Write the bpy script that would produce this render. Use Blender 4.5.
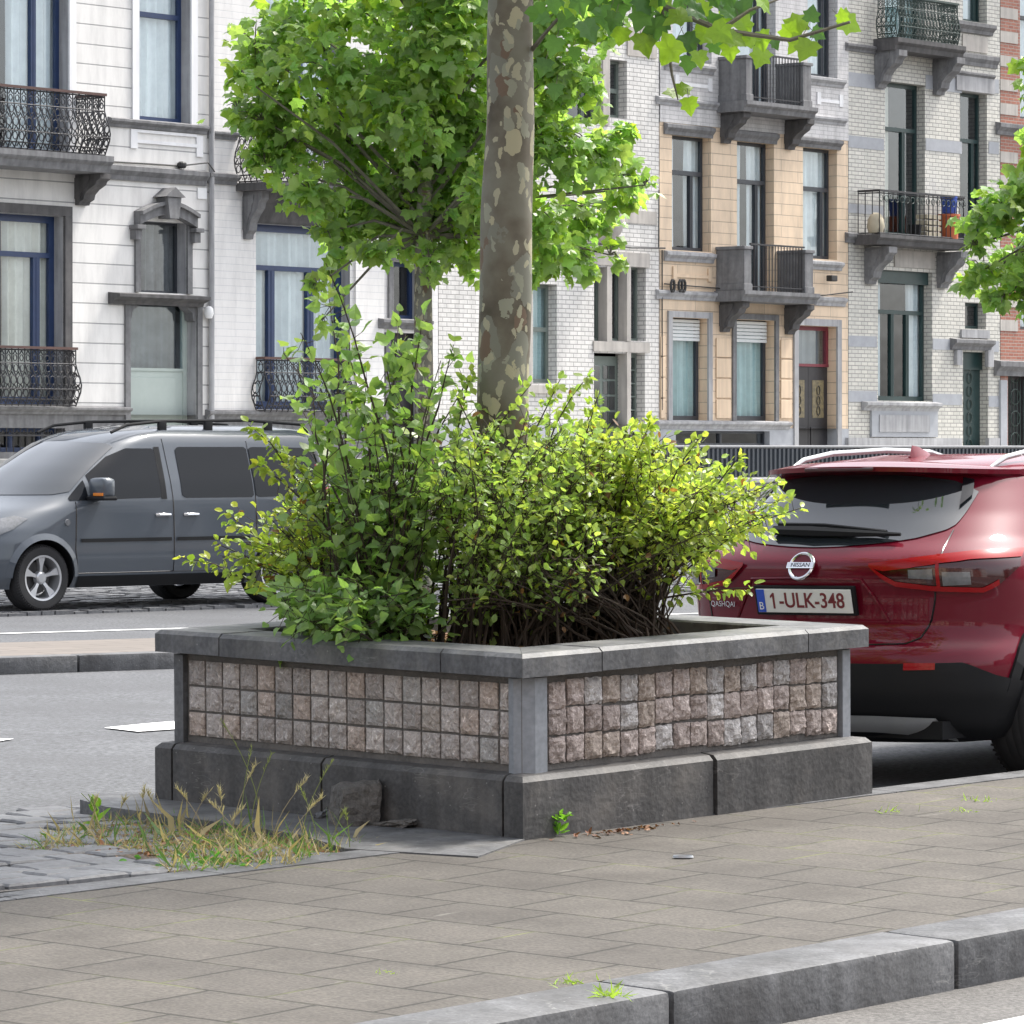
import bpy, bmesh, math, random
import numpy as np
from mathutils import Vector, Matrix
random.seed(7); rng = np.random.default_rng(11)
for o in list(bpy.data.objects): bpy.data.objects.remove(o)
SC = bpy.context.scene
COL = SC.collection
R = math.radians
# ------------------------------------------------------------------ camera, sky, sun, exposure
FPX, HOR, EYE = 4000.0, 450.0, 1.6
cam = bpy.data.cameras.new('camera'); camo = bpy.data.objects.new('camera', cam); COL.objects.link(camo)
camo.location = (0, 0, EYE); camo.rotation_euler = (R(90), 0, 0)
cam.sensor_width = 36; cam.lens = FPX * 36 / 1024; cam.shift_y = -(512 - HOR) / 1024
cam.clip_start = 0.1; cam.clip_end = 3000
SC.camera = camo
world = bpy.data.worlds.new("World"); SC.world = world; world.use_nodes = True
wn = world.node_tree.nodes; wl = world.node_tree.links
bg = wn['Background']
sky = wn.new('ShaderNodeTexSky'); sky.sky_type = 'NISHITA'; sky.sun_disc = False
SUN_EL, SUN_AZ = 58.0, 53.0                 # azimuth from +Y (away from the camera) towards +X
sky.sun_elevation = R(SUN_EL); sky.sun_rotation = R(SUN_AZ)
sky.air_density = 1.0; sky.dust_density = 4.0; sky.ozone_density = 1.0
hs = wn.new('ShaderNodeHueSaturation'); hs.inputs['Saturation'].default_value = 0.34
wl.new(sky.outputs[0], hs.inputs['Color']); wl.new(hs.outputs[0], bg.inputs['Color'])
bg.inputs['Strength'].default_value = 0.15
sl = bpy.data.lights.new('sun', 'SUN'); sl.energy = 2.3; sl.angle = R(9.0); sl.color = (1, 0.95, 0.87)
so = bpy.data.objects.new('sun', sl); COL.objects.link(so)
sd = Vector((math.sin(R(SUN_AZ)) * math.cos(R(SUN_EL)), math.cos(R(SUN_AZ)) * math.cos(R(SUN_EL)), math.sin(R(SUN_EL))))
so.rotation_euler = (-sd).to_track_quat('-Z', 'Y').to_euler(); so.location = (10, 20, 30)
SC.view_settings.view_transform = 'Standard'; SC.view_settings.look = 'None'
SC.view_settings.exposure = 1.42; SC.view_settings.gamma = 1.0
SC.render.resolution_x = SC.render.resolution_y = 1024

# ------------------------------------------------------------------ materials
M = {}
def new_mat(name):
    m = bpy.data.materials.new(name); m.use_nodes = True
    return m, m.node_tree.nodes, m.node_tree.links, m.node_tree.nodes['Principled BSDF']
def ramp(n, stops, interp='LINEAR'):
    r = n.new('ShaderNodeValToRGB'); r.color_ramp.interpolation = interp
    while len(r.color_ramp.elements) > 1: r.color_ramp.elements.remove(r.color_ramp.elements[-1])
    for i, (p, c) in enumerate(stops):
        e = r.color_ramp.elements[0] if i == 0 else r.color_ramp.elements.new(p)
        e.position = p; e.color = (c[0], c[1], c[2], 1)
    return r
def mat(name, c1, c2=None, rough=0.7, metal=0.0, scale=6.0, detail=6, bump=0.0, bscale=60.0, bdist=0.01, coat=0.0, spec=0.5,
        fine=0.0, fscale=120.0, stain=None, stscale=1.2, streak=0.0, specks=None):
    if name in M: return M[name]
    m, n, l, b = new_mat(name)
    b.inputs['Roughness'].default_value = rough; b.inputs['Metallic'].default_value = metal
    b.inputs['Coat Weight'].default_value = coat; b.inputs['Coat Roughness'].default_value = 0.04
    b.inputs['Specular IOR Level'].default_value = spec
    tc = n.new('ShaderNodeTexCoord')
    if c2 is None: c2 = tuple(x * 0.85 for x in c1)
    nz = n.new('ShaderNodeTexNoise'); nz.inputs['Scale'].default_value = scale; nz.inputs['Detail'].default_value = detail
    nz.inputs['Roughness'].default_value = 0.65
    l.new(tc.outputs['Object'], nz.inputs['Vector'])
    r = ramp(n, [(0.32, c2), (0.68, c1)]); l.new(nz.outputs[0], r.inputs[0])
    out = r.outputs[0]
    def mul(a, fac_socket, lo, hi, p0, p1):
        rr = ramp(n, [(p0, (lo,) * 3), (p1, (hi,) * 3)]); l.new(fac_socket, rr.inputs[0])
        mx = n.new('ShaderNodeMixRGB'); mx.blend_type = 'MULTIPLY'; mx.inputs[0].default_value = 1
        l.new(a, mx.inputs[1]); l.new(rr.outputs[0], mx.inputs[2]); return mx.outputs[0]
    if fine:
        nf = n.new('ShaderNodeTexNoise'); nf.inputs['Scale'].default_value = fscale; nf.inputs['Detail'].default_value = 3
        l.new(tc.outputs['Object'], nf.inputs['Vector'])
        out = mul(out, nf.outputs[0], 1 - fine, 1 + fine, 0.35, 0.65)
    if stain:
        ns = n.new('ShaderNodeTexNoise'); ns.inputs['Scale'].default_value = stscale; ns.inputs['Detail'].default_value = 8
        ns.inputs['Roughness'].default_value = 0.7
        l.new(tc.outputs['Object'], ns.inputs['Vector'])
        rr = ramp(n, [(0.48, (0,) * 3), (0.72, (1,) * 3)]); l.new(ns.outputs[0], rr.inputs[0])
        mx = n.new('ShaderNodeMixRGB'); l.new(rr.outputs[0], mx.inputs[0]); l.new(out, mx.inputs[1])
        mx.inputs[2].default_value = (*stain, 1); out = mx.outputs[0]
    if streak:
        mp = n.new('ShaderNodeMapping'); mp.inputs['Scale'].default_value = (3.0, 3.0, 0.25); l.new(tc.outputs['Object'], mp.inputs[0])
        nk = n.new('ShaderNodeTexNoise'); nk.inputs['Scale'].default_value = 3; nk.inputs['Detail'].default_value = 6
        l.new(mp.outputs[0], nk.inputs['Vector'])
        out = mul(out, nk.outputs[0], 1 - streak, 1.0, 0.35, 0.6)
    if specks:
        vo = n.new('ShaderNodeTexVoronoi'); vo.inputs['Scale'].default_value = 31; vo.inputs['Randomness'].default_value = 1; l.new(tc.outputs['Object'], vo.inputs['Vector'])
        lt = n.new('ShaderNodeMath'); lt.operation = 'LESS_THAN'; l.new(vo.outputs['Distance'], lt.inputs[0]); lt.inputs[1].default_value = .11
        sc_ = n.new('ShaderNodeSeparateColor'); l.new(vo.outputs['Color'], sc_.inputs[0]); gt = n.new('ShaderNodeMath'); gt.operation = 'GREATER_THAN'; l.new(sc_.outputs[1], gt.inputs[0]); gt.inputs[1].default_value = .78
        ml = n.new('ShaderNodeMath'); ml.operation = 'MULTIPLY'; l.new(lt.outputs[0], ml.inputs[0]); l.new(gt.outputs[0], ml.inputs[1])
        mp2 = n.new('ShaderNodeMapping'); mp2.inputs['Scale'].default_value = (2, 2, 9); mp2.inputs['Rotation'].default_value = (.5, .4, 0); l.new(tc.outputs['Object'], mp2.inputs[0])
        nq = n.new('ShaderNodeTexNoise'); nq.inputs['Scale'].default_value = 3.2; nq.inputs['Detail'].default_value = 2; l.new(mp2.outputs[0], nq.inputs['Vector'])
        rq = ramp(n, [(.485, (0,) * 3), (.5, (.75,) * 3), (.515, (0,) * 3)]); l.new(nq.outputs[0], rq.inputs[0])
        nm = n.new('ShaderNodeTexNoise'); nm.inputs['Scale'].default_value = 2.7; nm.inputs['Detail'].default_value = 4; l.new(tc.outputs['Object'], nm.inputs['Vector'])
        rm = ramp(n, [(.56, (0,) * 3), (.66, (1,) * 3)]); l.new(nm.outputs[0], rm.inputs[0])
        m2 = n.new('ShaderNodeMath'); m2.operation = 'MULTIPLY'; l.new(rq.outputs[0], m2.inputs[0]); l.new(rm.outputs[0], m2.inputs[1])
        mz = n.new('ShaderNodeMath'); mz.operation = 'MAXIMUM'; l.new(ml.outputs[0], mz.inputs[0]); l.new(m2.outputs[0], mz.inputs[1])
        mk = n.new('ShaderNodeMath'); mk.operation = 'MULTIPLY'; l.new(mz.outputs[0], mk.inputs[0]); mk.inputs[1].default_value = .55
        mx = n.new('ShaderNodeMixRGB'); l.new(mk.outputs[0], mx.inputs[0]); l.new(out, mx.inputs[1]); mx.inputs[2].default_value = (*specks, 1); out = mx.outputs[0]
    l.new(out, b.inputs['Base Color'])
    if bump:
        nb = n.new('ShaderNodeTexNoise'); nb.inputs['Scale'].default_value = bscale; nb.inputs['Detail'].default_value = 5
        l.new(tc.outputs['Object'], nb.inputs['Vector'])
        bp = n.new('ShaderNodeBump'); bp.inputs['Strength'].default_value = bump; bp.inputs['Distance'].default_value = bdist
        l.new(nb.outputs[0], bp.inputs['Height']); l.new(bp.outputs[0], b.inputs['Normal'])
    M[name] = m; return m

def wall_mat(name, c1, c2, mortar, bw, bh, msize, bump=0.5, offs=0.5, streak=0.12, rough=0.6, dirt=0.1, z0=0.0):
    """brick / grooved render in the wall's own x-z plane"""
    m, n, l, b = new_mat(name); b.inputs['Roughness'].default_value = rough
    tc = n.new('ShaderNodeTexCoord'); sp = n.new('ShaderNodeSeparateXYZ'); cb = n.new('ShaderNodeCombineXYZ')
    l.new(tc.outputs['Object'], sp.inputs[0])
    ad = n.new('ShaderNodeMath'); ad.operation = 'ADD'; l.new(sp.outputs[0], ad.inputs[0]); l.new(sp.outputs[1], ad.inputs[1])
    az = n.new('ShaderNodeMath'); az.operation = 'ADD'; l.new(sp.outputs[2], az.inputs[0]); az.inputs[1].default_value = z0
    l.new(ad.outputs[0], cb.inputs[0]); l.new(az.outputs[0], cb.inputs[1])
    bt = n.new('ShaderNodeTexBrick'); l.new(cb.outputs[0], bt.inputs['Vector'])
    bt.inputs['Scale'].default_value = 1; bt.inputs['Brick Width'].default_value = bw; bt.inputs['Row Height'].default_value = bh
    bt.inputs['Mortar Size'].default_value = msize; bt.inputs['Mortar Smooth'].default_value = 0.3; bt.inputs['Bias'].default_value = 0
    bt.offset = offs
    bt.inputs['Color1'].default_value = (*c1, 1); bt.inputs['Color2'].default_value = (*c2, 1); bt.inputs['Mortar'].default_value = (*mortar, 1)
    mp = n.new('ShaderNodeMapping'); mp.inputs['Scale'].default_value = (1.6, 1.6, 0.35); l.new(tc.outputs['Object'], mp.inputs[0])
    nk = n.new('ShaderNodeTexNoise'); nk.inputs['Scale'].default_value = 2; nk.inputs['Detail'].default_value = 9; nk.inputs['Roughness'].default_value = 0.7
    l.new(mp.outputs[0], nk.inputs['Vector'])
    rr = ramp(n, [(0.34, (1 - streak,) * 3), (0.56, (1,) * 3)]); l.new(nk.outputs[0], rr.inputs[0])
    mx = n.new('ShaderNodeMixRGB'); mx.blend_type = 'MULTIPLY'; mx.inputs[0].default_value = 1
    l.new(bt.outputs[0], mx.inputs[1]); l.new(rr.outputs[0], mx.inputs[2]); l.new(mx.outputs[0], b.inputs['Base Color'])
    bp = n.new('ShaderNodeBump'); bp.inputs['Strength'].default_value = bump; bp.inputs['Distance'].default_value = 0.012; bp.invert = True
    l.new(bt.outputs['Fac'], bp.inputs['Height']); l.new(bp.outputs[0], b.inputs['Normal'])
    M[name] = m; return m

def glass_mat(name, tint, refl=0.35):
    m, n, l, b = new_mat(name); n.remove(b)
    tr = n.new('ShaderNodeBsdfTransparent'); tr.inputs[0].default_value = (*tint, 1)
    gl = n.new('ShaderNodeBsdfGlossy'); gl.inputs['Roughness'].default_value = 0.03; gl.inputs[0].default_value = (0.9, 0.95, 1, 1)
    nz = n.new('ShaderNodeTexNoise'); nz.inputs['Scale'].default_value = 1.3
    tc = n.new('ShaderNodeTexCoord'); l.new(tc.outputs['Object'], nz.inputs['Vector'])
    bp = n.new('ShaderNodeBump'); bp.inputs['Strength'].default_value = 0.15; bp.inputs['Distance'].default_value = 0.03
    l.new(nz.outputs[0], bp.inputs['Height']); l.new(bp.outputs[0], gl.inputs['Normal'])
    fr = n.new('ShaderNodeLayerWeight'); fr.inputs[0].default_value = .5
    pw = n.new('ShaderNodeMath'); pw.operation = 'POWER'; pw.inputs[1].default_value = 4.0; l.new(fr.outputs['Facing'], pw.inputs[0])
    ad = n.new('ShaderNodeMath'); ad.operation = 'MULTIPLY_ADD'; ad.inputs[1].default_value = .85; ad.inputs[2].default_value = .03 + refl * 0.4
    l.new(pw.outputs[0], ad.inputs[0])
    mx = n.new('ShaderNodeMixShader'); l.new(ad.outputs[0], mx.inputs[0]); l.new(tr.outputs[0], mx.inputs[1]); l.new(gl.outputs[0], mx.inputs[2])
    l.new(mx.outputs[0], n['Material Output'].inputs[0]); M[name] = m; return m

def leaf_mat(name, transl=0.45, rough=0.42):
    m, n, l, b = new_mat(name)
    at = n.new('ShaderNodeAttribute'); at.attribute_name = 'Col'
    l.new(at.outputs[0], b.inputs['Base Color']); b.inputs['Roughness'].default_value = rough; b.inputs['Specular IOR Level'].default_value = 0.5
    tl = n.new('ShaderNodeBsdfTranslucent'); hsv = n.new('ShaderNodeMixRGB'); hsv.blend_type = 'MULTIPLY'; hsv.inputs[0].default_value = 1
    l.new(at.outputs[0], hsv.inputs[1]); hsv.inputs[2].default_value = (2.2, 2.2, 1.1, 1); l.new(hsv.outputs[0], tl.inputs[0])
    mx = n.new('ShaderNodeMixShader'); mx.inputs[0].default_value = transl
    l.new(b.outputs[0], mx.inputs[1]); l.new(tl.outputs[0], mx.inputs[2]); l.new(mx.outputs[0], n['Material Output'].inputs[0])
    M[name] = m; return m

def attr_mat(name, rough=0.8, bump=1.0, bscale=38, bdist=0.02, veins=True):
    """stone whose tint comes from each tile's own colour"""
    m, n, l, b = new_mat(name); b.inputs['Roughness'].default_value = rough
    at = n.new('ShaderNodeAttribute'); at.attribute_name = 'Col'
    tc = n.new('ShaderNodeTexCoord')
    nz = n.new('ShaderNodeTexNoise'); nz.inputs['Scale'].default_value = 24; nz.inputs['Detail'].default_value = 9; nz.inputs['Roughness'].default_value = .75; nz.inputs['Distortion'].default_value = 2.5
    l.new(tc.outputs['Object'], nz.inputs['Vector'])
    rr = ramp(n, [(0.33, (0.38, 0.34, 0.32)), (0.45, (.85, .83, .82)), (0.56, (1.0, 0.97, .95)), (0.66, (1.9, 1.95, 2.0))]); l.new(nz.outputs[0], rr.inputs[0])
    mx = n.new('ShaderNodeMixRGB'); mx.blend_type = 'MULTIPLY'; mx.inputs[0].default_value = 1
    l.new(at.outputs[0], mx.inputs[1]); l.new(rr.outputs[0], mx.inputs[2]); l.new(mx.outputs[0], b.inputs['Base Color'])
    nb = n.new('ShaderNodeTexNoise'); nb.inputs['Scale'].default_value = bscale; nb.inputs['Detail'].default_value = 6
    l.new(tc.outputs['Object'], nb.inputs['Vector'])
    bp = n.new('ShaderNodeBump'); bp.inputs['Strength'].default_value = bump; bp.inputs['Distance'].default_value = bdist
    l.new(nb.outputs[0], bp.inputs['Height']); l.new(bp.outputs[0], b.inputs['Normal'])
    M[name] = m; return m

# setting
mat('ground_dirt', (.18, .17, .15), (.12, .11, .1), rough=.95)
mat('asphalt', (.086, .09, .098), (.068, .071, .078), rough=.85, scale=1.2, fine=.45, fscale=34, bump=.6, bscale=60, bdist=.01, stain=(.06, .062, .068), stscale=.5)
mat('near_asphalt', (.115, .11, .105), (.08, .077, .074), rough=.9, scale=2, fine=.3, fscale=60, bump=.6, bscale=70, bdist=.01)
mat('road_paint', (.8, .8, .8), (.66, .66, .66), rough=.6, scale=9)
mat('bluestone', (.13, .132, .138), (.075, .077, .082), rough=.6, scale=5, fine=.2, fscale=50, bump=.5, bscale=30, bdist=.006, stain=(.17, .165, .155), stscale=3, streak=.4, specks=(.3, .3, .29))
mat('bluestone_dark', (.092, .089, .087), (.050, .049, .050), rough=.65, scale=4, fine=.2, fscale=60, bump=.55, bscale=30, bdist=.007, stain=(.135, .125, .115), stscale=3.5, streak=.4, specks=(.26, .25, .24))
mat('bluestone_light', (.25, .265, .29), (.19, .205, .225), rough=.55, scale=6, fine=.1, fscale=40, bump=.3, bscale=40, bdist=.003, specks=(.4, .4, .4))
mat('kerb_stone', (.13, .133, .14), (.065, .067, .072), rough=.65, scale=3, fine=.2, fscale=90, bump=.6, bscale=30, bdist=.007, stain=(.05, .049, .05), stscale=2.2, streak=.35, specks=(.28, .28, .27))
mat('mortar', (.15, .14, .13), (.10, .095, .09), rough=.95, scale=10, bump=.6, bscale=80)
mat('dirt', (.13, .10, .075), (.06, .048, .038), rough=1, scale=14, bump=1, bscale=50, bdist=.02, fine=.3)
mat('soil', (.06, .04, .03), (.03, .022, .017), rough=1, scale=12, bump=1, bscale=40, bdist=.03)
mat('cobble', (.13, .134, .142), (.08, .081, .087), rough=.6, scale=3, fine=.15, fscale=40, bump=.5, bscale=30, bdist=.01)
mat('loose_stone', (.13, .12, .11), (.07, .066, .062), rough=.85, scale=9, fine=.2, bump=.9, bscale=25, bdist=.02)
attr_mat('tile_stone')
# facades
wall_mat('render_white', (.75, .735, .71), (.71, .695, .675), (.36, .36, .36), 60, .345, .012, bump=.8, offs=0, streak=.18)
wall_mat('render_smooth', (.75, .735, .715), (.72, .705, .69), (.58, .58, .585), 1.1, .13, .006, bump=.3, streak=.16)
wall_mat('glazed_brick_white', (.72, .70, .67), (.64, .625, .60), (.36, .35, .34), .24, .088, .011, bump=.5, streak=.22, rough=.4)
wall_mat('glazed_brick_cream', (.62, .60, .54), (.52, .51, .465), (.30, .29, .27), .24, .088, .012, bump=.5, streak=.15, rough=.4)
wall_mat('yellow_block', (.74, .58, .42), (.70, .545, .39), (.42, .33, .25), 1.2, .235, .008, bump=.7, streak=.2)
wall_mat('white_brick_painted', (.62, .61, .605), (.61, .595, .595), (.47, .46, .46), .3, .09, .01, bump=.4, streak=.28)
wall_mat('red_brick', (.30, .10, .065), (.36, .14, .09), (.33, .27, .23), .22, .075, .01, bump=.5, streak=.2)
mat('stone_grey', (.22, .22, .225), (.15, .15, .155), rough=.75, scale=3, fine=.08, fscale=14, streak=.3)
mat('stone_light', (.42, .42, .43), (.33, .33, .34), rough=.75, scale=3, streak=.3)
mat('stone_dark', (.12, .115, .115), (.07, .068, .07), rough=.8, scale=3, streak=.3)
mat('stone_beige', (.50, .47, .43), (.42, .39, .36), rough=.75, scale=3, streak=.2)
mat('white_trim', (.80, .80, .81), (.74, .74, .75), rough=.6, scale=2, streak=.1)
mat('yellow_trim', (.72, .56, .40), (.68, .52, .37), rough=.7, scale=3, streak=.15)
mat('band_bluegrey', (.38, .395, .42), (.31, .32, .345), rough=.7, scale=4)
mat('frame_blue', (.022, .045, .12), (.017, .036, .098), rough=.4)
mat('frame_grey', (.045, .05, .06), (.035, .04, .05), rough=.4)
mat('frame_green', (.018, .045, .045), (.012, .035, .035), rough=.35)
mat('frame_sage', (.17, .20, .18), (.14, .17, .15), rough=.45)
mat('door_pale', (.42, .48, .45), (.39, .45, .42), rough=.5)
mat('door_dark', (.028, .026, .03), (.018, .017, .02), rough=.4)
mat('frame_red', (.20, .03, .045), (.16, .02, .035), rough=.4)
mat('iron', (.014, .015, .02), (.02, .018, .02), rough=.45)
mat('iron_green', (.035, .06, .05), (.02, .035, .03), rough=.5)
mat('iron_rail_rust', (.10, .05, .04), (.07, .035, .03), rough=.6)
mat('railing_paint', (.035, .045, .06), (.03, .038, .05), rough=.4)
mat('curtain', (.78, .82, .82), (.66, .70, .71), rough=.95, scale=5)
mat('curtain_cream', (.76, .74, .66), (.64, .62, .55), rough=.95, scale=5)
mat('curtain_teal', (.46, .62, .61), (.38, .52, .52), rough=.95, scale=5)
mat('shutter', (.70, .72, .72), (.64, .66, .66), rough=.5)
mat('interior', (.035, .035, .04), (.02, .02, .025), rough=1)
mat('brass_glass', (.25, .2, .1), (.08, .07, .05), rough=.3, scale=14)
glass_mat('window_glass', (.88, .93, .95), .25)
glass_mat('dark_glass', (.28, .33, .35), .45)
mat('zinc', (.13, .135, .145), (.10, .105, .11), rough=.5)
mat('cable', (.03, .03, .03), rough=.6)
mat('concrete', (.42, .42, .41), (.33, .33, .32), rough=.9, scale=3, streak=.2)
mat('roof_tile', (.09, .085, .09), (.06, .055, .06), rough=.8)
# vegetation
leaf_mat('leaf_plane', .5, .38); leaf_mat('leaf_shrub', .42, .38); leaf_mat('grass_blade', .35, .6); leaf_mat('dead_leaf', .1, .8)
mat('stalk_green', (.18, .22, .06), rough=.7); mat('twig', (.06, .042, .03), (.03, .022, .016), rough=.9)
mat('bark_far', (.17, .16, .12), (.10, .09, .07), rough=.9, scale=9, bump=.4)
# vehicles
mat('paint_red', (.125, .0035, .015), (.12, .0035, .014), rough=.6, metal=0, coat=.7, scale=2, spec=.05)
mat('paint_grey', (.066, .078, .095), (.062, .073, .089), rough=.45, metal=.1, coat=.9, scale=2, spec=.2)
mat('plastic_black', (.010, .0105, .012), (.008, .0085, .010), rough=.55, spec=.22)
mat('plastic_gloss', (.006, .006, .008), (.006, .006, .008), rough=.12)
mat('car_glass', (.005, .006, .008), (.005, .006, .008), rough=.02, spec=.26)
mat('wind_glass', (.02, .025, .03), (.02, .025, .03), rough=.03, spec=1.0, coat=.6)
mat('rear_glass', (.02, .024, .028), (.02, .024, .028), rough=.04, spec=.8, coat=.5)
mat('chrome', (.75, .76, .78), (.7, .7, .72), rough=.12, metal=1)
glass_mat('tinted_glass', (.34, .38, .40), .28); mat('seat_cloth', (.06, .062, .07), (.04, .042, .05), rough=.9)
mat('alloy', (.55, .56, .58), (.5, .51, .53), rough=.3, metal=.7)
mat('satin_silver', (.38, .39, .40), (.33, .34, .35), rough=.35, metal=.5)
mat('rubber', (.022, .022, .024), (.015, .015, .016), rough=.8, scale=20)
mat('lamp_red', (.27, .004, .008), (.25, .004, .006), rough=.2, coat=.3, spec=.2)
mat('lamp_dark_red', (.045, .003, .005), (.04, .003, .004), rough=.12, coat=.5)
mat('lamp_clear', (.17, .175, .19), (.09, .095, .10), rough=.15, coat=.6, scale=14)
mat('indicator_orange', (.7, .22, .02), (.6, .18, .02), rough=.2)
mat('plate_white', (.72, .72, .70), (.70, .70, .68), rough=.4)
mat('plate_blue', (.02, .08, .5), (.02, .08, .5), rough=.4)
mat('plate_text', (.16, .015, .02), (.16, .015, .02), rough=.5)
mat('text_white', (.8, .8, .8), (.8, .8, .8), rough=.4)
mat('sign_white', (.8, .8, .8), (.75, .75, .75), rough=.4)
mat('tub_orange', (.5, .12, .04), rough=.5); mat('tub_blue', (.03, .08, .4), rough=.5); mat('cloth_white', (.7, .72, .72), rough=.9); mat('cloth_beige', (.45, .40, .3), rough=.9)

# paving with joints in the pavement's own axes
def paving_mat():
    m, n, l, b = new_mat('paving'); b.inputs['Roughness'].default_value = .85
    tc = n.new('ShaderNodeTexCoord')
    nw = n.new('ShaderNodeTexNoise'); nw.inputs['Scale'].default_value = 2.2; l.new(tc.outputs['Object'], nw.inputs['Vector'])
    rt = n.new('ShaderNodeMapping'); rt.inputs['Rotation'].default_value = (0, 0, math.radians(86)); rt.inputs['Location'].default_value = (.1, .22, 0)
    sc = n.new('ShaderNodeVectorMath'); sc.operation = 'MULTIPLY_ADD'; l.new(nw.outputs['Color'], sc.inputs[0]); sc.inputs[1].default_value = (.03, .03, 0)
    l.new(tc.outputs['Object'], sc.inputs[2])
    l.new(sc.outputs[0], rt.inputs[0]); bt = n.new('ShaderNodeTexBrick'); l.new(rt.outputs[0], bt.inputs['Vector'])
    bt.inputs['Scale'].default_value = 1; bt.inputs['Brick Width'].default_value = .42; bt.inputs['Row Height'].default_value = .37
    bt.inputs['Mortar Size'].default_value = .0072; bt.inputs['Mortar Smooth'].default_value = .25; bt.offset = .5; bt.inputs['Bias'].default_value = 0
    bt.inputs['Color1'].default_value = (.077, .069, .060, 1); bt.inputs['Color2'].default_value = (.064, .057, .050, 1)
    bt.inputs['Mortar'].default_value = (.02, .018, .013, 1)
    nf = n.new('ShaderNodeTexNoise'); nf.inputs['Scale'].default_value = 75; nf.inputs['Detail'].default_value = 3; l.new(tc.outputs['Object'], nf.inputs['Vector'])
    r1 = ramp(n, [(.32, (.70,) * 3), (.68, (1.30,) * 3)]); l.new(nf.outputs[0], r1.inputs[0])
    nl = n.new('ShaderNodeTexNoise'); nl.inputs['Scale'].default_value = 1.6; nl.inputs['Detail'].default_value = 7; nl.inputs['Roughness'].default_value = .65; l.new(tc.outputs['Object'], nl.inputs['Vector'])
    r2 = ramp(n, [(.3, (.6, .58, .56)), (.5, (.95, .95, .94)), (.7, (1.28, 1.27, 1.25))]); l.new(nl.outputs[0], r2.inputs[0])
    a = n.new('ShaderNodeMixRGB'); a.blend_type = 'MULTIPLY'; a.inputs[0].default_value = 1; l.new(bt.outputs[0], a.inputs[1]); l.new(r1.outputs[0], a.inputs[2])
    c = n.new('ShaderNodeMixRGB'); c.blend_type = 'MULTIPLY'; c.inputs[0].default_value = 1; l.new(a.outputs[0], c.inputs[1]); l.new(r2.outputs[0], c.inputs[2])
    # scuffs: thin pale marks
    mp = n.new('ShaderNodeMapping'); mp.inputs['Scale'].default_value = (1.2, 7, 1); mp.inputs['Rotation'].default_value = (0, 0, .6); l.new(tc.outputs['Object'], mp.inputs[0])
    nsx = n.new('ShaderNodeTexNoise'); nsx.inputs['Scale'].default_value = 2.4; nsx.inputs['Detail'].default_value = 4; l.new(mp.outputs[0], nsx.inputs['Vector'])
    r3 = ramp(n, [(.70, (0,) * 3), (.78, (.5,) * 3)]); l.new(nsx.outputs[0], r3.inputs[0])
    d = n.new('ShaderNodeMixRGB'); l.new(r3.outputs[0], d.inputs[0]); l.new(c.outputs[0], d.inputs[1]); d.inputs[2].default_value = (.2, .19, .17, 1)
    # moss in the joints
    r4 = ramp(n, [(.5, (0,) * 3), (.62, (.8,) * 3)]); l.new(nl.outputs[0], r4.inputs[0])
    mm = n.new('ShaderNodeMath'); mm.operation = 'MULTIPLY'; l.new(r4.outputs[0], mm.inputs[0]); l.new(bt.outputs['Fac'], mm.inputs[1])
    e = n.new('ShaderNodeMixRGB'); l.new(mm.outputs[0], e.inputs[0]); l.new(d.outputs[0], e.inputs[1]); e.inputs[2].default_value = (.14, .15, .06, 1)
    l.new(e.outputs[0], b.inputs['Base Color'])
    b1 = n.new('ShaderNodeBump'); b1.invert = True; b1.inputs['Strength'].default_value = .8; b1.inputs['Distance'].default_value = .012; l.new(bt.outputs['Fac'], b1.inputs['Height'])
    b2 = n.new('ShaderNodeBump'); b2.inputs['Strength'].default_value = .4; b2.inputs['Distance'].default_value = .004; l.new(nf.outputs[0], b2.inputs['Height']); l.new(b1.outputs[0], b2.inputs['Normal'])
    l.new(b2.outputs[0], b.inputs['Normal']); M['paving'] = m
paving_mat()
def paver_mat():
    wall = None
    m, n, l, b = new_mat('small_pavers'); b.inputs['Roughness'].default_value = .85
    tc = n.new('ShaderNodeTexCoord'); bt = n.new('ShaderNodeTexBrick'); l.new(tc.outputs['Object'], bt.inputs['Vector'])
    bt.inputs['Scale'].default_value = 1; bt.inputs['Brick Width'].default_value = .6; bt.inputs['Row Height'].default_value = .3; bt.inputs['Mortar Size'].default_value = .01
    bt.inputs['Color1'].default_value = (.15, .13, .115, 1); bt.inputs['Color2'].default_value = (.125, .11, .097, 1); bt.inputs['Mortar'].default_value = (.08, .07, .06, 1)
    l.new(bt.outputs[0], b.inputs['Base Color']); M['small_pavers'] = m
paver_mat()
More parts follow.
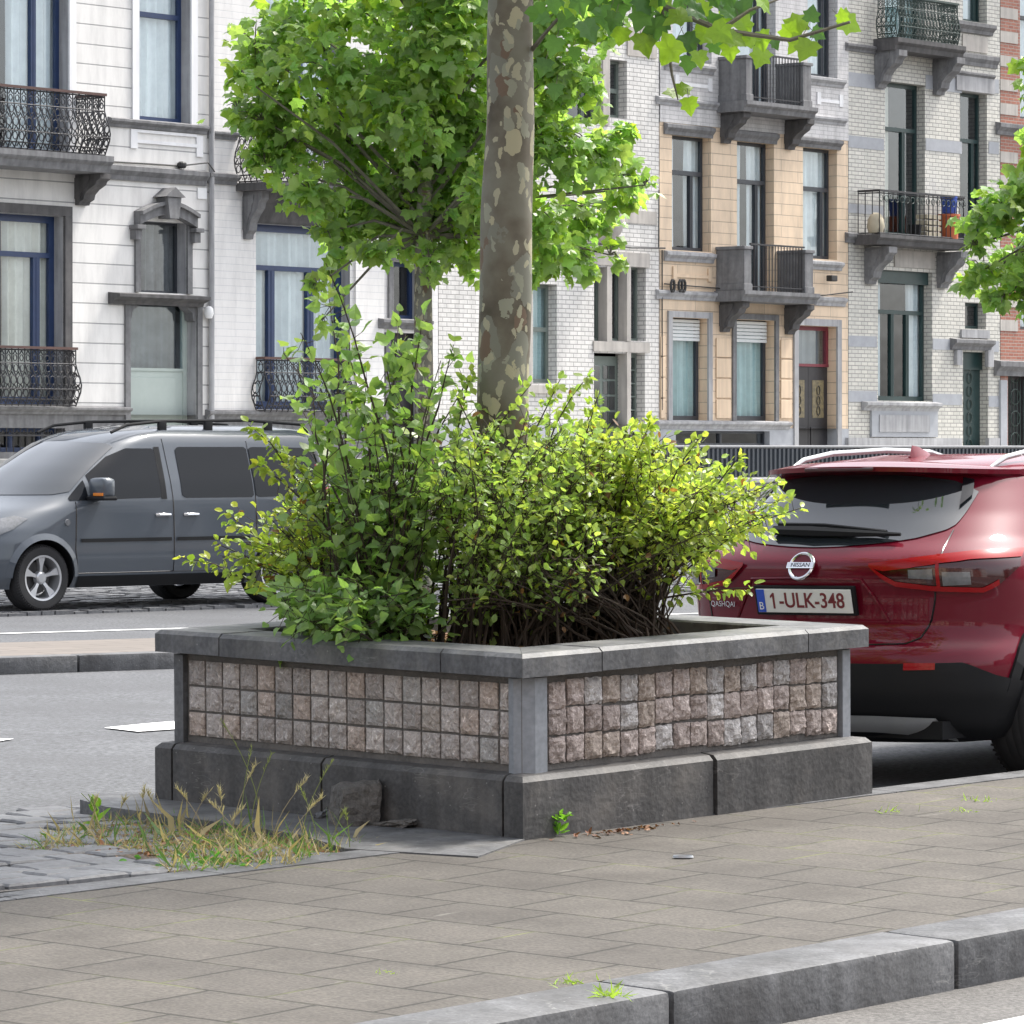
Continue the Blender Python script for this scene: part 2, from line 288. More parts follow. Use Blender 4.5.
def bark_mat():
    m, n, l, b = new_mat('bark_plane'); b.inputs['Roughness'].default_value = .8
    tc = n.new('ShaderNodeTexCoord')
    nz = n.new('ShaderNodeTexNoise'); nz.inputs['Scale'].default_value = 5; nz.inputs['Detail'].default_value = 8; l.new(tc.outputs['Object'], nz.inputs['Vector'])
    base = ramp(n, [(.3, (.07, .058, .040)), (.45, (.125, .108, .080)), (.55, (.155, .145, .112)), (.72, (.19, .18, .145))]); l.new(nz.outputs[0], base.inputs[0])
    cur = base.outputs[0]
    heights = []
    for k, (scale, zs, keep, size, col) in enumerate(((8.5, .5, .42, .46, (.17, .168, .135)), (13.0, .50, .60, .40, (.36, .33, .22)), (12.0, .6, .80, .42, (.14, .095, .065)), (15.0, .6, .60, .38, (.25, .25, .19)), (24.0, .5, .62, .40, (.33, .31, .22)))):
        mp = n.new('ShaderNodeMapping'); mp.inputs['Scale'].default_value = (1, 1, zs); mp.inputs['Location'].default_value = (k * 3.7, k * 1.3, k * 2.1)
        wz = n.new('ShaderNodeTexNoise'); wz.inputs['Scale'].default_value = 14; wz.inputs['Detail'].default_value = 5; l.new(tc.outputs['Object'], wz.inputs['Vector'])
        wa = n.new('ShaderNodeVectorMath'); wa.operation = 'MULTIPLY_ADD'; l.new(wz.outputs['Color'], wa.inputs[0]); wa.inputs[1].default_value = (.085, .085, .11); l.new(tc.outputs['Object'], wa.inputs[2])
        l.new(wa.outputs[0], mp.inputs[0])
        vo = n.new('ShaderNodeTexVoronoi'); vo.inputs['Scale'].default_value = scale; l.new(mp.outputs[0], vo.inputs['Vector'])
        sp = n.new('ShaderNodeSeparateColor'); l.new(vo.outputs['Color'], sp.inputs[0])
        g = n.new('ShaderNodeMath'); g.operation = 'GREATER_THAN'; l.new(sp.outputs[0], g.inputs[0]); g.inputs[1].default_value = keep
        s = n.new('ShaderNodeMath'); s.operation = 'LESS_THAN'; l.new(vo.outputs['Distance'], s.inputs[0]); s.inputs[1].default_value = size
        p = n.new('ShaderNodeMath'); p.operation = 'MULTIPLY'; l.new(g.outputs[0], p.inputs[0]); l.new(s.outputs[0], p.inputs[1])
        mx = n.new('ShaderNodeMixRGB'); l.new(p.outputs[0], mx.inputs[0]); l.new(cur, mx.inputs[1]); mx.inputs[2].default_value = (*col, 1)
        cur = mx.outputs[0]; heights.append(p.outputs[0])
    l.new(cur, b.inputs['Base Color'])
    ad = n.new('ShaderNodeMath'); ad.operation = 'ADD'; l.new(heights[0], ad.inputs[0]); l.new(heights[1], ad.inputs[1])
    bp = n.new('ShaderNodeBump'); bp.invert = True; bp.inputs['Strength'].default_value = .5; bp.inputs['Distance'].default_value = .006; l.new(ad.outputs[0], bp.inputs['Height'])
    b2 = n.new('ShaderNodeBump'); b2.inputs['Strength'].default_value = .5; b2.inputs['Distance'].default_value = .008; l.new(nz.outputs[0], b2.inputs['Height']); l.new(bp.outputs[0], b2.inputs['Normal'])
    l.new(b2.outputs[0], b.inputs['Normal']); M['bark_plane'] = m
bark_mat()

# ------------------------------------------------------------------ helpers
class MB:
    def __init__(s): s.v = []; s.f = []; s.mi = []; s.cur = 0; s.c = []
    def face(s, pts, mi=None):
        b = len(s.v); s.v += [tuple(p) for p in pts]; s.f.append(tuple(range(b, b + len(pts)))); s.mi.append(s.cur if mi is None else mi)
    def mesh(s, vs, fs, mi=None):
        b = len(s.v); s.v += [tuple(p) for p in vs]
        for f in fs: s.f.append(tuple(b + i for i in f)); s.mi.append(s.cur if mi is None else mi)
    def box(s, x0, x1, y0, y1, z0, z1, ch=0.0, mi=None):
        if x0 > x1: x0, x1 = x1, x0
        if y0 > y1: y0, y1 = y1, y0
        if z0 > z1: z0, z1 = z1, z0
        if ch <= 0:
            vs = [(x0, y0, z0), (x1, y0, z0), (x1, y1, z0), (x0, y1, z0), (x0, y0, z1), (x1, y0, z1), (x1, y1, z1), (x0, y1, z1)]
            s.mesh(vs, [(0, 3, 2, 1), (4, 5, 6, 7), (0, 1, 5, 4), (1, 2, 6, 5), (2, 3, 7, 6), (3, 0, 4, 7)], mi); return
        c = min(ch, (x1 - x0) / 2.2, (y1 - y0) / 2.2, (z1 - z0) / 2.2)
        bm = bmesh.new(); r = bmesh.ops.create_cube(bm, size=1)
        for v in bm.verts:
            v.co = ((x0 + x1) / 2 + v.co.x * (x1 - x0), (y0 + y1) / 2 + v.co.y * (y1 - y0), (z0 + z1) / 2 + v.co.z * (z1 - z0))
        bmesh.ops.bevel(bm, geom=bm.edges[:], offset=c, segments=2, profile=.6, affect='EDGES')
        bm.verts.ensure_lookup_table(); s.mesh([v.co[:] for v in bm.verts], [[v.index for v in f.verts] for f in bm.faces], mi); bm.free()
    def prism(s, poly, axis, a0, a1, mi=None):
        """poly: 2D points; axis 'x','y','z' = extrusion axis"""
        def P(p, a):
            return {'x': (a, p[0], p[1]), 'y': (p[0], a, p[1]), 'z': (p[0], p[1], a)}[axis]
        n = len(poly); vs = [P(p, a0) for p in poly] + [P(p, a1) for p in poly]
        s.mesh(vs, [tuple(range(n))[::-1], tuple(range(n, 2 * n))] + [(i, (i + 1) % n, n + (i + 1) % n, n + i) for i in range(n)], mi)
    def tube(s, pts, r, n=6, closed=False, mi=None, caps=True):
        pts = [Vector(p) for p in pts]; k = len(pts); rs = r if hasattr(r, '__len__') else [r] * k
        base = len(s.v); up = None
        for i, p in enumerate(pts):
            if closed: t = pts[(i + 1) % k] - pts[i - 1]
            else: t = pts[min(i + 1, k - 1)] - pts[max(i - 1, 0)]
            if t.length < 1e-9: t = Vector((0, 0, 1))
            t.normalize()
            if up is None: up = t.orthogonal().normalized()
            a = (up - t * up.dot(t))
            if a.length < 1e-6: a = t.orthogonal()
            a.normalize(); up = a; b = t.cross(a)
            for j in range(n):
                th = 2 * math.pi * j / n; s.v.append(tuple(p + (a * math.cos(th) + b * math.sin(th)) * rs[i]))
        m = s.cur if mi is None else mi
        for i in range(k if closed else k - 1):
            i2 = (i + 1) % k
            for j in range(n):
                j2 = (j + 1) % n; s.f.append((base + i * n + j, base + i * n + j2, base + i2 * n + j2, base + i2 * n + j)); s.mi.append(m)
        if not closed and caps:
            s.f.append(tuple(base + j for j in range(n))[::-1]); s.mi.append(m)
            s.f.append(tuple(base + (k - 1) * n + j for j in range(n))); s.mi.append(m)
    def grid(s, fn, nu, nv, mi=None, flip=False):
        vs = [fn(i / nu, j / nv) for j in range(nv + 1) for i in range(nu + 1)]; w = nu + 1
        fs = [(j * w + i, j * w + i + 1, (j + 1) * w + i + 1, (j + 1) * w + i) for j in range(nv) for i in range(nu)]
        if flip: fs = [f[::-1] for f in fs]
        s.mesh(vs, fs, mi)
    def lathe(s, prof, c, axis='y', n=32, mi=None):
        """prof: (r, a) closed around the axis through c"""
        vs = []
        for (r, a) in prof:
            for j in range(n):
                t = 2 * math.pi * j / n; x, z = r * math.cos(t), r * math.sin(t)
                vs.append((c[0] + x, c[1] + a, c[2] + z) if axis == 'y' else (c[0] + x, c[1] + z, c[2] + a))
        fs = [(i * n + j, i * n + (j + 1) % n, (i + 1) * n + (j + 1) % n, (i + 1) * n + j) for i in range(len(prof) - 1) for j in range(n)]
        s.mesh(vs, fs, mi)
    def build(s, name, mats, parent=None, smooth=False, recalc=True, angle=40):
        me = bpy.data.meshes.new(name); me.from_pydata(s.v, [], s.f)
        if not isinstance(mats, (list, tuple)): mats = [mats]
        for m in mats: me.materials.append(M[m])
        if len(mats) > 1: me.polygons.foreach_set('material_index', s.mi)
        if recalc:
            bm = bmesh.new(); bm.from_mesh(me); bmesh.ops.recalc_face_normals(bm, faces=bm.faces[:])
            if smooth: bmesh.ops.remove_doubles(bm, verts=bm.verts[:], dist=1e-5)
            bm.to_mesh(me); bm.free()
        if smooth:
            me.polygons.foreach_set('use_smooth', [True] * len(me.polygons))
            try: me.set_sharp_from_angle(angle=R(angle))
            except Exception: pass
        me.update()
        o = bpy.data.objects.new(name, me); COL.objects.link(o)
        if parent: o.parent = parent
        return o
def tag(o, label=None, cat=None, group=None, kind=None):
    if label: o['label'] = label
    if cat: o['category'] = cat
    if group: o['group'] = group
    if kind: o['kind'] = kind
    return o
def empty(name, loc, rz=0, label=None, cat=None, group=None, mtx=None):
    o = bpy.data.objects.new(name, None); COL.objects.link(o); o.empty_display_size = .2
    if mtx is not None: o.matrix_world = mtx
    else: o.location = loc; o.rotation_euler = (0, 0, rz)
    return tag(o, label, cat, group)
def at(px, py, Y): return Vector(((px - 512) / FPX * Y, Y, EYE + (HOR - py) / FPX * Y))
def text_mesh(name, body, size, m, parent, mtx, extrude=.002, align='CENTER', sx=1.0, bold=0.0):
    cu = bpy.data.curves.new(name, 'FONT'); cu.body = body; cu.size = size; cu.extrude = extrude; cu.align_x = align; cu.align_y = 'CENTER'; cu.offset = bold
    t = bpy.data.objects.new(name + '_tmp', cu); COL.objects.link(t)
    dg = bpy.context.evaluated_depsgraph_get(); me = bpy.data.meshes.new_from_object(t.evaluated_get(dg)); bpy.data.objects.remove(t)
    me.transform(mtx @ Matrix.Diagonal((sx, 1, 1, 1))); me.materials.clear(); me.materials.append(M[m]); me.name = name
    o = bpy.data.objects.new(name, me); COL.objects.link(o); o.parent = parent; return o

# pavement plane (rises slightly away from the camera)
PX0, PY0, PZ0, GX, GY = .042, 15.096, .1256, .0053, .0245
def pz(x, y): return PZ0 + GX * (x - PX0) + GY * (y - PY0)
def G(px, py, dz=0.0):
    u = (px - 512) / FPX; w = (HOR - py) / FPX
    Y = (PZ0 + dz - GX * PX0 - GY * PY0 - EYE) / (w - GX * u - GY)
    return Vector((u * Y, Y, EYE + w * Y))
def G0(px, py, z=0.0):
    Y = (z - EYE) * FPX / (HOR - py); return Vector(((px - 512) / FPX * Y, Y, z))
def roadz(y):
    t = min(max((y - 19.5) / 8.0, 0), 1); return .085 * (1 - t * t * (3 - 2 * t))

# ================================================================== THE GROUND
mb = MB(); mb.face([(-700, -60, -.3), (700, -60, -.3), (700, 1500, -.3), (-700, 1500, -.3)]); tag(mb.build('ground', 'ground_dirt'), kind='structure')
# road beyond the planter: asphalt sheet following roadz
# kerb line directions
KB0, KB1 = G(363, 1022), G(1024, 907.6)             # near kerb, back edge
kd = (KB1 - KB0); kd.z = 0; kd.normalize(); kn = Vector((kd.y, -kd.x, 0))   # kn points to the camera side
KW = .30
FE0, FE1 = G(0, 902), G(870, 796)                   # far edge of the pavement
fd = FE1 - FE0; fd.z = 0; fd.normalize()
A0 = KB0 - kd * 9; A1 = KB0 + kd * 30; B0 = FE0 - fd * 9; B1 = FE0 + fd * 30
prot = math.atan2(kd.y, kd.x)
def on_plane_mesh(name, polys, m, dz, thick, kind='structure', axis_o=None, rz=prot):
    """polygon slabs lying on the pavement plane; object axes follow the kerb"""
    o0 = axis_o or KB0; mb = MB(); c, s = math.cos(-rz), math.sin(-rz)
    for poly in polys:
        top = []; bot = []
        for p in poly:
            x, y = p[0], p[1]; z = pz(x, y) + dz; dx, dy = x - o0[0], y - o0[1]
            lx, ly = c * dx - s * dy, s * dx + c * dy
            top.append((lx, ly, z)); bot.append((lx, ly, z - thick))
        n = len(top); mb.face(top); 
        for i in range(n): mb.face([top[i], bot[i], bot[(i + 1) % n], top[(i + 1) % n]])
    o = mb.build(name, m); o.location = (o0[0], o0[1], 0); o.rotation_euler = (0, 0, rz)
    if kind: tag(o, kind=kind)
    return o
on_plane_mesh('pavement', [[A0, A1, B1, B0]], 'paving', 0, .2)
# road beyond the planter: asphalt sheet starting under the pavement's far edge
mb = MB(); n0 = Vector((-fd.y, fd.x, 0)); offs = [.06] + list(np.arange(.5, 16, .5)) + [18, 22, 28, 36, 46]
for a, b in zip(offs[:-1], offs[1:]):
    xs_ = list(np.arange(-26, 40, 2.0))
    for u0, u1 in zip(xs_[:-1], xs_[1:]):
        q = [FE0 + fd * u0 + n0 * a, FE0 + fd * u1 + n0 * a, FE0 + fd * u1 + n0 * b, FE0 + fd * u0 + n0 * b]
        mb.face([(p.x, p.y, roadz(p.y)) for p in q])
tag(mb.build('road', 'asphalt', recalc=False), kind='structure')
# near kerb of bluestone blocks
L1 = (G(619, 985) - KB0).dot(kd); L2 = (G(905, 935) - KB0).dot(kd)
step = L2 - L1
mb = MB(); c_, s_ = math.cos(prot), math.sin(prot)
for k in range(-7, 22):
    a = L1 + k * step + .006; b = a + step - .012
    pa = KB0 + kd * ((a + b) / 2); zt = pz(pa.x, pa.y) + .006
    sub = MB(); sub.box(a, b, -KW, -.003, zt - .32, zt, ch=.022)
    pts = []
    for (x, y, z) in sub.v:
        # slope with the pavement
        w = KB0 + kd * x + kn * (-y); z2 = z - zt + pz(w.x, w.y) + .006; pts.append((x, y, z2))
    mb.mesh(pts, sub.f)
o = mb.build('kerb', 'kerb_stone', smooth=True); o.location = (KB0.x, KB0.y, 0); o.rotation_euler = (0, 0, prot); tag(o, kind='structure')
# near road
mb = MB(); q0 = A0 + kn * (KW - .02); q1 = A1 + kn * (KW - .02)
def nz_(p): return pz(p.x, p.y) - .150
pts = [q0, q1, q1 + kn * 30, q0 + kn * 30]
mb.face([(p.x, p.y, nz_(q0 if i in (0, 3) else q1)) for i, p in enumerate(pts)])
tag(mb.build('near_road', 'near_asphalt'), kind='structure')
e0 = KB0 + kn * (KW + .50); mb = MB()
mb.face([((p.x), (p.y), nz_(p - kn * (KW + .42)) + .006) for p in (e0 + kd * .5, e0 + kd * 9, e0 + kd * 9 + kn * .12, e0 + kd * .5 + kn * .12)])
tag(mb.build('edge_line', 'road_paint'), kind='structure')
# flush bluestone strip along the far edge of the pavement
def strip(p0, p1, w, name, m, dz, thick=.22):
    d = (p1 - p0); d.z = 0; d.normalize(); nn = Vector((-d.y, d.x, 0)); L = (p1 - p0).length
    polys = []; k = int(L / .9)
    for i in range(k):
        a = p0 + d * (L * i / k + .003); b = p0 + d * (L * (i + 1) / k - .003); polys.append([a, b, b + nn * w, a + nn * w])
    return on_plane_mesh(name, polys, m, dz, thick)
strip(B0, B1, .16, 'kerb', 'kerb_stone', .004)

# ================================================================== THE PLANTER
YAW = .7612
up = Vector((-GX, -GY, 1)).normalized()
eL = Vector((-math.cos(YAW), math.sin(YAW), 0)); eL -= up * eL.dot(up); eL.normalize()
eR = eL.cross(up).normalized()
if eR.x < 0: eR = -eR
PM = Matrix(((eR.x, eL.x, up.x, PX0), (eR.y, eL.y, up.y, PY0), (eR.z, eL.z, up.z, PZ0), (0, 0, 0, 1)))
SQ = 2.095
def PL(x, y, z): return PM @ Vector((x, y, z))
def toPL(p): return PM.inverted() @ p
planter = empty('street_planter', (0, 0, 0), mtx=PM, label='square bluestone street planter clad in rough stone tiles, full of shrubs', cat='planter')
# base stones : (face, from, to) along each side, chamfered top edge
def chamfer_block(mb, side, a, b, z0, z1, depth, ch, inset=0.0, chin=None, bot=0.0):
    """block along side; outward profile"""
    prof = [(inset, z0 + bot), (inset, z1 - ch), (inset + (chin or ch), z1), (depth, z1), (depth, z0)]
    def P(t, d, z):
        return {'L': (d, t, z), 'R': (t, d, z), 'LB': (SQ - t, SQ - d, z), 'RB': (SQ - d, SQ - t, z)}[side]
    n = len(prof); vs = [P(a, d, z) for d, z in prof] + [P(b, d, z) for d, z in prof]
    mb.mesh(vs, [tuple(range(n)), tuple(range(n, 2 * n))[::-1]] + [(i, (i + 1) % n, n + (i + 1) % n, n + i) for i in range(n)])
HB = .238
bj = {'L': [.0, .105, 1.10, 1.99, SQ], 'R': [.0, 1.105, SQ], 'LB': [0, 1.0, SQ], 'RB': [0, 1.0, SQ]}
for side in ('L', 'R', 'LB', 'RB'):
    js = bj[side]
    for i, (a, b) in enumerate(zip(js[:-1], js[1:])):
        mb = MB(); g = .006
        off = .0
        if side == 'R' and i == 1: off = -.012
        a2 = a + (g if i else (0 if side in ('L', 'R') else .30)); b2 = b - (g if i < len(js) - 2 else .0)
        if side == 'L' and i == 0: a2 = .30 if False else .0
        # keep corners from sharing volume: L and R blocks meet at the near corner on a mitre
        def P(t, d, z): return {'L': (d, t, z), 'R': (t, d, z), 'LB': (SQ - t, SQ - d, z), 'RB': (SQ - d, SQ - t, z)}[side]
        pr = [(off, -.12), (off, HB - .02), (off + .02, HB), (.14, HB + .015), (.14, -.12)]
        vs = []
        for tt, first in ((a2, True), (b2, False)):
            for d, z in pr:
                t = tt
                if i == 0 and first: t = max(a2, d - (off if side == 'R' else 0)) if side in ('L', 'R') else max(a, d)
                if i == len(js) - 2 and not first: t = min(b2, SQ - d + off)
                vs.append(P(t, d, z))
        n = len(pr)
        mb.mesh(vs, [tuple(range(n)), tuple(range(n, 2 * n))[::-1]] + [(k, (k + 1) % n, n + (k + 1) % n, n + k) for k in range(n)])
        mb.build('base_stone', 'bluestone_dark', planter)
# core wall with mortar
mb = MB(); wi = .075; wt = .07
for (x0, x1, y0, y1) in ((wi, SQ - wi, wi, wi + wt), (wi, SQ - wi, SQ - wi - wt, SQ - wi), (wi, wi + wt, wi + wt, SQ - wi - wt), (SQ - wi - wt, SQ - wi, wi + wt, SQ - wi - wt)):
    mb.box(x0, x1, y0, y1, HB - .02, .613)
mb.build('core_wall', 'mortar', planter)
# corner posts
for (cx, cy) in ((0, 0), (1, 0), (0, 1), (1, 1)):
    mb = MB(); pw = .115; ins = .048
    x0 = ins if cx == 0 else SQ - ins - pw; y0 = ins if cy == 0 else SQ - ins - pw
    k = .035; x1, y1 = x0 + pw, y0 + pw
    poly = [(x0 + k, y0), (x1 - k, y0), (x1, y0 + k), (x1, y1 - k), (x1 - k, y1), (x0 + k, y1), (x0, y1 - k), (x0, y0 + k)]
    if (cx, cy) == (0, 0): poly = [(.05, .095), (.118, .045), (.19, .05), (.19, .12), (.06, .13)]
    elif cx == 1 and cy == 0: poly = [(x1 - .07, y0), (x1 - .02, y0), (x1, y0 + .02), (x1, y1), (x1 - .07, y1)]
    elif cx == 0: poly = [(x0, y1 - .075), (x1, y1 - .075), (x1, y1), (x0 + .02, y1), (x0, y1 - .02)]
    else: poly = [(x0, y0), (x1, y0), (x1, y1), (x0, y1)]
    mb.prism(poly, 'z', HB - .004, .604)
    mb.build('corner_post', 'bluestone_light' if cy == 0 else 'bluestone', planter)
# stone tiles: one cladding part for each face
def cladding(side, seed):
    r = np.random.default_rng(seed); vs = []; fs = []; cols = []
    t0, t1 = {'L': (.125, SQ - .135), 'R': (.21, SQ - .13)}.get(side, (.175, SQ - .175)); n = 17
    pitch = (t1 - t0) / n; zrow = (.268, .373, .478, .586)
    for i in range(n + (1 if side == 'L' else 0)):
        for k in range(3):
            jit = .010 if side != 'L' else .003
            if side == 'L' and i == 0: ta, tb = t0 + .0 , t0 + pitch * .55
            elif side == 'L': ta = t0 + pitch * .6 + (i - 1) * pitch * (n - .6) / n; tb = ta + pitch * (n - .6) / n
            else: ta = t0 + i * pitch; tb = ta + pitch
            g = .0045 if side == 'L' else .0025
            ta += g + r.uniform(0, jit) * .5; tb -= g + r.uniform(0, jit) * .5
            za = zrow[k] + g + r.uniform(-jit, jit) * .5 ; zb = zrow[k + 1] - g - r.uniform(0, jit) * .6
            if side == 'R': za += .004 * math.sin(i * 1.1); zb += .004 * math.sin(i * 1.1)
            N = 7; b0 = len(vs)
            hue = r.random()
            if side == 'L':
                c = np.array([.47, .435, .41]) * r.uniform(.7, 1.05)
                if hue > .85: c = np.array([.44, .375, .33])
                if r.random() > .8: c = c * np.array([.85, .9, .92])
            else:
                c = np.array([.40, .345, .32]) * r.uniform(.75, 1.15) if hue < .5 else np.array([.43, .42, .415]) * r.uniform(.75, 1.2) if hue < .8 else np.array([.36, .31, .27])
            ph = r.uniform(0, 6, 6); tilt = r.uniform(-.006, .006, 2)
            for jj in range(N + 1):
                for ii in range(N + 1):
                    u, v = ii / N, jj / N; e = min(u, 1 - u, v, 1 - v)
                    h = .010 if e == 0 else (.018 + .004 * min(e * 4, 1) + (r.uniform(-.005, .005)) + .0035 * math.sin(ph[0] + u * 6 + v * 4) + .003 * math.sin(ph[1] + v * 8 - u * 5) + tilt[0] * (u - .5) * 2 + tilt[1] * (v - .5) * 2)
                    if side == 'L': h = h * .75
                    wob = 0 if e > 0 else 1
                    t = ta + (tb - ta) * u + (r.uniform(-.003, .003) if jit > .005 and wob else 0); z = za + (zb - za) * v + (r.uniform(-.003, .003) if jit > .005 and wob else 0)
                    d = wi - h
                    vs.append({'L': (d, t, z), 'R': (t, d, z), 'LB': (SQ - t, SQ - d, z), 'RB': (SQ - d, SQ - t, z)}[side])
                    cols.append((*c, 1))
            for jj in range(N):
                for ii in range(N):
                    a = b0 + jj * (N + 1) + ii; fs.append((a, a + 1, a + N + 2, a + N + 1))
            # skirt to the mortar
            ring = [b0 + ii for ii in range(N + 1)] + [b0 + (N + 1) * jj + N for jj in range(1, N + 1)] + [b0 + (N + 1) * N + ii for ii in range(N - 1, -1, -1)] + [b0 + (N + 1) * jj for jj in range(N - 1, 0, -1)]
            sk = len(vs)
            for q in ring:
                p = list(vs[q]); 
                if side == 'L': p[0] = wi + .002
                elif side == 'R': p[1] = wi + .002
                elif side == 'LB': p[1] = SQ - wi - .002
                else: p[0] = SQ - wi - .002
                vs.append(tuple(p)); cols.append((*(c * .8), 1))
            m_ = len(ring)
            for q in range(m_): fs.append((ring[q], ring[(q + 1) % m_], sk + (q + 1) % m_, sk + q))
    me = bpy.data.meshes.new('stone_cladding'); me.from_pydata(vs, [], fs)
    ca = me.color_attributes.new('Col', 'FLOAT_COLOR', 'POINT'); ca.data.foreach_set('color', np.array(cols, dtype=np.float32).ravel())
    me.materials.append(M['tile_stone'])
    bm = bmesh.new(); bm.from_mesh(me); bmesh.ops.recalc_face_normals(bm, faces=bm.faces[:]); bm.to_mesh(me); bm.free()
    o = bpy.data.objects.new('stone_cladding', me); COL.objects.link(o); o.parent = planter
    return o
cladding('L', 3); cladding('R', 5); cladding('LB', 8); cladding('RB', 9)
# coping stones
RW = .27; RZ0, RZ1 = .6147, .705
cj = {'L': [0, .435, 1.70, SQ], 'R': [0, .45, 1.70, SQ], 'LB': [0, 1.05, SQ], 'RB': [0, 1.05, SQ]}
def rimP(side, t, d, z): return {'L': (d, t, z), 'R': (t, d, z), 'LB': (SQ - t, SQ - d, z), 'RB': (SQ - d, SQ - t, z)}[side]
for side in ('L', 'R', 'LB', 'RB'):
    js = cj[side]
    for i, (a, b) in enumerate(zip(js[:-1], js[1:])):
        mb = MB(); pr = [(.002, RZ0), (.002, RZ1 - .016), (.02, RZ1), (RW - .008, RZ1), (RW, RZ1 - .008), (RW, RZ0)]
        vs = []; dz = random.uniform(-.002, .002)
        for first, tt in ((True, a), (False, b)):
            for d, z in pr:
                t = tt + (.003 if first else -.003)
                if i == 0 and first: t = d + .001
                if i == len(js) - 2 and not first: t = SQ - d - .001
                vs.append(rimP(side, t, d, z + dz))
        n = len(pr)
        mb.mesh(vs, [tuple(range(n)), tuple(range(n, 2 * n))[::-1]] + [(k, (k + 1) % n, n + (k + 1) % n, n + k) for k in range(n)])
        mm = 'coping_left' if side == 'L' else 'coping_right'
        mb.build('coping_stone', mm if mm in M else 'bluestone', planter)
mb = MB(); r0 = RW - .06
def sf(u, v):
    x = r0 + (SQ - 2 * r0) * u; y = r0 + (SQ - 2 * r0) * v
    return (x, y, .60 + .03 * math.sin(u * 7) * math.sin(v * 5) + random.uniform(-.008, .008))
mb.grid(sf, 40, 40); mb.build('soil', 'soil', planter)

# bluestone pad and kerb round the planter on its left
def padpoly(): 
    c = [PL(-.02, SQ + .02, 0), PL(-.30, SQ - .02, 0)]
    return c
P_ = [PL(.3, -.05, 0), PL(-.03, -.03, 0), PL(-.42, -.12, 0)]
edgeK = []
pA = G(478, 858); pB = G(345, 850); pC = G(300, 836); pD = G(180, 818); pE = G(105, 808); pF = G(80, 801); pG_ = G(90, 796); pH = G(150, 794)
inner = PL(.1, SQ - .1, 0); inner2 = PL(.1, .2, 0); nearc = PL(.05, .02, 0)
poly = [pA, pB, pC, pD, pE, pF, pG_, pH, inner, inner2, nearc]
on_plane_mesh('planter_pad', [poly], 'bluestone', .006, .2)

# cobbled parking strip to the left, real setts
def cob_z(p, dz=0): return pz(p.x, p.y) - .085 + dz
setts = MB(); rs = random.Random(5)
cdir = fd; cn = Vector((-fd.y, fd.x, 0))
mbb = MB(); c0 = FE0 + cn * .16
q = [c0 - cdir * 8, c0 + cdir * 3.4, c0 + cdir * 3.4 + cn * 1.0, c0 - cdir * 8 + cn * 3.4]
edge_far = [G0(-300, 856, .07), G0(0, 824, .07), G0(76, 812, .07), G0(140, 806, .07)]
poly = [(c0 - cdir * 8)] + [c0 + cdir * 2.3] + edge_far[::-1]
mbb.face([(p.x, p.y, roadz(p.y) + .004) for p in poly]); tag(mbb.build('cobble_bed', 'mortar'), kind='structure')
def inpoly(x, y, P):
    ins = False; n = len(P); j = n - 1
    for i in range(n):
        xi, yi, xj, yj = P[i][0], P[i][1], P[j][0], P[j][1]
        if (yi > y) != (yj > y) and x < (xj - xi) * (y - yi) / (yj - yi) + xi: ins = not ins
        j = i
    return ins
row = 0; b = .02
while b < 3.2:
    a = -3.0 + (row % 2) * .11 + rs.uniform(-.03, .03); h = rs.uniform(.16, .20)
    while a < 3.4:
        w = rs.uniform(.19, .30)
        cpt = c0 + cdir * (a + w / 2) + cn * (b + h / 2)
        if inpoly(cpt.x, cpt.y, poly) and not inpoly(cpt.x, cpt.y, [pA, pB, pC, pD, pE, pF, pG_, pH, inner, inner2, nearc]):
            g = .006; tz = roadz(cpt.y) + .016 + rs.uniform(-.006, .006); J = lambda q: rs.uniform(-q, q)
            cs = [(a + g + J(.014), b + g + J(.010)), (a + w - g + J(.014), b + g + J(.010)), (a + w - g + J(.014), b + h - g + J(.010)), (a + g + J(.014), b + h - g + J(.010))]
            ring = []
            for k_ in range(4):
                p_, q_ = cs[k_], cs[(k_ + 1) % 4]; ring.append(p_); ring.append(((p_[0] + q_[0]) / 2 + J(.010), (p_[1] + q_[1]) / 2 + J(.008)))
            cxm, cym = sum(c[0] for c in ring) / 8, sum(c[1] for c in ring) / 8; tl = (J(.03), J(.03)); base_ = len(setts.v)
            for sc_, dz_ in ((1.0, -.03), (.985, -.004), (.90, .004), (.5, .007)):
                for (xa_, ya_) in ring:
                    xx, yy = cxm + (xa_ - cxm) * sc_, cym + (ya_ - cym) * sc_; p = c0 + cdir * xx + cn * yy; setts.v.append((p.x, p.y, tz + dz_ + (xx - cxm) * tl[0] + (yy - cym) * tl[1] + J(.0012)))
            for L_i in range(3):
                for k_ in range(8): setts.f.append((base_ + L_i * 8 + k_, base_ + L_i * 8 + (k_ + 1) % 8, base_ + L_i * 8 + 8 + (k_ + 1) % 8, base_ + L_i * 8 + 8 + k_)); setts.mi.append(0)
            setts.f.append(tuple(base_ + 24 + k_ for k_ in range(8))); setts.mi.append(0)
        a += w
    b += h; row += 1
o = setts.build('cobbles', 'cobble', smooth=True, angle=30); tag(o, kind='structure')

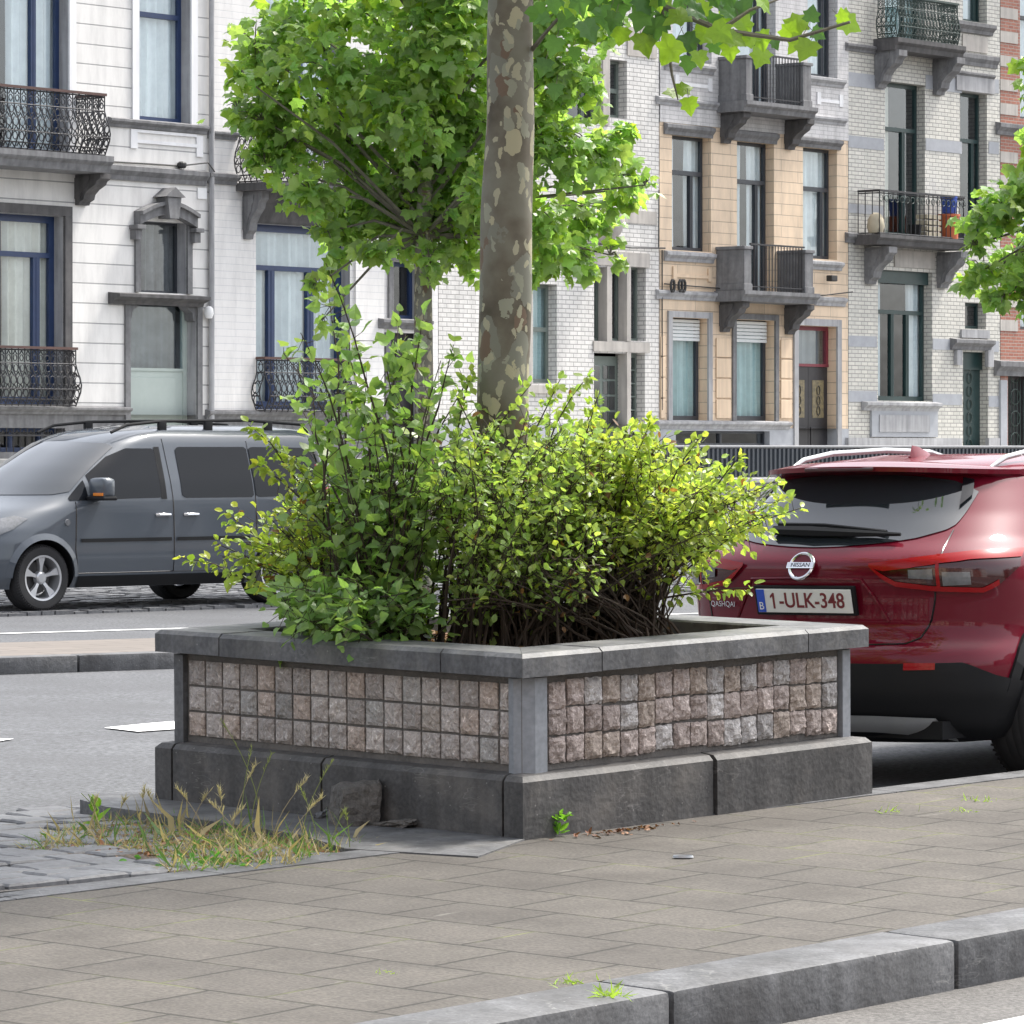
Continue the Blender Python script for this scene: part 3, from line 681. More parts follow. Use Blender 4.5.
# kerbed strip with pavers across the road, then lane, white line and cobbled parking
k0, k1 = G0(0, 675), G0(172, 669); rd = (k1 - k0).normalized(); rn = Vector((-rd.y, rd.x, 0)); rrot = math.atan2(rd.y, rd.x)
mb = MB(); L = .0
for k in range(-14, 40):
    a = -.2 + k * 1.0 + .83; mb.box(a + .006, a + .994, 0, .18, -.05, .125, ch=.02)
o = mb.build('kerb', 'kerb_stone', smooth=True); o.location = k0; o.rotation_euler = (0, 0, rrot); tag(o, kind='structure')
mb = MB(); mb.box(-14, 40, .18, 2.1, -.05, .118); o = mb.build('pavement', 'small_pavers'); o.location = k0; o.rotation_euler = (0, 0, rrot); tag(o, kind='structure')
w0, w1 = G0(0, 634.5), G0(155, 630)
mb = MB(); mb.face([(-20, 0, .006), (24, 0, .006), (24, .13, .006), (-20, .13, .006)]); o = mb.build('lane_line', 'road_paint'); o.location = w0; o.rotation_euler = (0, 0, math.atan2((w1 - w0).y, (w1 - w0).x)); tag(o, kind='structure')
def groad(x, y):
    z = 0.0
    for _ in range(12): z = roadz(G0(x, y, z).y) + .007
    return G0(x, y, z)
for poly in ([(104, 727.5), (150, 723), (240, 716), (250, 722), (190, 728), (138, 731.5)], [(-60, 742), (-10, 738), (14, 738.5), (0, 741), (-60, 746)]):
    mb = MB(); mb.face([tuple(groad(x, y)) for x, y in poly]); tag(mb.build('lane_dash', 'road_paint'), kind='structure')
# far cobbled parking under the van
c0b, c1b = G0(0, 617), G0(250, 608); cd = (c1b - c0b).normalized(); mb = MB(); rs = random.Random(9)
for j in range(34):
    a = -7 + rs.uniform(0, .15)
    while a < 16:
        w = rs.uniform(.16, .24); z = .03 + rs.uniform(-.008, .01)
        if rs.random() > .02: mb.box(a + .01, a + w - .01, j * .15 + .01, j * .15 + .14, -.01, z, ch=0)
        a += w
o = mb.build('cobbles', 'cobble'); o.location = c0b; o.rotation_euler = (0, 0, math.atan2(cd.y, cd.x)); tag(o, kind='structure')

# ================================================================== UPPER STREET AND HOUSES
ZC, TH = 78.0, R(50); CT, ST = math.cos(TH), math.sin(TH)
GZ = 1.45
def fs(px, y=0.0):
    u = (px - 512) / FPX; return (u * (ZC + y * CT) + y * ST) / (CT - u * ST)
def fz(px, py, y=0.0):
    s = fs(px, y); Y = ZC + s * ST + y * CT; return EYE + (HOR - py) * Y / FPX
def lane(zc, a, b, y0, y1, z0, z1, name, m, kind):
    mb = MB(); mb.box(a, b, y0, y1, z0, z1); o = mb.build(name, m); o.location = (0, zc, 0); o.rotation_euler = (0, 0, TH)
    return tag(o, kind=kind)
lane(58, -28, 60, 0, 10.6, -.2, 1.12, 'upper_street', 'asphalt', 'structure')
lane(58, -28, 60, 10.61, 40, -.2, GZ, 'far_pavement', 'concrete', 'structure')
# retaining kerb wall and railing
mb = MB(); mb.box(-28, 60, -.26, -.004, -.1, 1.08); mb.box(-28, 60, -.30, .0, 1.082, 1.17, ch=.02)
o = mb.build('retaining_wall', 'concrete'); o.location = (0, 58, 0); o.rotation_euler = (0, 0, TH)
tag(o, 'low pale concrete retaining wall under the dark bar railing', 'wall')
rl = empty('bar_railing', (0, 58, 0), TH, 'long dark grey vertical bar railing in front of the yellow house', 'railing')
mb = MB(); a = -2.0
while a < 46: mb.box(a, a + .05, -.19, -.12, 1.19, 1.62); a += .115
mb.build('bars', 'railing_paint', rl)
mb = MB(); mb.tube([(-2, -.155, 1.645), (46, -.155, 1.645)], .03, 8); mb.build('top_rail', 'zinc', rl, smooth=True)
mb = MB(); mb.box(-2, 46, -.18, -.13, 1.172, 1.19); mb.build('bottom_rail', 'railing_paint', rl)

class House:
    def __init__(s, name, pxl, pxr, label, cat='house'):
        s.s0 = fs(pxl); s.W = fs(pxr) - s.s0
        s.e = empty(name, (s.s0 * CT, ZC + s.s0 * ST, 0), TH, label, cat)
    def X(s, px, y=0.0): return fs(px, y) - s.s0
    def Z(s, px, py, y=0.0): return fz(px, py, y)
    def rect(s, r, y=0.0):
        x0, x1, t, b = r; pm = (x0 + x1) / 2
        return s.X(x0, y), s.X(x1, y), s.Z(pm, b, y), s.Z(pm, t, y)
    def wall(s, x0, x1, z0, z1, ops, m, name='wall', y=0.0, depth=.30, reveal=None):
        """front plane with real openings, reveals and dark rooms behind"""
        mb = MB(); ops = [(max(a, x0), min(b, x1), max(c, z0), min(d, z1)) for a, b, c, d in ops if b > x0 and a < x1 and d > z0 and c < z1]
        xs = sorted({x0, x1, *[o[0] for o in ops], *[o[1] for o in ops]}); zs = sorted({z0, z1, *[o[2] for o in ops], *[o[3] for o in ops]})
        for xa, xb in zip(xs[:-1], xs[1:]):
            for za, zb in zip(zs[:-1], zs[1:]):
                cx, cz = (xa + xb) / 2, (za + zb) / 2
                if any(o[0] < cx < o[1] and o[2] < cz < o[3] for o in ops): continue
                mb.face([(xa, y, za), (xb, y, za), (xb, y, zb), (xa, y, zb)], 0)
        for (a, b, c, d) in ops:
            for f in ([(a, y, c), (a, depth, c), (a, depth, d), (a, y, d)], [(b, y, d), (b, depth, d), (b, depth, c), (b, y, c)],
                      [(a, y, d), (a, depth, d), (b, depth, d), (b, y, d)], [(a, y, c), (b, y, c), (b, depth, c), (a, depth, c)]): mb.face(f, 1 if reveal else 0)
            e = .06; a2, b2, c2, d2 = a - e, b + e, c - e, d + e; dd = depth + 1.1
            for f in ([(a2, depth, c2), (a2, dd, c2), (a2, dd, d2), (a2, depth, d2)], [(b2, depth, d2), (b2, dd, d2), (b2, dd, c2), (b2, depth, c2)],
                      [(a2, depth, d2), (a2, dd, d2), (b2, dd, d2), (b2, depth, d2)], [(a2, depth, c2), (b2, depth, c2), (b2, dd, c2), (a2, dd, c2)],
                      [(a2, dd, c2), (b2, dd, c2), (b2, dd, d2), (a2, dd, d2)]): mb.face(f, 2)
        return mb.build(name, [m, reveal or m, 'interior'], s.e, recalc=False)
    def box(s, name, m, r, y0, y1, ch=.0):
        """box whose front face (at y0) covers the pixel rectangle r"""
        a, b, c, d = s.rect(r, y0); mb = MB(); mb.box(a, b, y0, y1, c, d, ch); return mb.build(name, m, s.e)
    def ledge(s, r, out, m='stone_grey', name='ledge', steps=3):
        a, b, c, d = s.rect(r, -out); prof = []; h = d - c
        prof = [(-.002, c), (-out * .35, c), (-out * .45, c + h * .3), (-out * .8, c + h * .5), (-out, c + h * .62), (-out, d - .02), (-.002, d + .01)]
        mb = MB(); mb.prism(prof, 'x', a, b); return mb.build(name, m, s.e)
    def window(s, r, frame='frame_grey', mull=(), trans=None, curtain='curtain', yf=.22, fw=.065, low_tr=None, name='window', glass='window_glass', gap=.0, blind=None, sill=None, mull_top=False, cx=None):
        a, b, c, d = s.rect(r, 0); g = .003; mb = MB(); y1 = yf + .07
        mb.box(a + g, a + fw, yf, y1, c + g, d - g); mb.box(b - fw, b - g, yf, y1, c + g, d - g)
        mb.box(a + fw, b - fw, yf, y1, c + g, c + fw * 1.2); mb.box(a + fw, b - fw, yf, y1, d - fw, d - g)
        zt = d - fw
        if trans is not None:
            zt = s.Z((r[0] + r[1]) / 2, trans, yf); mb.box(a + fw, b - fw, yf - .02, y1, zt - .04, zt + .05)
        for px in mull:
            xm = s.X(px, yf); mb.box(xm - fw * .65, xm + fw * .65, yf - .012, y1, c + fw * 1.2, (zt - .04) if trans is not None and not mull_top else d - fw)
            mb.box(xm - .012, xm + .012, yf - .02, yf - .012, c + fw * 1.2, (zt - .04) if trans is not None and not mull_top else d - fw)
        w = mb.build(name, frame, s.e)
        mb = MB(); mb.face([(a + .02, yf + .035, c + .02), (b - .02, yf + .035, c + .02), (b - .02, yf + .035, d - .02), (a + .02, yf + .035, d - .02)]); mb.build('pane', glass, w, recalc=False)
        if curtain:
            mb = MB(); yc = yf + .12; n = 40
            c0, c1 = cx if cx else (0, 1)
            xa, xb = a + (b - a) * c0, a + (b - a) * c1
            def cf(u, v, ph=random.uniform(0, 6)):
                x = xa + (xb - xa) * u
                return (x, yc + .035 * math.sin(u * 34 * (xb - xa) + ph + .8 * math.sin(v * 3)) + .015 * math.sin(u * 61), c + (d - c) * v)
            if gap > 0:
                for lo, hi in ((0, .5 - gap / 2), (.5 + gap / 2, 1)): mb.grid(lambda u, v: cf(lo + (hi - lo) * u, v), 30, 4)
            else: mb.grid(cf, 60, 4)
            mb.build('curtain', curtain, w, smooth=True)
        if blind:
            zb = s.Z((r[0] + r[1]) / 2, blind, yf); mb = MB(); z = d - .02
            while z > zb: mb.box(a + .05, b - .05, yf - .07, yf - .035, z - .072, z - .008, ch=.01); z -= .075
            mb.build('roller_shutter', 'shutter', w)
        if sill:
            sa, sb, so_, hh = sill; mb = MB(); mb.box(a - sa, b + sa, -so_, .18, c - hh, c - .003, ch=.012); mb.build('sill', sb, w)
        return w
    def surround(s, r, out=.04, w=.14, m='stone_grey', top=True, bottom=False, name='surround'):
        a, b, c, d = s.rect(r, 0); mb = MB(); g = .002
        mb.box(a - w, a - g, -out, -g, c, d); mb.build('jamb', m, s.e); mb = MB(); mb.box(b + g, b + w, -out, -g, c, d); mb.build('jamb', m, s.e)
        if top: mb = MB(); mb.box(a - w, b + w, -out, -g, d + g, d + w); mb.build('lintel', m, s.e)
    def bracket(s, parent, x0, x1, zt, h, out, m):
        """scrolled console under a slab"""
        pr = [(-.003, zt), (-out, zt), (-out, zt - h * .16), (-out * .86, zt - h * .24), (-out * .80, zt - h * .36), (-out * .55, zt - h * .5), (-out * .38, zt - h * .66), (-out * .34, zt - h * .82), (-out * .18, zt - h * .9), (-out * .14, zt - h), (-.003, zt - h)]
        mb = MB(); mb.prism(pr, 'x', x0, x1); mb.prism([(p[0] * .6 - .0, p[1] - h * .05) for p in pr[1:8]] + [(-.003, zt - h * .8), (-.003, zt - h * .1)], 'x', x0 - .02, x1 + .02)
        return mb.build('bracket', m, parent)
    def slab(s, x0, x1, zt, th, out, m, name='balcony'):
        mb = MB(); pr = [(-.003, zt - th), (-out + .10, zt - th), (-out + .07, zt - th * .6), (-out + .02, zt - th * .45), (-out, zt - th * .35), (-out, zt), (-.003, zt)]
        mb.prism(pr, 'x', x0, x1); return mb.build(name, m, s.e)
def iron_run(mb, p0, p1, z0, z1, step, belly, outv, ornate=True, rb=.012):
    """iron railing panel from p0 to p1 (2D), bars bellied along outv"""
    p0 = Vector(p0); p1 = Vector(p1); L = (p1 - p0).length; n = max(1, int(round(L / step))); H = z1 - z0; ov = Vector(outv)
    def prof(t): return belly * max(0.0, math.sin(math.pi * min(t / .72, 1))) ** 1.3 if belly else 0
    for i in range(n + 1):
        p = p0 + (p1 - p0) * (i / n); pts = []
        for k in range(9):
            t = k / 8; q = p + ov * prof(t); pts.append((q.x, q.y, z0 + H * t))
        mb.tube(pts, rb, 5)
        if ornate and i < n:
            d = (p1 - p0).normalized(); st = L / n
            for (t, rr) in ((.22, .36), (.45, .42), (.66, .34), (.84, .28)):
                c = p + d * st * .5 + ov * prof(t); r_ = st * rr
                ring = [(c.x + d.x * r_ * math.cos(a), c.y + d.y * r_ * math.cos(a), z0 + H * t + r_ * 1.25 * math.sin(a)) for a in [2 * math.pi * j / 8 for j in range(8)]]
                mb.tube(ring, rb * .85, 4, closed=True)
            for t in (.08, .34, .56, .93):
                q = p + d * st * .5 + ov * prof(t); w = st * .3
                mb.tube([(q.x - d.x * w, q.y - d.y * w, z0 + H * t - .03), (q.x, q.y, z0 + H * t + .035), (q.x + d.x * w, q.y + d.y * w, z0 + H * t - .03)], rb, 4)
    for t in (0.02, .12, .30, .75, .98) if ornate else (.03, .97):
        a = p0 + ov * prof(t); b = p1 + ov * prof(t); mb.tube([(a.x, a.y, z0 + H * t), (b.x, b.y, z0 + H * t)], rb * 1.1, 5)
def rail_box(h, parent, x0, x1, out, z0, z1, m='iron', step=.14, belly=.16, ornate=True, cap='iron_rail_rust', name='railing', back=-.05):
    mb = MB(); iron_run(mb, (x0, -out), (x1, -out), z0, z1, step, belly, (0, -1), ornate)
    iron_run(mb, (x0, -out), (x0, back), z0, z1, step, belly, (-1, 0), ornate); iron_run(mb, (x1, -out), (x1, back), z0, z1, step, belly, (1, 0), ornate)
    o = mb.build(name, m, parent)
    mb = MB(); mb.box(x0 - .03, x1 + .03, -out - .03, -out + .03, z1, z1 + .045); mb.box(x0 - .03, x0 + .03, -out + .03, back, z1, z1 + .045); mb.box(x1 - .03, x1 + .03, -out + .03, back, z1, z1 + .045)
    mb.build('handrail', cap, o); return o
TOPZ = 13.5
def shell(h, m='render_smooth'):
    mb = MB(); W = h.W
    mb.face([(0.01, 0.002, GZ - .6), (0.01, 10, GZ - .6), (0.01, 10, TOPZ), (0.01, .002, TOPZ)]); mb.face([(W - .01, 0.002, GZ - .6), (W - .01, .002, TOPZ), (W - .01, 10, TOPZ), (W - .01, 10, GZ - .6)])
    mb.face([(0, 10, GZ - .6), (W, 10, GZ - .6), (W, 10, TOPZ), (0, 10, TOPZ)]); mb.build('side_wall', m, h.e)
    mb = MB(); mb.prism([(-.35, TOPZ), (-.35, TOPZ + .2), (4.8, TOPZ + 3), (10.2, TOPZ + .2), (10.2, TOPZ)], 'x', .02, W - .02); mb.build('roof', 'roof_tile', h.e)
    mb = MB(); mb.prism([(-.003, TOPZ - .6), (-.2, TOPZ - .45), (-.45, TOPZ - .1), (-.45, TOPZ - .003), (-.003, TOPZ - .003)], 'x', .02, W - .02); mb.build('cornice', 'stone_light', h.e)

# ---------------- house A: white grooved render, blue windows, left
A = House('town_house', -70, 210, 'white grooved house with blue windows and ornate black iron balconies behind the grey van')
aO = {'g': (-45, 63, 213, 405), 'bas': (-30, 65, 428, 452), 'door': (129, 196, 305, 462), 'fan': (139, 186, 222, 293), 'u': (138, 190, -25, 122), 'ul': (-40, 68, -30, 152)}
zl = A.Z(60, 414); ops = [A.rect(r) for r in aO.values()]
A.wall(0, A.W, zl, TOPZ, ops, 'render_white', reveal='stone_light'); A.wall(0, A.W, GZ - .6, zl, ops, 'stone_grey', name='plinth')
shell(A)
A.window(aO['g'], 'frame_blue', (-12, 36), 254, 'curtain_cream', cx=(0, 1), gap=.12, fw=.12)
A.surround(aO['g'], .06, .17, 'stone_dark'); 
A.window(aO['bas'], 'frame_blue', (10, 40), None, None)
mb = MB(); a, b, c, d = A.rect(aO['bas']); x = a
while x < b: mb.tube([(x, -.03, c), (x, -.03, d)], .012, 5); mb.tube([(x + .04, -.03, d - .1), (x + .08, -.03, d - .04), (x + .12, -.03, d - .1)], .01, 4); x += .16
mb.box(a, b, -.05, -.02, d - .14, d - .11); mb.build('window_bars', 'iron', A.e)
# door with glass above a pale panel
a, b, c, d = A.rect(aO['door']); zp = A.Z(155, 371, .22)
mb = MB(); mb.box(a + .003, b - .1, .24, .29, c, zp); mb.box(a + .12, b - .28, .225, .24, c + .2, zp - .12, ch=.01); mb.box(b - .1, b - .003, .22, .3, c, d - .003); mb.box(a + .003, a + .05, .22, .3, zp, d); mb.box(a + .05, b - .1, .22, .3, zp, zp + .05)
dr = mb.build('door', 'door_pale', A.e)
mb = MB(); mb.box(a + .04, b - .09, .25, .26, zp + .05, d - .02); mb.build('pane', 'window_glass', dr)
mb = MB(); mb.box(a + .05, b - .1, .42, .43, zp, d); mb.build('curtain', 'stone_grey', dr)
# splayed shoulders of the door head
mb = MB(); mb.prism([(a + .003, d - .003), (a + .003, d - .28), (a + .07, d - .25), (a + .09, d - .12), (a + .2, d - .06), (a + .25, d - .003)], 'y', .0, .2); mb.build('door_head', 'stone_grey', A.e); mb = MB()
mb.prism([(b - .003, d - .003), (b - .003, d - .28), (b - .07, d - .25), (b - .09, d - .12), (b - .2, d - .06), (b - .25, d - .003)], 'y', .0, .2); mb.build('door_head', 'stone_grey', A.e)
A.surround(aO['door'], .05, .12, 'stone_grey', top=False)
A.ledge((120, 211, 294, 305), .30, 'stone_dark', 'door_cornice')
A.window(aO['fan'], 'frame_grey', (), None, 'stone_grey', fw=.04)
A.surround(aO['fan'], .05, .12, 'stone_grey', top=False)
# arched hood with keystone
a, b, c, d = A.rect(aO['fan']); 
def arc(t, r): 
    x = a - .13 + (b - a + .26) * t; return x, d - .08 + r + .20 * math.sin(math.pi * t)
mb = MB(); n = 14
for i in range(n):
    t0, t1 = i / n, (i + 1) / n; p = [arc(t0, 0), arc(t1, 0), arc(t1, .17), arc(t0, .17)]; mb.prism(p, 'y', -.17, -.003); 
    p = [arc(t0, .172), arc(t1, .172), arc(t1, .24), arc(t0, .24)]; mb.prism(p, 'y', -.24, -.003)
for sx in (a - .25, b + .04): mb.box(sx, sx + .21, -.22, -.003, d - .16, d - .085, ch=.01); mb.box(sx + .03, sx + .18, -.15, -.003, d - .34, d - .165)
mb.build('arched_hood', 'stone_grey', A.e)
mb = MB(); xm = (a + b) / 2; mb.prism([(xm - .11, d + .05), (xm + .11, d + .05), (xm + .17, d + .42), (xm - .17, d + .42)], 'y', -.30, -.26 + .256)
mb.prism([(xm - .25, d + .43), (xm + .25, d + .43), (xm, d + .60)], 'y', -.33, -.003); mb.build('keystone', 'stone_grey', A.e)
# arch fillers (dark corners of the arched opening)
A.ledge((105, 210, 167, 182), .13, 'stone_grey'); A.ledge((112, 210, 121, 130), .11, 'stone_grey')
# ornament between the ledges
mb = MB(); a, b, c, d = A.rect((130, 202, 132, 151), 0)
for (x0, x1, z0, z1) in ((a, a + .16, c, d), (b - .16, b, c - .06, d - .02), (a + .16, b - .16, c + .1, c + .16), (a + .16, b - .16, d - .05, d)): mb.box(x0, x1, -.03, -.002, z0, z1)
mb.build('relief_panel', 'white_trim', A.e)
A.window(aO['u'], 'frame_blue', (), 17, 'curtain', fw=.08); A.surround(aO['u'], .04, .16, 'white_trim', top=False)
A.window(aO['ul'], 'frame_blue', (-10, 33), None, 'curtain', fw=.09, gap=.1); A.surround(aO['ul'], .04, .16, 'white_trim', top=False)
# balconies
z = A.Z(50, 152, -.75); x1 = A.X(110, -.75); bl = A.slab(.1, x1, z, .28, .85, 'stone_grey')
A.bracket(bl, A.X(75), A.X(75) + .26, z - .285, .52, .62, 'stone_dark'); A.bracket(bl, .4, .65, z - .285, .52, .62, 'stone_dark')
rail_box(A, bl, .15, x1 - .12, .74, z, A.Z(50, 91, -.75), 'iron', .15, .14, name='iron_railing')
z = A.Z(40, 406, -.25); x1 = A.X(77, -.2); g = empty('iron_railing', (0, 0, 0)); g.parent = A.e
rail_box(A, g, .15, x1 - .05, .22, z, A.Z(40, 349, -.25), 'iron', .15, .14, name='iron_panel', back=-.02)
A.ledge((-70, 133, 406, 414), .14, 'stone_grey', 'sill_band')
# cable, junction box, number plate, lamp
mb = MB(); mb.tube([(A.X(112), -.02, A.Z(112, 163) + .02), (A.X(150), -.02, A.Z(150, 164)), (A.X(178), -.03, A.Z(178, 166)), (A.X(200), -.2, A.Z(200, 162, -.2)), (A.X(209), -.14, A.Z(209, 172))], .014, 5); mb.build('cable', 'cable', A.e)
mb = MB(); c = (A.X(182, -.08), -.08, A.Z(182, 165, -.08)); mb.lathe([(0, -.06), (.06, -.06), (.085, -.02), (.085, .03), (.05, .06), (0, .06)], c, 'z', 12); mb.build('floodlight', 'cable', A.e)
A.box('house_number_sign', 'sign_white', (198, 207, 188, 199), -.03, -.002)
mb = MB(); c = (A.X(208, -.1), -.12, A.Z(208, 311, -.1)); mb.lathe([(0, -.14), (.06, -.13), (.09, -.05), (.08, .04), (.04, .08), (0, .09)], c, 'z', 14); mb.build('porch_lamp', 'sign_white', A.e, smooth=True)
mb = MB(); mb.tube([(A.W - .03, -.07, GZ - .4), (A.W - .03, -.07, TOPZ)], .05, 8); mb.build('downpipe', 'stone_light', A.e)

# ---------------- house B: smooth white house with big blue bay
B = House('town_house', 210.5, 438, 'smooth white house with wide blue windows and a dark balcony, half behind the leafy tree')
bO = {'g': (256, 350, 226, 410), 'n': (392, 421, 262, 320), 'door': (389, 422, 333, 462), 'u': (262, 340, -30, 160), 'un': (392, 421, 60, 150)}
ops = [B.rect(r) for r in bO.values()]; zl = B.Z(300, 418)
B.wall(0, B.W, zl, TOPZ, ops, 'render_smooth', reveal='stone_light'); B.wall(0, B.W, GZ - .6, zl, ops, 'stone_grey', name='plinth'); shell(B)
B.window(bO['g'], 'frame_blue', (271, 310), 270, 'curtain', fw=.13, cx=(0, 1)); B.window(bO['n'], 'frame_blue', (), None, None, fw=.08)
B.window(bO['u'], 'frame_blue', (300,), 30, 'curtain', fw=.09); B.window(bO['un'], 'frame_blue', (), None, 'curtain', fw=.08)
a, b, c, d = B.rect(bO['door']); mb = MB(); mb.box(a, b, .22, .27, c, d); mb.box(a + .15, b - .3, .20, .22, c + .2, d - 1.2, ch=.01); mb.box(a + .15, b - .3, .20, .22, d - 1.05, d - .15, ch=.01); mb.build('door', 'door_dark', B.e)
B.surround(bO['n'], .05, .13, 'stone_grey', top=False); B.surround(bO['door'], .05, .13, 'stone_grey', top=False)
B.ledge((386, 433, 239, 251), .18, 'stone_grey', 'cornice'); B.box('lintel', 'stone_grey', (389, 430, 252, 261), -.06, -.002); B.ledge((384, 434, 319, 329), .2, 'stone_grey', 'cornice')
mb = MB(); zt = B.Z(300, 190); x0 = B.X(243); x1 = B.X(354)
mb.prism([(-.003, zt), (-.35, zt), (-.33, zt - .12), (-.16, zt - .3), (-.06, zt - .62), (-.003, zt - .66)], 'x', x0 + .22, x1 - .2); mb.build('coved_canopy', 'stone_dark', B.e)
z = B.Z(290, 183, -.8); bl = B.slab(B.X(268, -.8), B.X(352, -.8), z, .14, .9, 'stone_dark')
for xx in (x0, x1 - .2): B.bracket(bl, xx, xx + .2, z - .145, .85, .45, 'stone_grey')
rail_box(B, bl, B.X(270, -.8), B.X(350, -.8), .78, z, B.Z(290, 121, -.8), 'iron', .15, .14, name='iron_railing')
z = B.Z(300, 412, -.25); g = empty('iron_railing', (0, 0, 0)); g.parent = B.e
rail_box(B, g, B.X(264, -.2), B.X(348, -.2), .22, z, B.Z(300, 360, -.25), 'iron', .15, .14, name='iron_panel', back=-.02)
B.ledge((210.5, 385, 411, 420), .14, 'stone_grey', 'sill_band'); B.ledge((211, 240, 131, 139), .1, 'stone_grey'); B.ledge((211, 240, 173, 184), .12, 'stone_grey')
for (l, r_) in ((213.5, 241), (356, 384)): B.box('pilaster', 'render_smooth', (l, r_, 200, 410), -.05, -.002)

# ---------------- house C: white glazed brick
C = House('town_house', 438.5, 659, 'white glazed brick house with tall slit windows and a sage green door')
cO = {'w': (533, 557, 284, 383), 'w2': (500, 525, 284, 383), 't1': (594, 607, 267, 341), 't2': (612, 627, 267, 341), 't3': (631, 646, 267, 341), 'door': (594, 627, 353, 462),
      'side': (631, 645, 353, 423), 'u1': (566, 603, 83, 122), 'u2': (610, 627, 60, 118), 'bas': (631, 645, 432, 450), 'v1': (470, 500, 100, 200)}
ops = [C.rect(r) for r in cO.values()]; zl = C.Z(560, 424)
C.wall(0, C.W, zl, TOPZ, ops, 'glazed_brick_white'); C.wall(0, C.W, GZ - .6, zl, ops, 'band_bluegrey', name='plinth', y=-.02); shell(C, 'glazed_brick_white')
for k in ('w', 'w2'): C.window(cO[k], 'frame_sage', (), 330, 'curtain_teal', fw=.07)
for k in ('t1', 't2', 't3', 'side'): C.window(cO[k], 'frame_sage', (), None, None, fw=.05)
C.window(cO['bas'], 'frame_grey', (), None, None); C.window(cO['u1'], 'frame_sage', (582,), None, None); C.window(cO['u2'], 'frame_sage', (), 92, None); C.window(cO['v1'], 'frame_sage', (485,), 120, 'curtain')
mb = MB(); a, b, c, d = C.rect(cO['side']); z = c + .25
while z < d: mb.box(a + .05, b - .05, .21, .24, z, z + .03); z += .27
mb.build('glazing_bars', 'frame_sage', C.e)
a, b, c, d = C.rect(cO['door']); mb = MB(); mb.box(a + .003, b - .003, .24, .29, c, d - .06); 
dr = mb.build('door', 'frame_sage', C.e); mb = MB(); w_ = (b - a - .25) / 2
for i in range(2):
    xx = a + .08 + i * (w_ + .08)
    for j in range(4):
        for k in range(2): mb.box(xx + k * w_ / 2 + .01, xx + (k + 1) * w_ / 2 - .015, .228, .238, d - 1.45 + j * .31, d - 1.45 + j * .31 + .27, ch=.004)
mb.build('pane', 'dark_glass', dr); mb = MB()
for i in range(2):
    xx = a + .08 + i * (w_ + .08)
    for (z0, z1) in ((d - 2.15, d - 1.6), (d - 3.0, d - 2.3)): mb.box(xx, xx + w_, .225, .24, z0, z1, ch=.012)
mb.build('panel', 'frame_sage', dr)
for r in ((594, 650, 252, 266), (594, 650, 342, 352)): C.box('stone_band', 'stone_beige', r, -.03, -.002)
for r in ((607.2, 611.8, 266.5, 341.5), (627.2, 630.8, 266.5, 341.5), (627.2, 630.8, 352.5, 445), (525.2, 532.8, 284, 384)): C.box('stone_jamb', 'stone_beige', r, -.03, .2)
C.box('stone_band', 'stone_beige', (604, 657, 210, 223), -.02, -.002); C.box('stone_jamb', 'stone_beige', (603.3, 609.7, 35, 125), -.04, .2)
C.box('sill', 'stone_beige', (498, 562, 385, 393), -.1, -.002)
C.box('stone_band', 'stone_beige', (628, 657, 24, 57), -.03, -.002)
mb = MB(); c = (C.X(598), -.003, C.Z(598, 222)); mb.lathe([(0, -.45), (.14, -.42), (.33, -.25), (.42, -.05), (.42, .06), (0, .06)], (c[0], c[1] - .15, c[2]), 'z', 20); mb.build('corbel', 'stone_beige', C.e, smooth=True)
mb = MB(); mb.tube([(C.X(600, -.05), -.05, C.Z(600, 244)), (C.X(630, -.05), -.09, C.Z(630, 248)), (C.W + .1, -.08, C.Z(658, 248))], .016, 5); mb.tube([(C.W - .06, -.04, C.Z(656, 248)), (C.W - .05, -.04, C.Z(656, 190))], .014, 5); mb.build('cable', 'cable', C.e)

# ---------------- house D: yellow blocks below, painted white above
D = House('town_house', 659.5, 848, 'yellow fronted house with two small stone balconies stacked over its grey door')
dO = {'w1': (671, 707, 318, 421), 'w2': (735, 774, 320, 421), 'door': (797, 836, 326, 462), 'bas': (675, 769, 431, 446), 'm1': (672, 711, 136, 251), 'm2': (737, 774, 142, 296), 'm3': (803, 837, 148, 259),
      't1': (672, 711, -30, 62), 't2': (738, 775, -30, 106), 't3': (807, 837, -30, 77)}
ops = [D.rect(r) for r in dO.values()]; zl = D.Z(730, 428); zu = D.Z(752, 131)
D.wall(0, D.W, zl, zu, ops, 'yellow_block', reveal='yellow_block'); D.wall(0, D.W, zu, TOPZ, ops, 'white_brick_painted', name='upper_wall', y=-.015); D.wall(0, D.W, GZ - .6, zl, ops, 'band_bluegrey', name='plinth', y=-.02); shell(D, 'white_brick_painted')
D.window(dO['w1'], 'frame_grey', (), None, 'curtain_teal', blind=340, fw=.09, cx=(.04, .96)); D.window(dO['w2'], 'frame_grey', (), None, 'curtain_teal', blind=340, fw=.09, cx=(.04, .96))
D.surround(dO['w1'], .05, .13, 'stone_light'); D.surround(dO['w2'], .05, .12, 'stone_grey'); D.surround(dO['door'], .05, .15, 'stone_light')
D.window(dO['m1'], 'frame_grey', (691,), 174, 'curtain', gap=.25, fw=.07); D.window(dO['m2'], 'frame_grey', (756,), 183, 'curtain', gap=.2, fw=.07); D.window(dO['m3'], 'frame_grey', (821,), 190, 'curtain', fw=.07)
D.window(dO['t1'], 'frame_grey', (691,), -10, 'curtain', fw=.07); D.window(dO['t2'], 'frame_grey', (757,), -10, 'curtain', fw=.07); D.window(dO['t3'], 'frame_grey', (822,), -10, 'curtain', fw=.07)
D.window(dO['bas'], 'frame_grey', (720,), None, None, fw=.05, yf=.12)
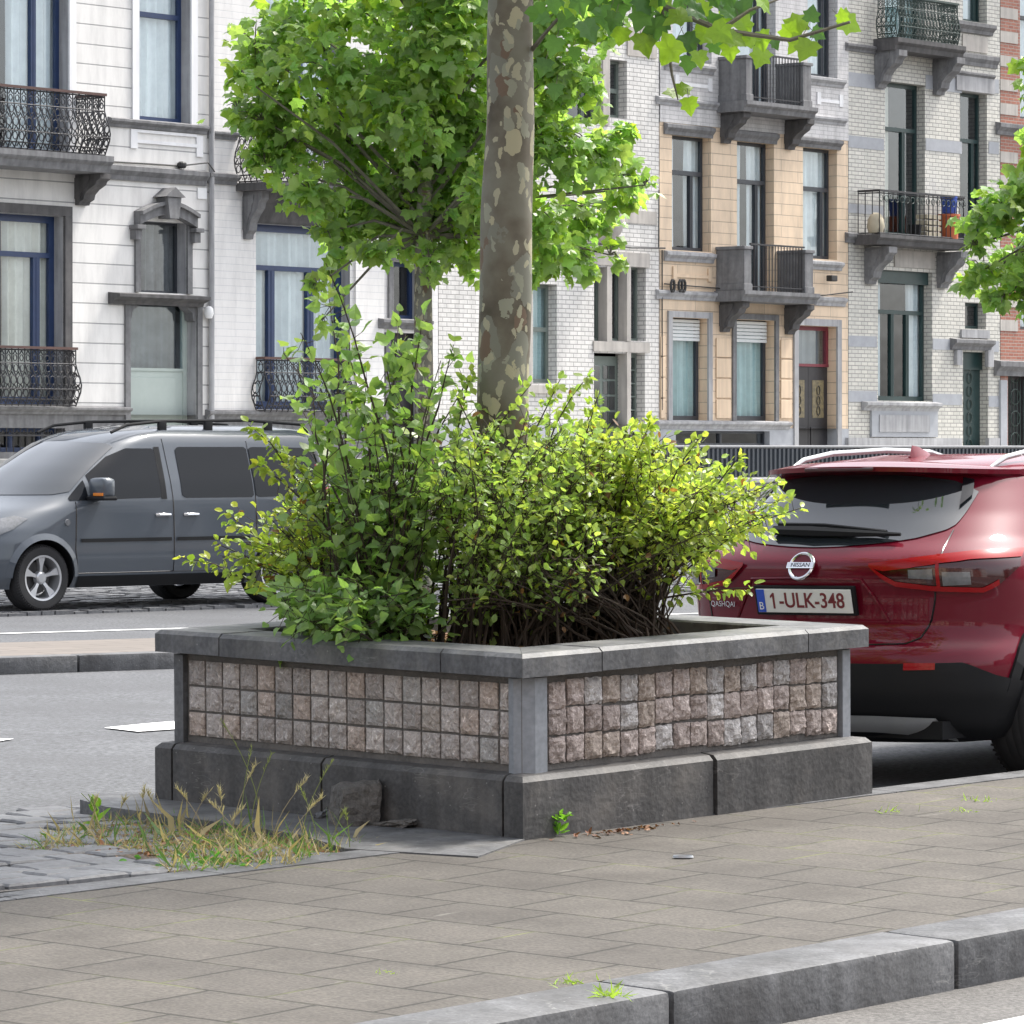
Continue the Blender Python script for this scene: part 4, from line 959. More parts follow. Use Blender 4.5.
for r in ((668, 716, 125, 136), (733, 780, 131, 142), (801, 844, 138, 148)): D.ledge(r, .12, 'stone_grey', 'window_hood')
for r in ((668, 717, 252, 262), (813, 845, 261, 270), (668, 717, 63, 72), (810, 847, 77, 86)): D.ledge(r, .12, 'stone_light', 'sill')
for r in ((672, 711, 269, 278), (816, 842, 95, 103), (674, 711, 78, 87)):
    a, b, c, d = D.rect(r); mb = MB(); mb.box(a, a + .13, -.04, -.002, c - .06, d + .03); mb.box(b - .13, b, -.04, -.002, c - .06, d + .03); mb.box(a + .13, b - .13, -.03, -.002, c, c + .07); mb.build('relief_panel', 'yellow_trim' if r[2] > 200 else 'white_trim', D.e)
# rusticated quoins
for (l, r_) in ((660, 664.5), (715.5, 730), (780, 791)):
    a, b = D.X(l), D.X(r_); mb = MB(); z = D.Z(l, 419)
    zt = D.Z(l, 342)
    while z < zt: mb.box(a, b, -.035, -.002, z + .012, z + .41, ch=.015); z += .425
    mb.build('rusticated_pier', 'yellow_trim', D.e)
D.ledge((659.5, 718, 291, 300), .1, 'stone_light'); D.ledge((818, 848, 297, 306), .1, 'stone_light'); D.ledge((659.5, 722, 99, 107), .1, 'stone_light'); D.ledge((812, 848, 116, 124), .1, 'stone_light')
D.ledge((659.5, 793, 421, 429), .12, 'stone_light', 'sill_band')
def stone_balcony(h, pxl, pxr, pyt, pyrail, piers, brs, out=.75):
    z = h.Z((pxl + pxr) / 2, pyt, -out); a, b = h.X(pxl, -out), h.X(pxr, -out); bl = h.slab(a, b, z, .22, out + .06, 'stone_grey'); zr = h.Z((pxl + pxr) / 2, pyrail, -out)
    for (l, r_) in piers:
        mb = MB(); x0, x1 = h.X(l, -out), h.X(r_, -out); mb.box(x0, x1, -out + .02, -.003, z, zr - .05, ch=.008); mb.box(x0 - .03, x1 + .03, -out - .01, -.003, zr - .048, zr + .02, ch=.01); mb.box(x0 - .02, x1 + .02, -out, -.003, z + .002, z + .14, ch=.01); mb.build('stone_pier', 'stone_grey', bl)
    mb = MB(); x0 = h.X(piers[0][1], -out) + .04; x1 = h.X(piers[1][0], -out) + (0 if piers[1][0] < piers[1][1] else 0) - .02; x = x0
    while x < x1: mb.tube([(x, -out + .05, z), (x, -out + .05, zr + .05)], .012, 5); x += .105
    mb.box(x0 - .04, x1 + .02, -out + .03, -out + .07, zr + .05, zr + .085); mb.box(x0, x1, -out + .035, -out + .065, z + .08, z + .1); mb.build('bar_railing', 'iron', bl)
    for (l, r_) in brs: h.bracket(bl, h.X(l, -.3), h.X(r_, -.3), z - .225, .62, .6, 'stone_dark')
    return bl
stone_balcony(D, 743, 818, 292, 249, ((745, 752), (806, 814)), ((731, 738), (796, 803)))
stone_balcony(D, 745, 816, 104, 60, ((747, 753), (804, 812)), ((732, 739), (796, 803)))
a, b, c, d = D.rect(dO['door']); zt = D.Z(816, 364, .2); mb = MB()
mb.box(a + .003, a + .09, .2, .3, zt, d - .003); mb.box(b - .09, b - .003, .2, .3, zt, d - .003); mb.box(a + .09, b - .09, .2, .3, d - .09, d - .003); mb.box(a + .003, b - .003, .19, .3, zt - .06, zt); tw = mb.build('fanlight', 'frame_red', D.e)
mb = MB(); mb.box(a + .08, b - .08, .24, .25, zt, d - .08); mb.build('pane', 'window_glass', tw); mb = MB(); mb.box(a + .05, b - .05, .4, .41, zt - .05, d - .02); mb.build('blind', 'stone_light', tw)
for i in range(2):
    xa = a + .01 + i * (b - a - .02) / 2; xb = xa + (b - a - .02) / 2 - .01; mb = MB(); mb.box(xa, xb, .22, .28, c, zt - .065); mb.box(xa + .08, xb - .08, .205, .22, c + .15, c + .75, ch=.01); leaf = mb.build('door', 'door_dark', D.e)
    mb = MB(); mb.box(xa + .14, xb - .14, .212, .219, c + .95, zt - .35); mb.build('pane', 'brass_glass', leaf)
    mb = MB(); z = c + 1.0
    while z < zt - .45: mb.tube([((xa + xb) / 2 + .06 * math.cos(t), .2, z + .1 * math.sin(t) + .1) for t in [k * math.pi / 4 for k in range(8)]], .009, 4, closed=True); z += .22
    mb.build('grille', 'iron', leaf)
mb = MB(); xx = D.X(664); mb.tube([(.05, -.03, D.Z(661, 250)), (.05, -.03, D.Z(661, 410))], .014, 5); mb.tube([(.1, -.05, D.Z(665, 284)), (D.X(720), -.12, D.Z(720, 289)), (D.X(815), -.12, D.Z(815, 296)), (D.W, -.12, D.Z(848, 292))], .014, 5); mb.build('cable', 'cable', D.e)
mb = MB()
for k, px in enumerate((668, 674, 679)): mb.tube([(D.X(px) + .06 * math.cos(t), -.12 - .05 * (k % 2), D.Z(px, 286) + .12 * math.sin(t)) for t in [j * math.pi / 5 for j in range(10)]], .03, 6, closed=True)
mb.build('cable_coil', 'cable', D.e)
mb = MB(); mb.box(D.X(828, -.2), D.X(834, -.2), -.3, -.15, D.Z(830, 282), D.Z(830, 276), ch=.02); mb.tube([(D.X(832), 0, D.Z(832, 276)), (D.X(832, -.2), -.2, D.Z(832, 277, -.2))], .02, 5); mb.build('security_lamp', 'cable', D.e)

# ---------------- house E: cream glazed brick with blue-grey stone bands
Eh = House('town_house', 848.5, 1000, 'cream glazed brick house with grey stone bands and dark green windows')
eO = {'g': (878, 932, 271, 401), 'door': (963, 988, 352, 462), 'small': (965, 986, 303, 329), 'm': (885, 925, 83, 237), 'n': (960, 987, 93, 237), 't': (963, 987, -30, 22), 'tu': (885, 925, -30, 42)}
ops = [Eh.rect(r) for r in eO.values()]; zl = Eh.Z(900, 440)
Eh.wall(0, Eh.W, GZ - .6, TOPZ, ops, 'glazed_brick_cream'); shell(Eh, 'glazed_brick_cream')
Eh.window(eO['g'], 'frame_green', (892, 907), 313, 'curtain', gap=.5, fw=.09); Eh.box('window_head', 'frame_green', (878, 932, 271, 284), .1, .2)
Eh.window(eO['small'], 'frame_green', (), None, None); Eh.window(eO['m'], 'frame_green', (903,), 131, 'curtain_cream', fw=.09, cx=(.02, .35)); Eh.window(eO['n'], 'frame_green', (972,), 142, None, fw=.07)
Eh.window(eO['t'], 'frame_green', (974,), None, 'curtain'); Eh.window(eO['tu'], 'frame_green', (903,), None, 'curtain_teal')
for y0, y1 in ((74, 88), (137, 149), (205, 214), (336, 347), (391, 402)):
    for (l, r_) in ((848.5, 877), (933, 962)):
        if l > 900 and y0 in (205,): continue
        rr = (l if l < 900 else (926 if y0 < 250 else 933), 884 if (l < 900 and y0 < 250) else r_, y0 + (3 if l > 900 else 0), y1 + (3 if l > 900 else 0)); Eh.box('stone_band', 'band_bluegrey', rr, -.012, -.001)
    Eh.box('stone_band', 'band_bluegrey', (989, 999, y0 + 5, y1 + 5), -.012, -.001)
Eh.ledge((868, 943, 402, 411), .18, 'stone_light', 'sill'); Eh.box('sill_panel', 'band_bluegrey', (872, 938, 411, 437), -.06, -.002); Eh.box('sill_panel', 'stone_light', (880, 930, 415, 432), -.085, -.061)
Eh.box('plinth', 'stone_light', (848.5, 962, 438, 455), -.10, -.002); Eh.box('plinth', 'stone_light', (989, 1000, 438, 455), -.10, -.002)
a, b, c, d = Eh.rect(eO['door']); mb = MB(); mb.box(a, b, .22, .28, c, d - .4); mb.box(a + .003, b - .003, .15, .28, d - .4, d - .003); dr = mb.build('door', 'frame_green', Eh.e); mb = MB()
for k in range(7):
    for j in (.3, .7): mb.tube([(a + (b - a) * j * .8 + .09 * math.cos(t), .2, c + .4 + k * .3 + .12 * math.sin(t)) for t in [q * math.pi / 4 for q in range(8)]], .012, 4, closed=True)
mb.build('grille', 'iron_green', dr)
Eh.ledge((957, 996, 339, 350), .2, 'stone_grey', 'door_cornice'); Eh.box('lintel', 'stone_light', (962, 990, 330, 338), -.05, -.002)
Eh.box('door_bracket', 'stone_light', (957.5, 962.5, 350, 365), -.1, -.002); Eh.box('door_bracket', 'stone_light', (988.5, 994, 350, 367), -.1, -.002)
Eh.box('lintel', 'stone_light', (957, 995, 76, 92), -.05, -.002); Eh.ledge((956, 996, 72, 79), .1, 'stone_grey', 'cornice')
Eh.ledge((958, 997, 22, 33), .16, 'stone_grey', 'sill'); Eh.box('carved_panel', 'stone_beige', (963, 988, 36, 52), -.03, -.002)
for r in ((848.5, 878, 44, 52), (957, 1000, 54, 66), (848.5, 866, 233, 243)): Eh.ledge(r, .1, 'stone_grey')
def e_balcony(pxl, pxr, pyt, pyb, pyrail, brs, railm, ornate, out=.8):
    z = Eh.Z((pxl + pxr) / 2, pyt, -out); bl = Eh.slab(Eh.X(pxl, -out), Eh.X(pxr, -out), z, Eh.Z((pxl + pxr) / 2, pyt, -out) - Eh.Z((pxl + pxr) / 2, pyb, -out), out + .06, 'stone_dark')
    rail_box(Eh, bl, Eh.X(pxl + 3, -out), Eh.X(pxr - 5, -out), out - .04, z, Eh.Z((pxl + pxr) / 2, pyrail, -out), railm, .13 if ornate else .17, .07 if ornate else .0, ornate, cap=railm, name='iron_railing')
    for (l, r_) in brs: Eh.bracket(bl, Eh.X(l, -.3), Eh.X(r_, -.3), z - .26, .8, .65, 'stone_grey')
    return bl, z
bl1, zz1 = e_balcony(878, 970, 237, 247, 195, ((876, 884), (948, 956)), 'iron', False, .65)
mb = MB(); xq0, xq1 = Eh.X(882, -.65), Eh.X(965, -.65)
while xq0 < xq1: mb.tube([(xq0 + .07 * math.cos(t), -.63, Eh.Z(920, 201, -.65) + .07 * math.sin(t)) for t in [q * math.pi / 5 for q in range(10)]], .009, 4, closed=True); xq0 += .2
if True: pass; mb.build('scrolled_frieze', 'iron_green', bl1)
bl2, zz2 = e_balcony(896, 964, 42, 54, 1, ((886, 894), (944, 952)), 'iron_green', True, .6)
Eh.box('soffit_panel', 'stone_beige', (895, 935, 251, 268), -.03, -.002)
def hpos(h, x, y, z): return h.e.matrix_basis @ Vector((x, y, z)) if False else Vector(((h.s0 + x) * CT - y * ST, ZC + (h.s0 + x) * ST + y * CT, z))
# things standing on that balcony
def on_balc(name, label, cat, px, fn, mtl, zoff=.01, yy=-.45):
    mb = MB(); fn(mb); o = mb.build(name, mtl, smooth=True); s_ = Eh.X(px, yy); o.location = hpos(Eh, s_, yy, zz1 + zoff); o.rotation_euler = (0, 0, TH); return tag(o, label, cat)
pot = [(0, 0), (.13, 0), (.17, .3), (.18, .3), (.18, .33), (.15, .33), (.14, .28), (0, .28)]
on_balc('storage_bin', 'orange tub under the blue bucket on the middle balcony', 'bin', 949, lambda mb: mb.lathe([(0, 0), (.2, 0), (.23, .5), (.25, .5), (.25, .55), (0, .55)], (0, 0, 0), 'z', 18), 'tub_orange')
on_balc('bucket', 'blue bucket standing on the orange tub on the middle balcony', 'bucket', 949, lambda mb: mb.lathe([(0, .0), (.15, .0), (.19, .34), (.2, .34), (.2, .37), (.0, .37)], (0, 0, 0), 'z', 18), 'tub_blue', zoff=.58)
on_balc('plant_pot', 'grey plant pot at the far right end of the middle balcony', 'pot', 959, lambda mb: mb.lathe(pot, (0, 0, 0), 'z', 16), 'frame_grey')
on_balc('plant_pot', 'dark flower pot in the middle of the balcony floor', 'pot', 915, lambda mb: mb.lathe([(r * .9, z * .8) for r, z in pot], (0, 0, 0), 'z', 16), 'plastic_black')
on_balc('laundry_bag', 'crumpled pale bag leaning at the left end of the balcony', 'bag', 876, lambda mb: mb.lathe([(0, 0), (.16, .02), (.2, .15), (.18, .32), (.12, .42), (.06, .46), (0, .46)], (0, 0, 0), 'z', 9), 'cloth_beige')
on_balc('crate', 'beige slatted crate beside the orange tub on the balcony', 'crate', 929, lambda mb: [mb.box(-.3, .3, -.15, .15, .02 + k * .13, .11 + k * .13) for k in range(4)], 'cloth_beige')

# ---------------- house F: red brick with white bands, right edge
F = House('town_house', 1000.5, 1110, 'red brick house with white stone bands at the right edge, barred dark door')
fO = {'door': (1008, 1034, 375, 462), 'u': (1020, 1050, 175, 330), 'u2': (1020, 1050, -20, 120)}
ops = [F.rect(r) for r in fO.values()]
F.wall(0, F.W, GZ - .6, TOPZ, ops, 'red_brick'); shell(F, 'red_brick')
F.window(fO['u'], 'frame_grey', (1036,), 210, 'curtain'); F.window(fO['u2'], 'frame_grey', (1036,), 20, 'curtain')
for k in range(14):
    y = 8 + k * 24
    if y < 335 and not 120 < y < 140: F.box('stone_band', 'stone_beige', (1000.6, 1018, y, y + 11), -.015, -.001)
F.ledge((1001, 1110, 128, 140), .15, 'stone_grey'); F.ledge((1001, 1110, 362, 377), .2, 'stone_grey', 'cornice'); F.box('plinth', 'band_bluegrey', (1001, 1007.5, 380, 455), -.06, -.002); F.box('plinth', 'band_bluegrey', (1035, 1100, 380, 455), -.06, -.002)
a, b, c, d = F.rect(fO['door']); mb = MB(); mb.box(a, b, .2, .26, c, d); dr = mb.build('door', 'door_dark', F.e)
mb = MB(); x = a + .06
while x < b: mb.tube([(x, .17, c + .2), (x, .17, d - .1)], .014, 5); x += .12
for k in range(5): mb.tube([((a + b) / 2 + .2 * math.cos(t), .16, c + .5 + k * .5 + .18 * math.sin(t)) for t in [q * math.pi / 5 for q in range(10)]], .015, 4, closed=True)
mb.build('grille', 'iron_green', dr)

# ================================================================== VEHICLES
def smooth_levels(levels, n=90, k=2):
    L = np.array(levels, float); z = np.linspace(L[0, 0], L[-1, 0], n); cols = [np.interp(z, L[:, 0], L[:, i]) for i in range(1, L.shape[1])]
    ker = np.ones(2 * k + 1) / (2 * k + 1); out = []
    for c in cols:
        for _ in range(2): p = np.concatenate([np.full(k, c[0]), c, np.full(k, c[-1])]); c = np.convolve(p, ker, 'valid')
        out.append(c)
    return z, out
class Body:
    """closed car shell from plan outlines at each height; x forward from the rear bumper, y to the left"""
    def __init__(s, levels, n=2.5, k=2):
        s.z, (s.B, s.F, s.W, s.Dr, s.Df) = smooth_levels(levels, 110, k); s.n = n
    def at(s, z): return [float(np.interp(z, s.z, a)) for a in (s.B, s.F, s.W, s.Dr, s.Df)]
    def pt(s, u, z, side=1, off=0.0):
        def raw(u, z):
            B, F, W, Dr, Df = s.at(z); n = s.n
            if u <= 1: ph = max(u, 0) * math.pi / 2; return B + Dr * (1 - max(math.cos(ph), 0) ** (2 / n)), W * math.sin(ph) ** (2 / n) if u > 0 else 0
            if u <= 2: return B + Dr + (F - Df - B - Dr) * (u - 1), W
            ph = min(3 - u, 1) * math.pi / 2; ph = max(ph, 0); return F - Df * (1 - math.cos(ph) ** (2 / n)), W * (math.sin(ph) ** (2 / n) if ph > 0 else 0)
        x, y = raw(u, z)
        if off:
            e = 1e-3; x1, y1 = raw(min(u + e, 3), z); x0, y0 = raw(max(u - e, 0), z); xz, yz = raw(u, z + 2e-3); xw, yw = raw(u, z - 2e-3)
            tu = Vector((x1 - x0, y1 - y0, 0)); tz = Vector((xz - xw, yz - yw, 4e-3)); nn = tz.cross(tu)
            if nn.length > 1e-12:
                nn.normalize()
                # outward: away from car centre line
                cxx = (s.at(z)[0] + s.at(z)[1]) / 2
                if nn.dot(Vector((x - cxx, y * 3, 0))) < 0: nn = -nn
                x += nn.x * off; y += nn.y * off; z += nn.z * off
        return (x, y * side, z)
    def ur(s, t, z):
        W = s.at(z)[2]; return math.asin(min(abs(t) / W, 1) ** (s.n / 2)) / (math.pi / 2)
    def ux(s, x, z):
        B, F, W, Dr, Df = s.at(z)
        if x < B + Dr: 
            c = max(min(1 - (x - B) / Dr, 1), 0) ** (s.n / 2); return math.acos(c) / (math.pi / 2)
        if x <= F - Df: return 1 + (x - B - Dr) / (F - Df - B - Dr)
        c = max(min((x - F) / Df + 1, 1), 0) ** (s.n / 2); return 3 - math.acos(c) / (math.pi / 2)
    def side_y(s, x, z): return s.pt(s.ux(x, z), z)[1]
    def shell(s, mb):
        us = list(np.linspace(0, 1, 26)) + list(np.linspace(1, 2, 30))[1:] + list(np.linspace(2, 3, 26))[1:]
        m = len(us); rows = []
        for z in s.z:
            r = [s.pt(u, z) for u in us]; r += [(p[0], -p[1], p[2]) for p in r[-2:0:-1]]; rows.append(r)
        n = len(rows[0]); vs = [p for r in rows for p in r]
        fs = [(j * n + i, j * n + (i + 1) % n, (j + 1) * n + (i + 1) % n, (j + 1) * n + i) for j in range(len(rows) - 1) for i in range(n)]
        # caps as strips across the car
        for base in (0, (len(rows) - 1) * n):
            for i in range(m - 1):
                a, b = base + i, base + i + 1; c, d = base + (n - i - 1 + 1) % n, base + (n - i - 1) % n
                if i == 0: fs.append((a, b, d)); 
                elif i == m - 2: fs.append((a, b, c))
                else: fs.append((a, b, d, c))
        mb.mesh(vs, fs)
    def patch_side(s, mb, xs, zt, zb, side, off=.004, nx=30, nz=10, mi=None):
        """panel on the side between curves zt and zb given at stations xs"""
        def f(u, v):
            x = xs[0] + (xs[-1] - xs[0]) * u; a = np.interp(x, xs, zb); b = np.interp(x, xs, zt); z = a + (b - a) * v
            return s.pt(s.ux(x, z), z, side, off)
        mb.grid(f, nx, nz, mi)
    def patch_rear(s, mb, ts, zt, zb, off=.004, nx=30, nz=10, mi=None):
        def f(u, v):
            t = ts[0] + (ts[-1] - ts[0]) * u; a = np.interp(t, ts, zb); b = np.interp(t, ts, zt); z = a + (b - a) * v
            return s.pt(s.ur(t, z), z, 1 if t >= 0 else -1, off)
        mb.grid(f, nx, nz, mi)
    def patch_u(s, mb, us, zt, zb, side, off=.004, nx=30, nz=10, mi=None):
        def f(u, v):
            q = us[0] + (us[-1] - us[0]) * u; a = np.interp(q, us, zb); b = np.interp(q, us, zt); z = a + (b - a) * v
            return s.pt(q, z, side, off)
        mb.grid(f, nx, nz, mi)
    def line(s, mb, pts, r=.004, off=.001):
        """pts: (u, z, side) polyline densified on the surface"""
        out = []
        for (a, b) in zip(pts[:-1], pts[1:]):
            for k in range(10):
                t = k / 10; out.append(s.pt(a[0] + (b[0] - a[0]) * t, a[1] + (b[1] - a[1]) * t, a[2], off))
        out.append(s.pt(pts[-1][0], pts[-1][1], pts[-1][2], off)); mb.tube(out, r, 5)
def cut_arches(body, cutters, prisms=()):
    """boolean the wheel wells out of the body mesh"""
    cm = MB()
    for poly_ in prisms: cm.prism(poly_, 'y', -1.3, 1.3)
    for (x, r, y0, y1, z) in cutters:
        n = 40; ring = [(x + r * math.cos(2 * math.pi * k / n), z + r * math.sin(2 * math.pi * k / n)) for k in range(n)]
        vs = [(a, y0, b) for a, b in ring] + [(a, y1, b) for a, b in ring]
        cm.mesh(vs, [tuple(range(n)), tuple(range(n, 2 * n))[::-1]] + [(i, (i + 1) % n, n + (i + 1) % n, n + i) for i in range(n)])
    c = cm.build('cutter', 'plastic_black'); c.parent = body.parent; bpy.context.view_layer.update()
    md = body.modifiers.new('b', 'BOOLEAN'); md.operation = 'DIFFERENCE'; md.object = c; md.solver = 'EXACT'; md.material_mode = 'TRANSFER'
    dg = bpy.context.evaluated_depsgraph_get(); me = bpy.data.meshes.new_from_object(body.evaluated_get(dg)); body.modifiers.clear(); old = body.data; body.data = me; me.name = old.name
    bpy.data.objects.remove(c)
    me.polygons.foreach_set('use_smooth', [True] * len(me.polygons))
    try: me.set_sharp_from_angle(angle=R(35))
    except Exception: pass
def wheel(parent, x, y, Rw, wid, side, rim_r, style):
    """side=+1: outer face towards +y"""
    s = side; mb = MB(); h = wid / 2
    prof = [(rim_r, -h * .9 ), (rim_r + .02, -h), (Rw - .03, -h), (Rw - .006, -h * .8), (Rw, -h * .5), (Rw, h * .5), (Rw - .006, h * .8), (Rw - .03, h), (rim_r + .02, h), (rim_r, h * .9)]
    c = (x, y, Rw); mb.lathe([(r, a) for r, a in prof], c, 'y', 48)
    for k in (-.55, -.2, .2, .55):   # grooves as dark ribs between tread bands
        mb.lathe([(Rw + .0005, h * k - .004), (Rw + .006, h * k - .012 * 0 - .02), (Rw + .006, h * k - .045), (Rw + .0005, h * k - .06)], c, 'y', 48)
    for j in range(70):
        t = 2 * math.pi * j / 70
        for sg in (-1, 1):
            a = Vector((x + (Rw - .004) * math.cos(t), y + sg * h * .7, Rw + (Rw - .004) * math.sin(t))); b = Vector((x + (Rw - .02) * math.cos(t + .02), y + sg * h * .98, Rw + (Rw - .02) * math.sin(t + .02))); mb.tube([a, b], .007, 4)
    w = mb.build('wheel', 'rubber', parent, smooth=True)
    mb = MB(); yo = h * .82 * s
    mb.lathe([(rim_r + .004, h * .93 * s), (rim_r + .008, h * 1.0 * s), (rim_r - .012, h * .97 * s), (rim_r - .02, h * .5 * s), (rim_r - .03, -h * .5 * s)], c, 'y', 48)
    mb.lathe([(.0, yo + .005 * s), (.045, yo + .003 * s), (.06, yo - .01 * s), (.07, yo - .05 * s), (0, yo - .06 * s)], c, 'y', 24)
    for k in range(5):
        a0 = 2 * math.pi * k / 5 + .3
        for tw in ((-.16, .16),) if style == 'wide' else ((-.30, -.12), (.12, .30)):
            pts = []
            for rr, sc in ((.05, .9), (rim_r * .55, .95), (rim_r - .012, 1.25)):
                for q in tw:
                    an = a0 + q * sc * (1.0 if rr > .1 else (2.2 if style == 'wide' else 1.6)); pts.append((rr, an))
            for yy0, yy1 in ((yo, yo - .035 * s),):
                vs = [(x + r * math.cos(a), y + yy0 - (.02 * s if r < .1 else (.008 * s if r < rim_r - .03 else 0)), Rw + r * math.sin(a)) for r, a in pts] + [(x + r * math.cos(a), y + yy1 - .01 * s, Rw + r * math.sin(a)) for r, a in pts]
                mb.mesh(vs, [(0, 1, 3, 2), (2, 3, 5, 4), (6, 8, 9, 7), (8, 10, 11, 9), (0, 2, 8, 6), (2, 4, 10, 8), (1, 7, 9, 3), (3, 9, 11, 5), (4, 5, 11, 10)])
    mb.build('rim', 'alloy', w, smooth=True, angle=30)
    mb = MB(); mb.lathe([(0, yo - .09 * s), (rim_r * .72, yo - .09 * s), (rim_r * .72, yo - .12 * s)], c, 'y', 24); mb.build('brake_disc', 'stone_dark', w)
    return w

# ---------------- red crossover parked behind the planter
QA = R(51.0); Ys = 18.15
WX, WY = .86, .80
fwd = Vector((math.cos(QA), math.sin(QA), 0)); lft = Vector((-math.sin(QA), math.cos(QA), 0))
wc = Vector(((1066 - 512) / FPX * Ys, Ys, 0)); base = wc - fwd * WX + lft * .90
car = empty('parked_car', (base.x, base.y, .085), 0, 'dark red crossover car parked behind the planter, seen from its rear corner', 'car')
car.rotation_euler = (R(-.8), R(-.2), QA)
QB = Body([(.20, .20, 4.25, .76, .50, .6), (.28, .06, 4.36, .83, .55, .7), (.42, .0, 4.39, .88, .6, .8), (.55, .0, 4.39, .89, .60, .85), (.61, .02, 4.38, .885, .60, .85), (.66, .09, 4.36, .878, .58, .85), (.72, .13, 4.33, .878, .56, .85), (.84, .125, 4.28, .888, .56, .9),
           (.93, .10, 4.1, .888, .56, 1.1), (1.0, .10, 3.6, .88, .56, 1.0), (1.05, .15, 3.3, .86, .58, .9), (1.10, .22, 3.12, .82, .62, .8), (1.22, .36, 2.80, .755, .64, .7), (1.33, .47, 2.50, .695, .62, .65), (1.40, .54, 2.28, .655, .58, .6), (1.44, .60, 2.05, .60, .52, .5), (1.47, .85, 1.9, .50, .45, .4), (1.49, 1.25, 1.75, .33, .28, .2)], n=2.6, k=1)
CAM_M = Matrix.Translation(base + Vector((0, 0, .085))) @ (Matrix.Rotation(QA, 4, 'Z') @ Matrix.Rotation(R(-.2), 4, 'Y') @ Matrix.Rotation(R(-.8), 4, 'X'))
def qpx(p):
    w = CAM_M @ Vector(p); return 512 + FPX * w.x / w.y, HOR - FPX * (w.z - EYE) / w.y
def uz(px, py, side=-1):
    """surface coordinates (u, z) of the rear right quarter seen at a pixel of the photograph"""
    best = None
    for i in range(0, 141):
        u = i / 100
        z = 1.0
        for _ in range(6):
            q = qpx(QB.pt(u, z, side)); z += (q[1] - py) / 215.0; z = min(max(z, .22), 1.49)
        q = qpx(QB.pt(u, z, side)); e = (q[0] - px) ** 2 + .3 * (q[1] - py) ** 2
        if best is None or e < best[0]: best = (e, u, z)
    return best[1], best[2]
def curve(pts): 
    q = sorted(uz(*p) for p in pts); return [a[0] for a in q], [a[1] for a in q]
mb = MB(); QB.shell(mb); qb = mb.build('body', ['paint_red', 'plastic_black'], car, smooth=True)
cut_arches(qb, [(WX, .40, -1.2, -.45, .34), (WX, .40, .45, 1.2, .34), (3.5, .40, -1.2, -.45, .34), (3.5, .40, .45, 1.2, .34)])
for (x, y, sd_) in ((WX, -.79, -1), (WX, .79, 1), (3.5, -.79, -1), (3.5, .79, 1)): wheel(car, x, y, .345, .225, sd_, .235, 'split')
# lower black bumper (cladding) and arch trims
mb = MB()
for sd_ in (-1, 1):
    QB.patch_u(mb, [0, .3, .62, .8, 1.0, 1.02], [.555, .555, .56, .50, .46, .46], [.205, .205, .205, .21, .24, .25], sd_, .012, 40, 12)
mb.build('bumper_cladding', 'plastic_black', car, smooth=True)
mb = MB()
for sd_ in (-1, 1): QB.patch_u(mb, [0, .25, .50, .60], [.335, .335, .325, .235], [.27, .27, .25, .225], sd_, .028, 30, 5)
mb.build('bumper_trim', 'satin_silver', car, smooth=True)
for sd_ in (-1, 1):
    for xw in (WX, 3.5):
        mb = MB(); y0 = QB.side_y(xw, .6)
        for k in range(24):
            a0, a1 = math.pi * (k / 24) * 1.16 - .25, math.pi * ((k + 1) / 24) * 1.16 - .25
            q = []
            for aa, rr in ((a0, .395), (a1, .395), (a1, .455), (a0, .455)):
                x_, z_ = xw + rr * math.cos(aa), .34 + rr * math.sin(aa); z_ = max(z_, .21); yy = QB.pt(QB.ux(x_, z_), z_)[1]; q.append((x_, (yy + .014) * sd_, z_))
            mb.face(q); mb.face([q[0], q[1], (q[1][0], q[1][1] - .06 * sd_, q[1][2]), (q[0][0], q[0][1] - .06 * sd_, q[0][2])]); mb.face([q[3], q[2], (q[2][0], q[2][1] - .02 * sd_, q[2][2]), (q[3][0], q[3][1] - .02 * sd_, q[3][2])])
        mb.build('arch_trim', 'plastic_black', car, smooth=True)
    mb = MB(); QB.patch_side(mb, [1.32, 3.05], [.36, .36], [.20, .20], sd_, .012, 20, 4); mb.build('sill_trim', 'plastic_black', car, smooth=True)
# rear window
tu, tz_ = curve([(803, 473), (860, 475), (920, 477), (955, 481), (978, 492)]); bu, bz_ = curve([(803, 548), (836, 547.5), (880, 544), (914, 539), (953, 528), (978, 493)])
ue = [0] + list(np.linspace(.05, bu[-1], 14)); mb = MB()
for sd_ in (-1, 1): QB.patch_u(mb, ue, [float(np.interp(q, tu, tz_)) for q in ue], [float(np.interp(q, bu, bz_)) for q in ue], sd_, .005, 40, 14)
rg = mb.build('rear_window', 'rear_glass', car, smooth=True)
# spoiler lip above the window
def spl(u, v):
    t = -.655 + 1.31 * u; e = abs(t) / .655; x0 = QB.pt(QB.ur(t * .985, 1.40), 1.40)[0]
    prof = [(.30, 1.462 - .03 * e ** 2), (-.0, 1.462 - .02 * e ** 2), (-.15 + .06 * e ** 3, 1.437), (-.15 + .06 * e ** 3, 1.415), (.03, 1.392)]
    k = v * 4; i = min(int(k), 3); f = k - i; a, b = prof[i], prof[i + 1]
    return (x0 + a[0] + (b[0] - a[0]) * f, t, a[1] + (b[1] - a[1]) * f - .022 * e * e)
mb = MB(); mb.grid(spl, 40, 12)
mb.face([spl(0, k / 12) for k in range(13)]); mb.face([spl(1, k / 12) for k in range(13)]); sp_ = mb.build('spoiler', 'paint_red', car, smooth=True)
mb = MB(); x0 = QB.pt(0, 1.40)[0]; mb.box(x0 - .158, x0 - .140, -.19, .19, 1.416, 1.431, ch=.004); mb.build('brake_light', 'lamp_dark_red', sp_)
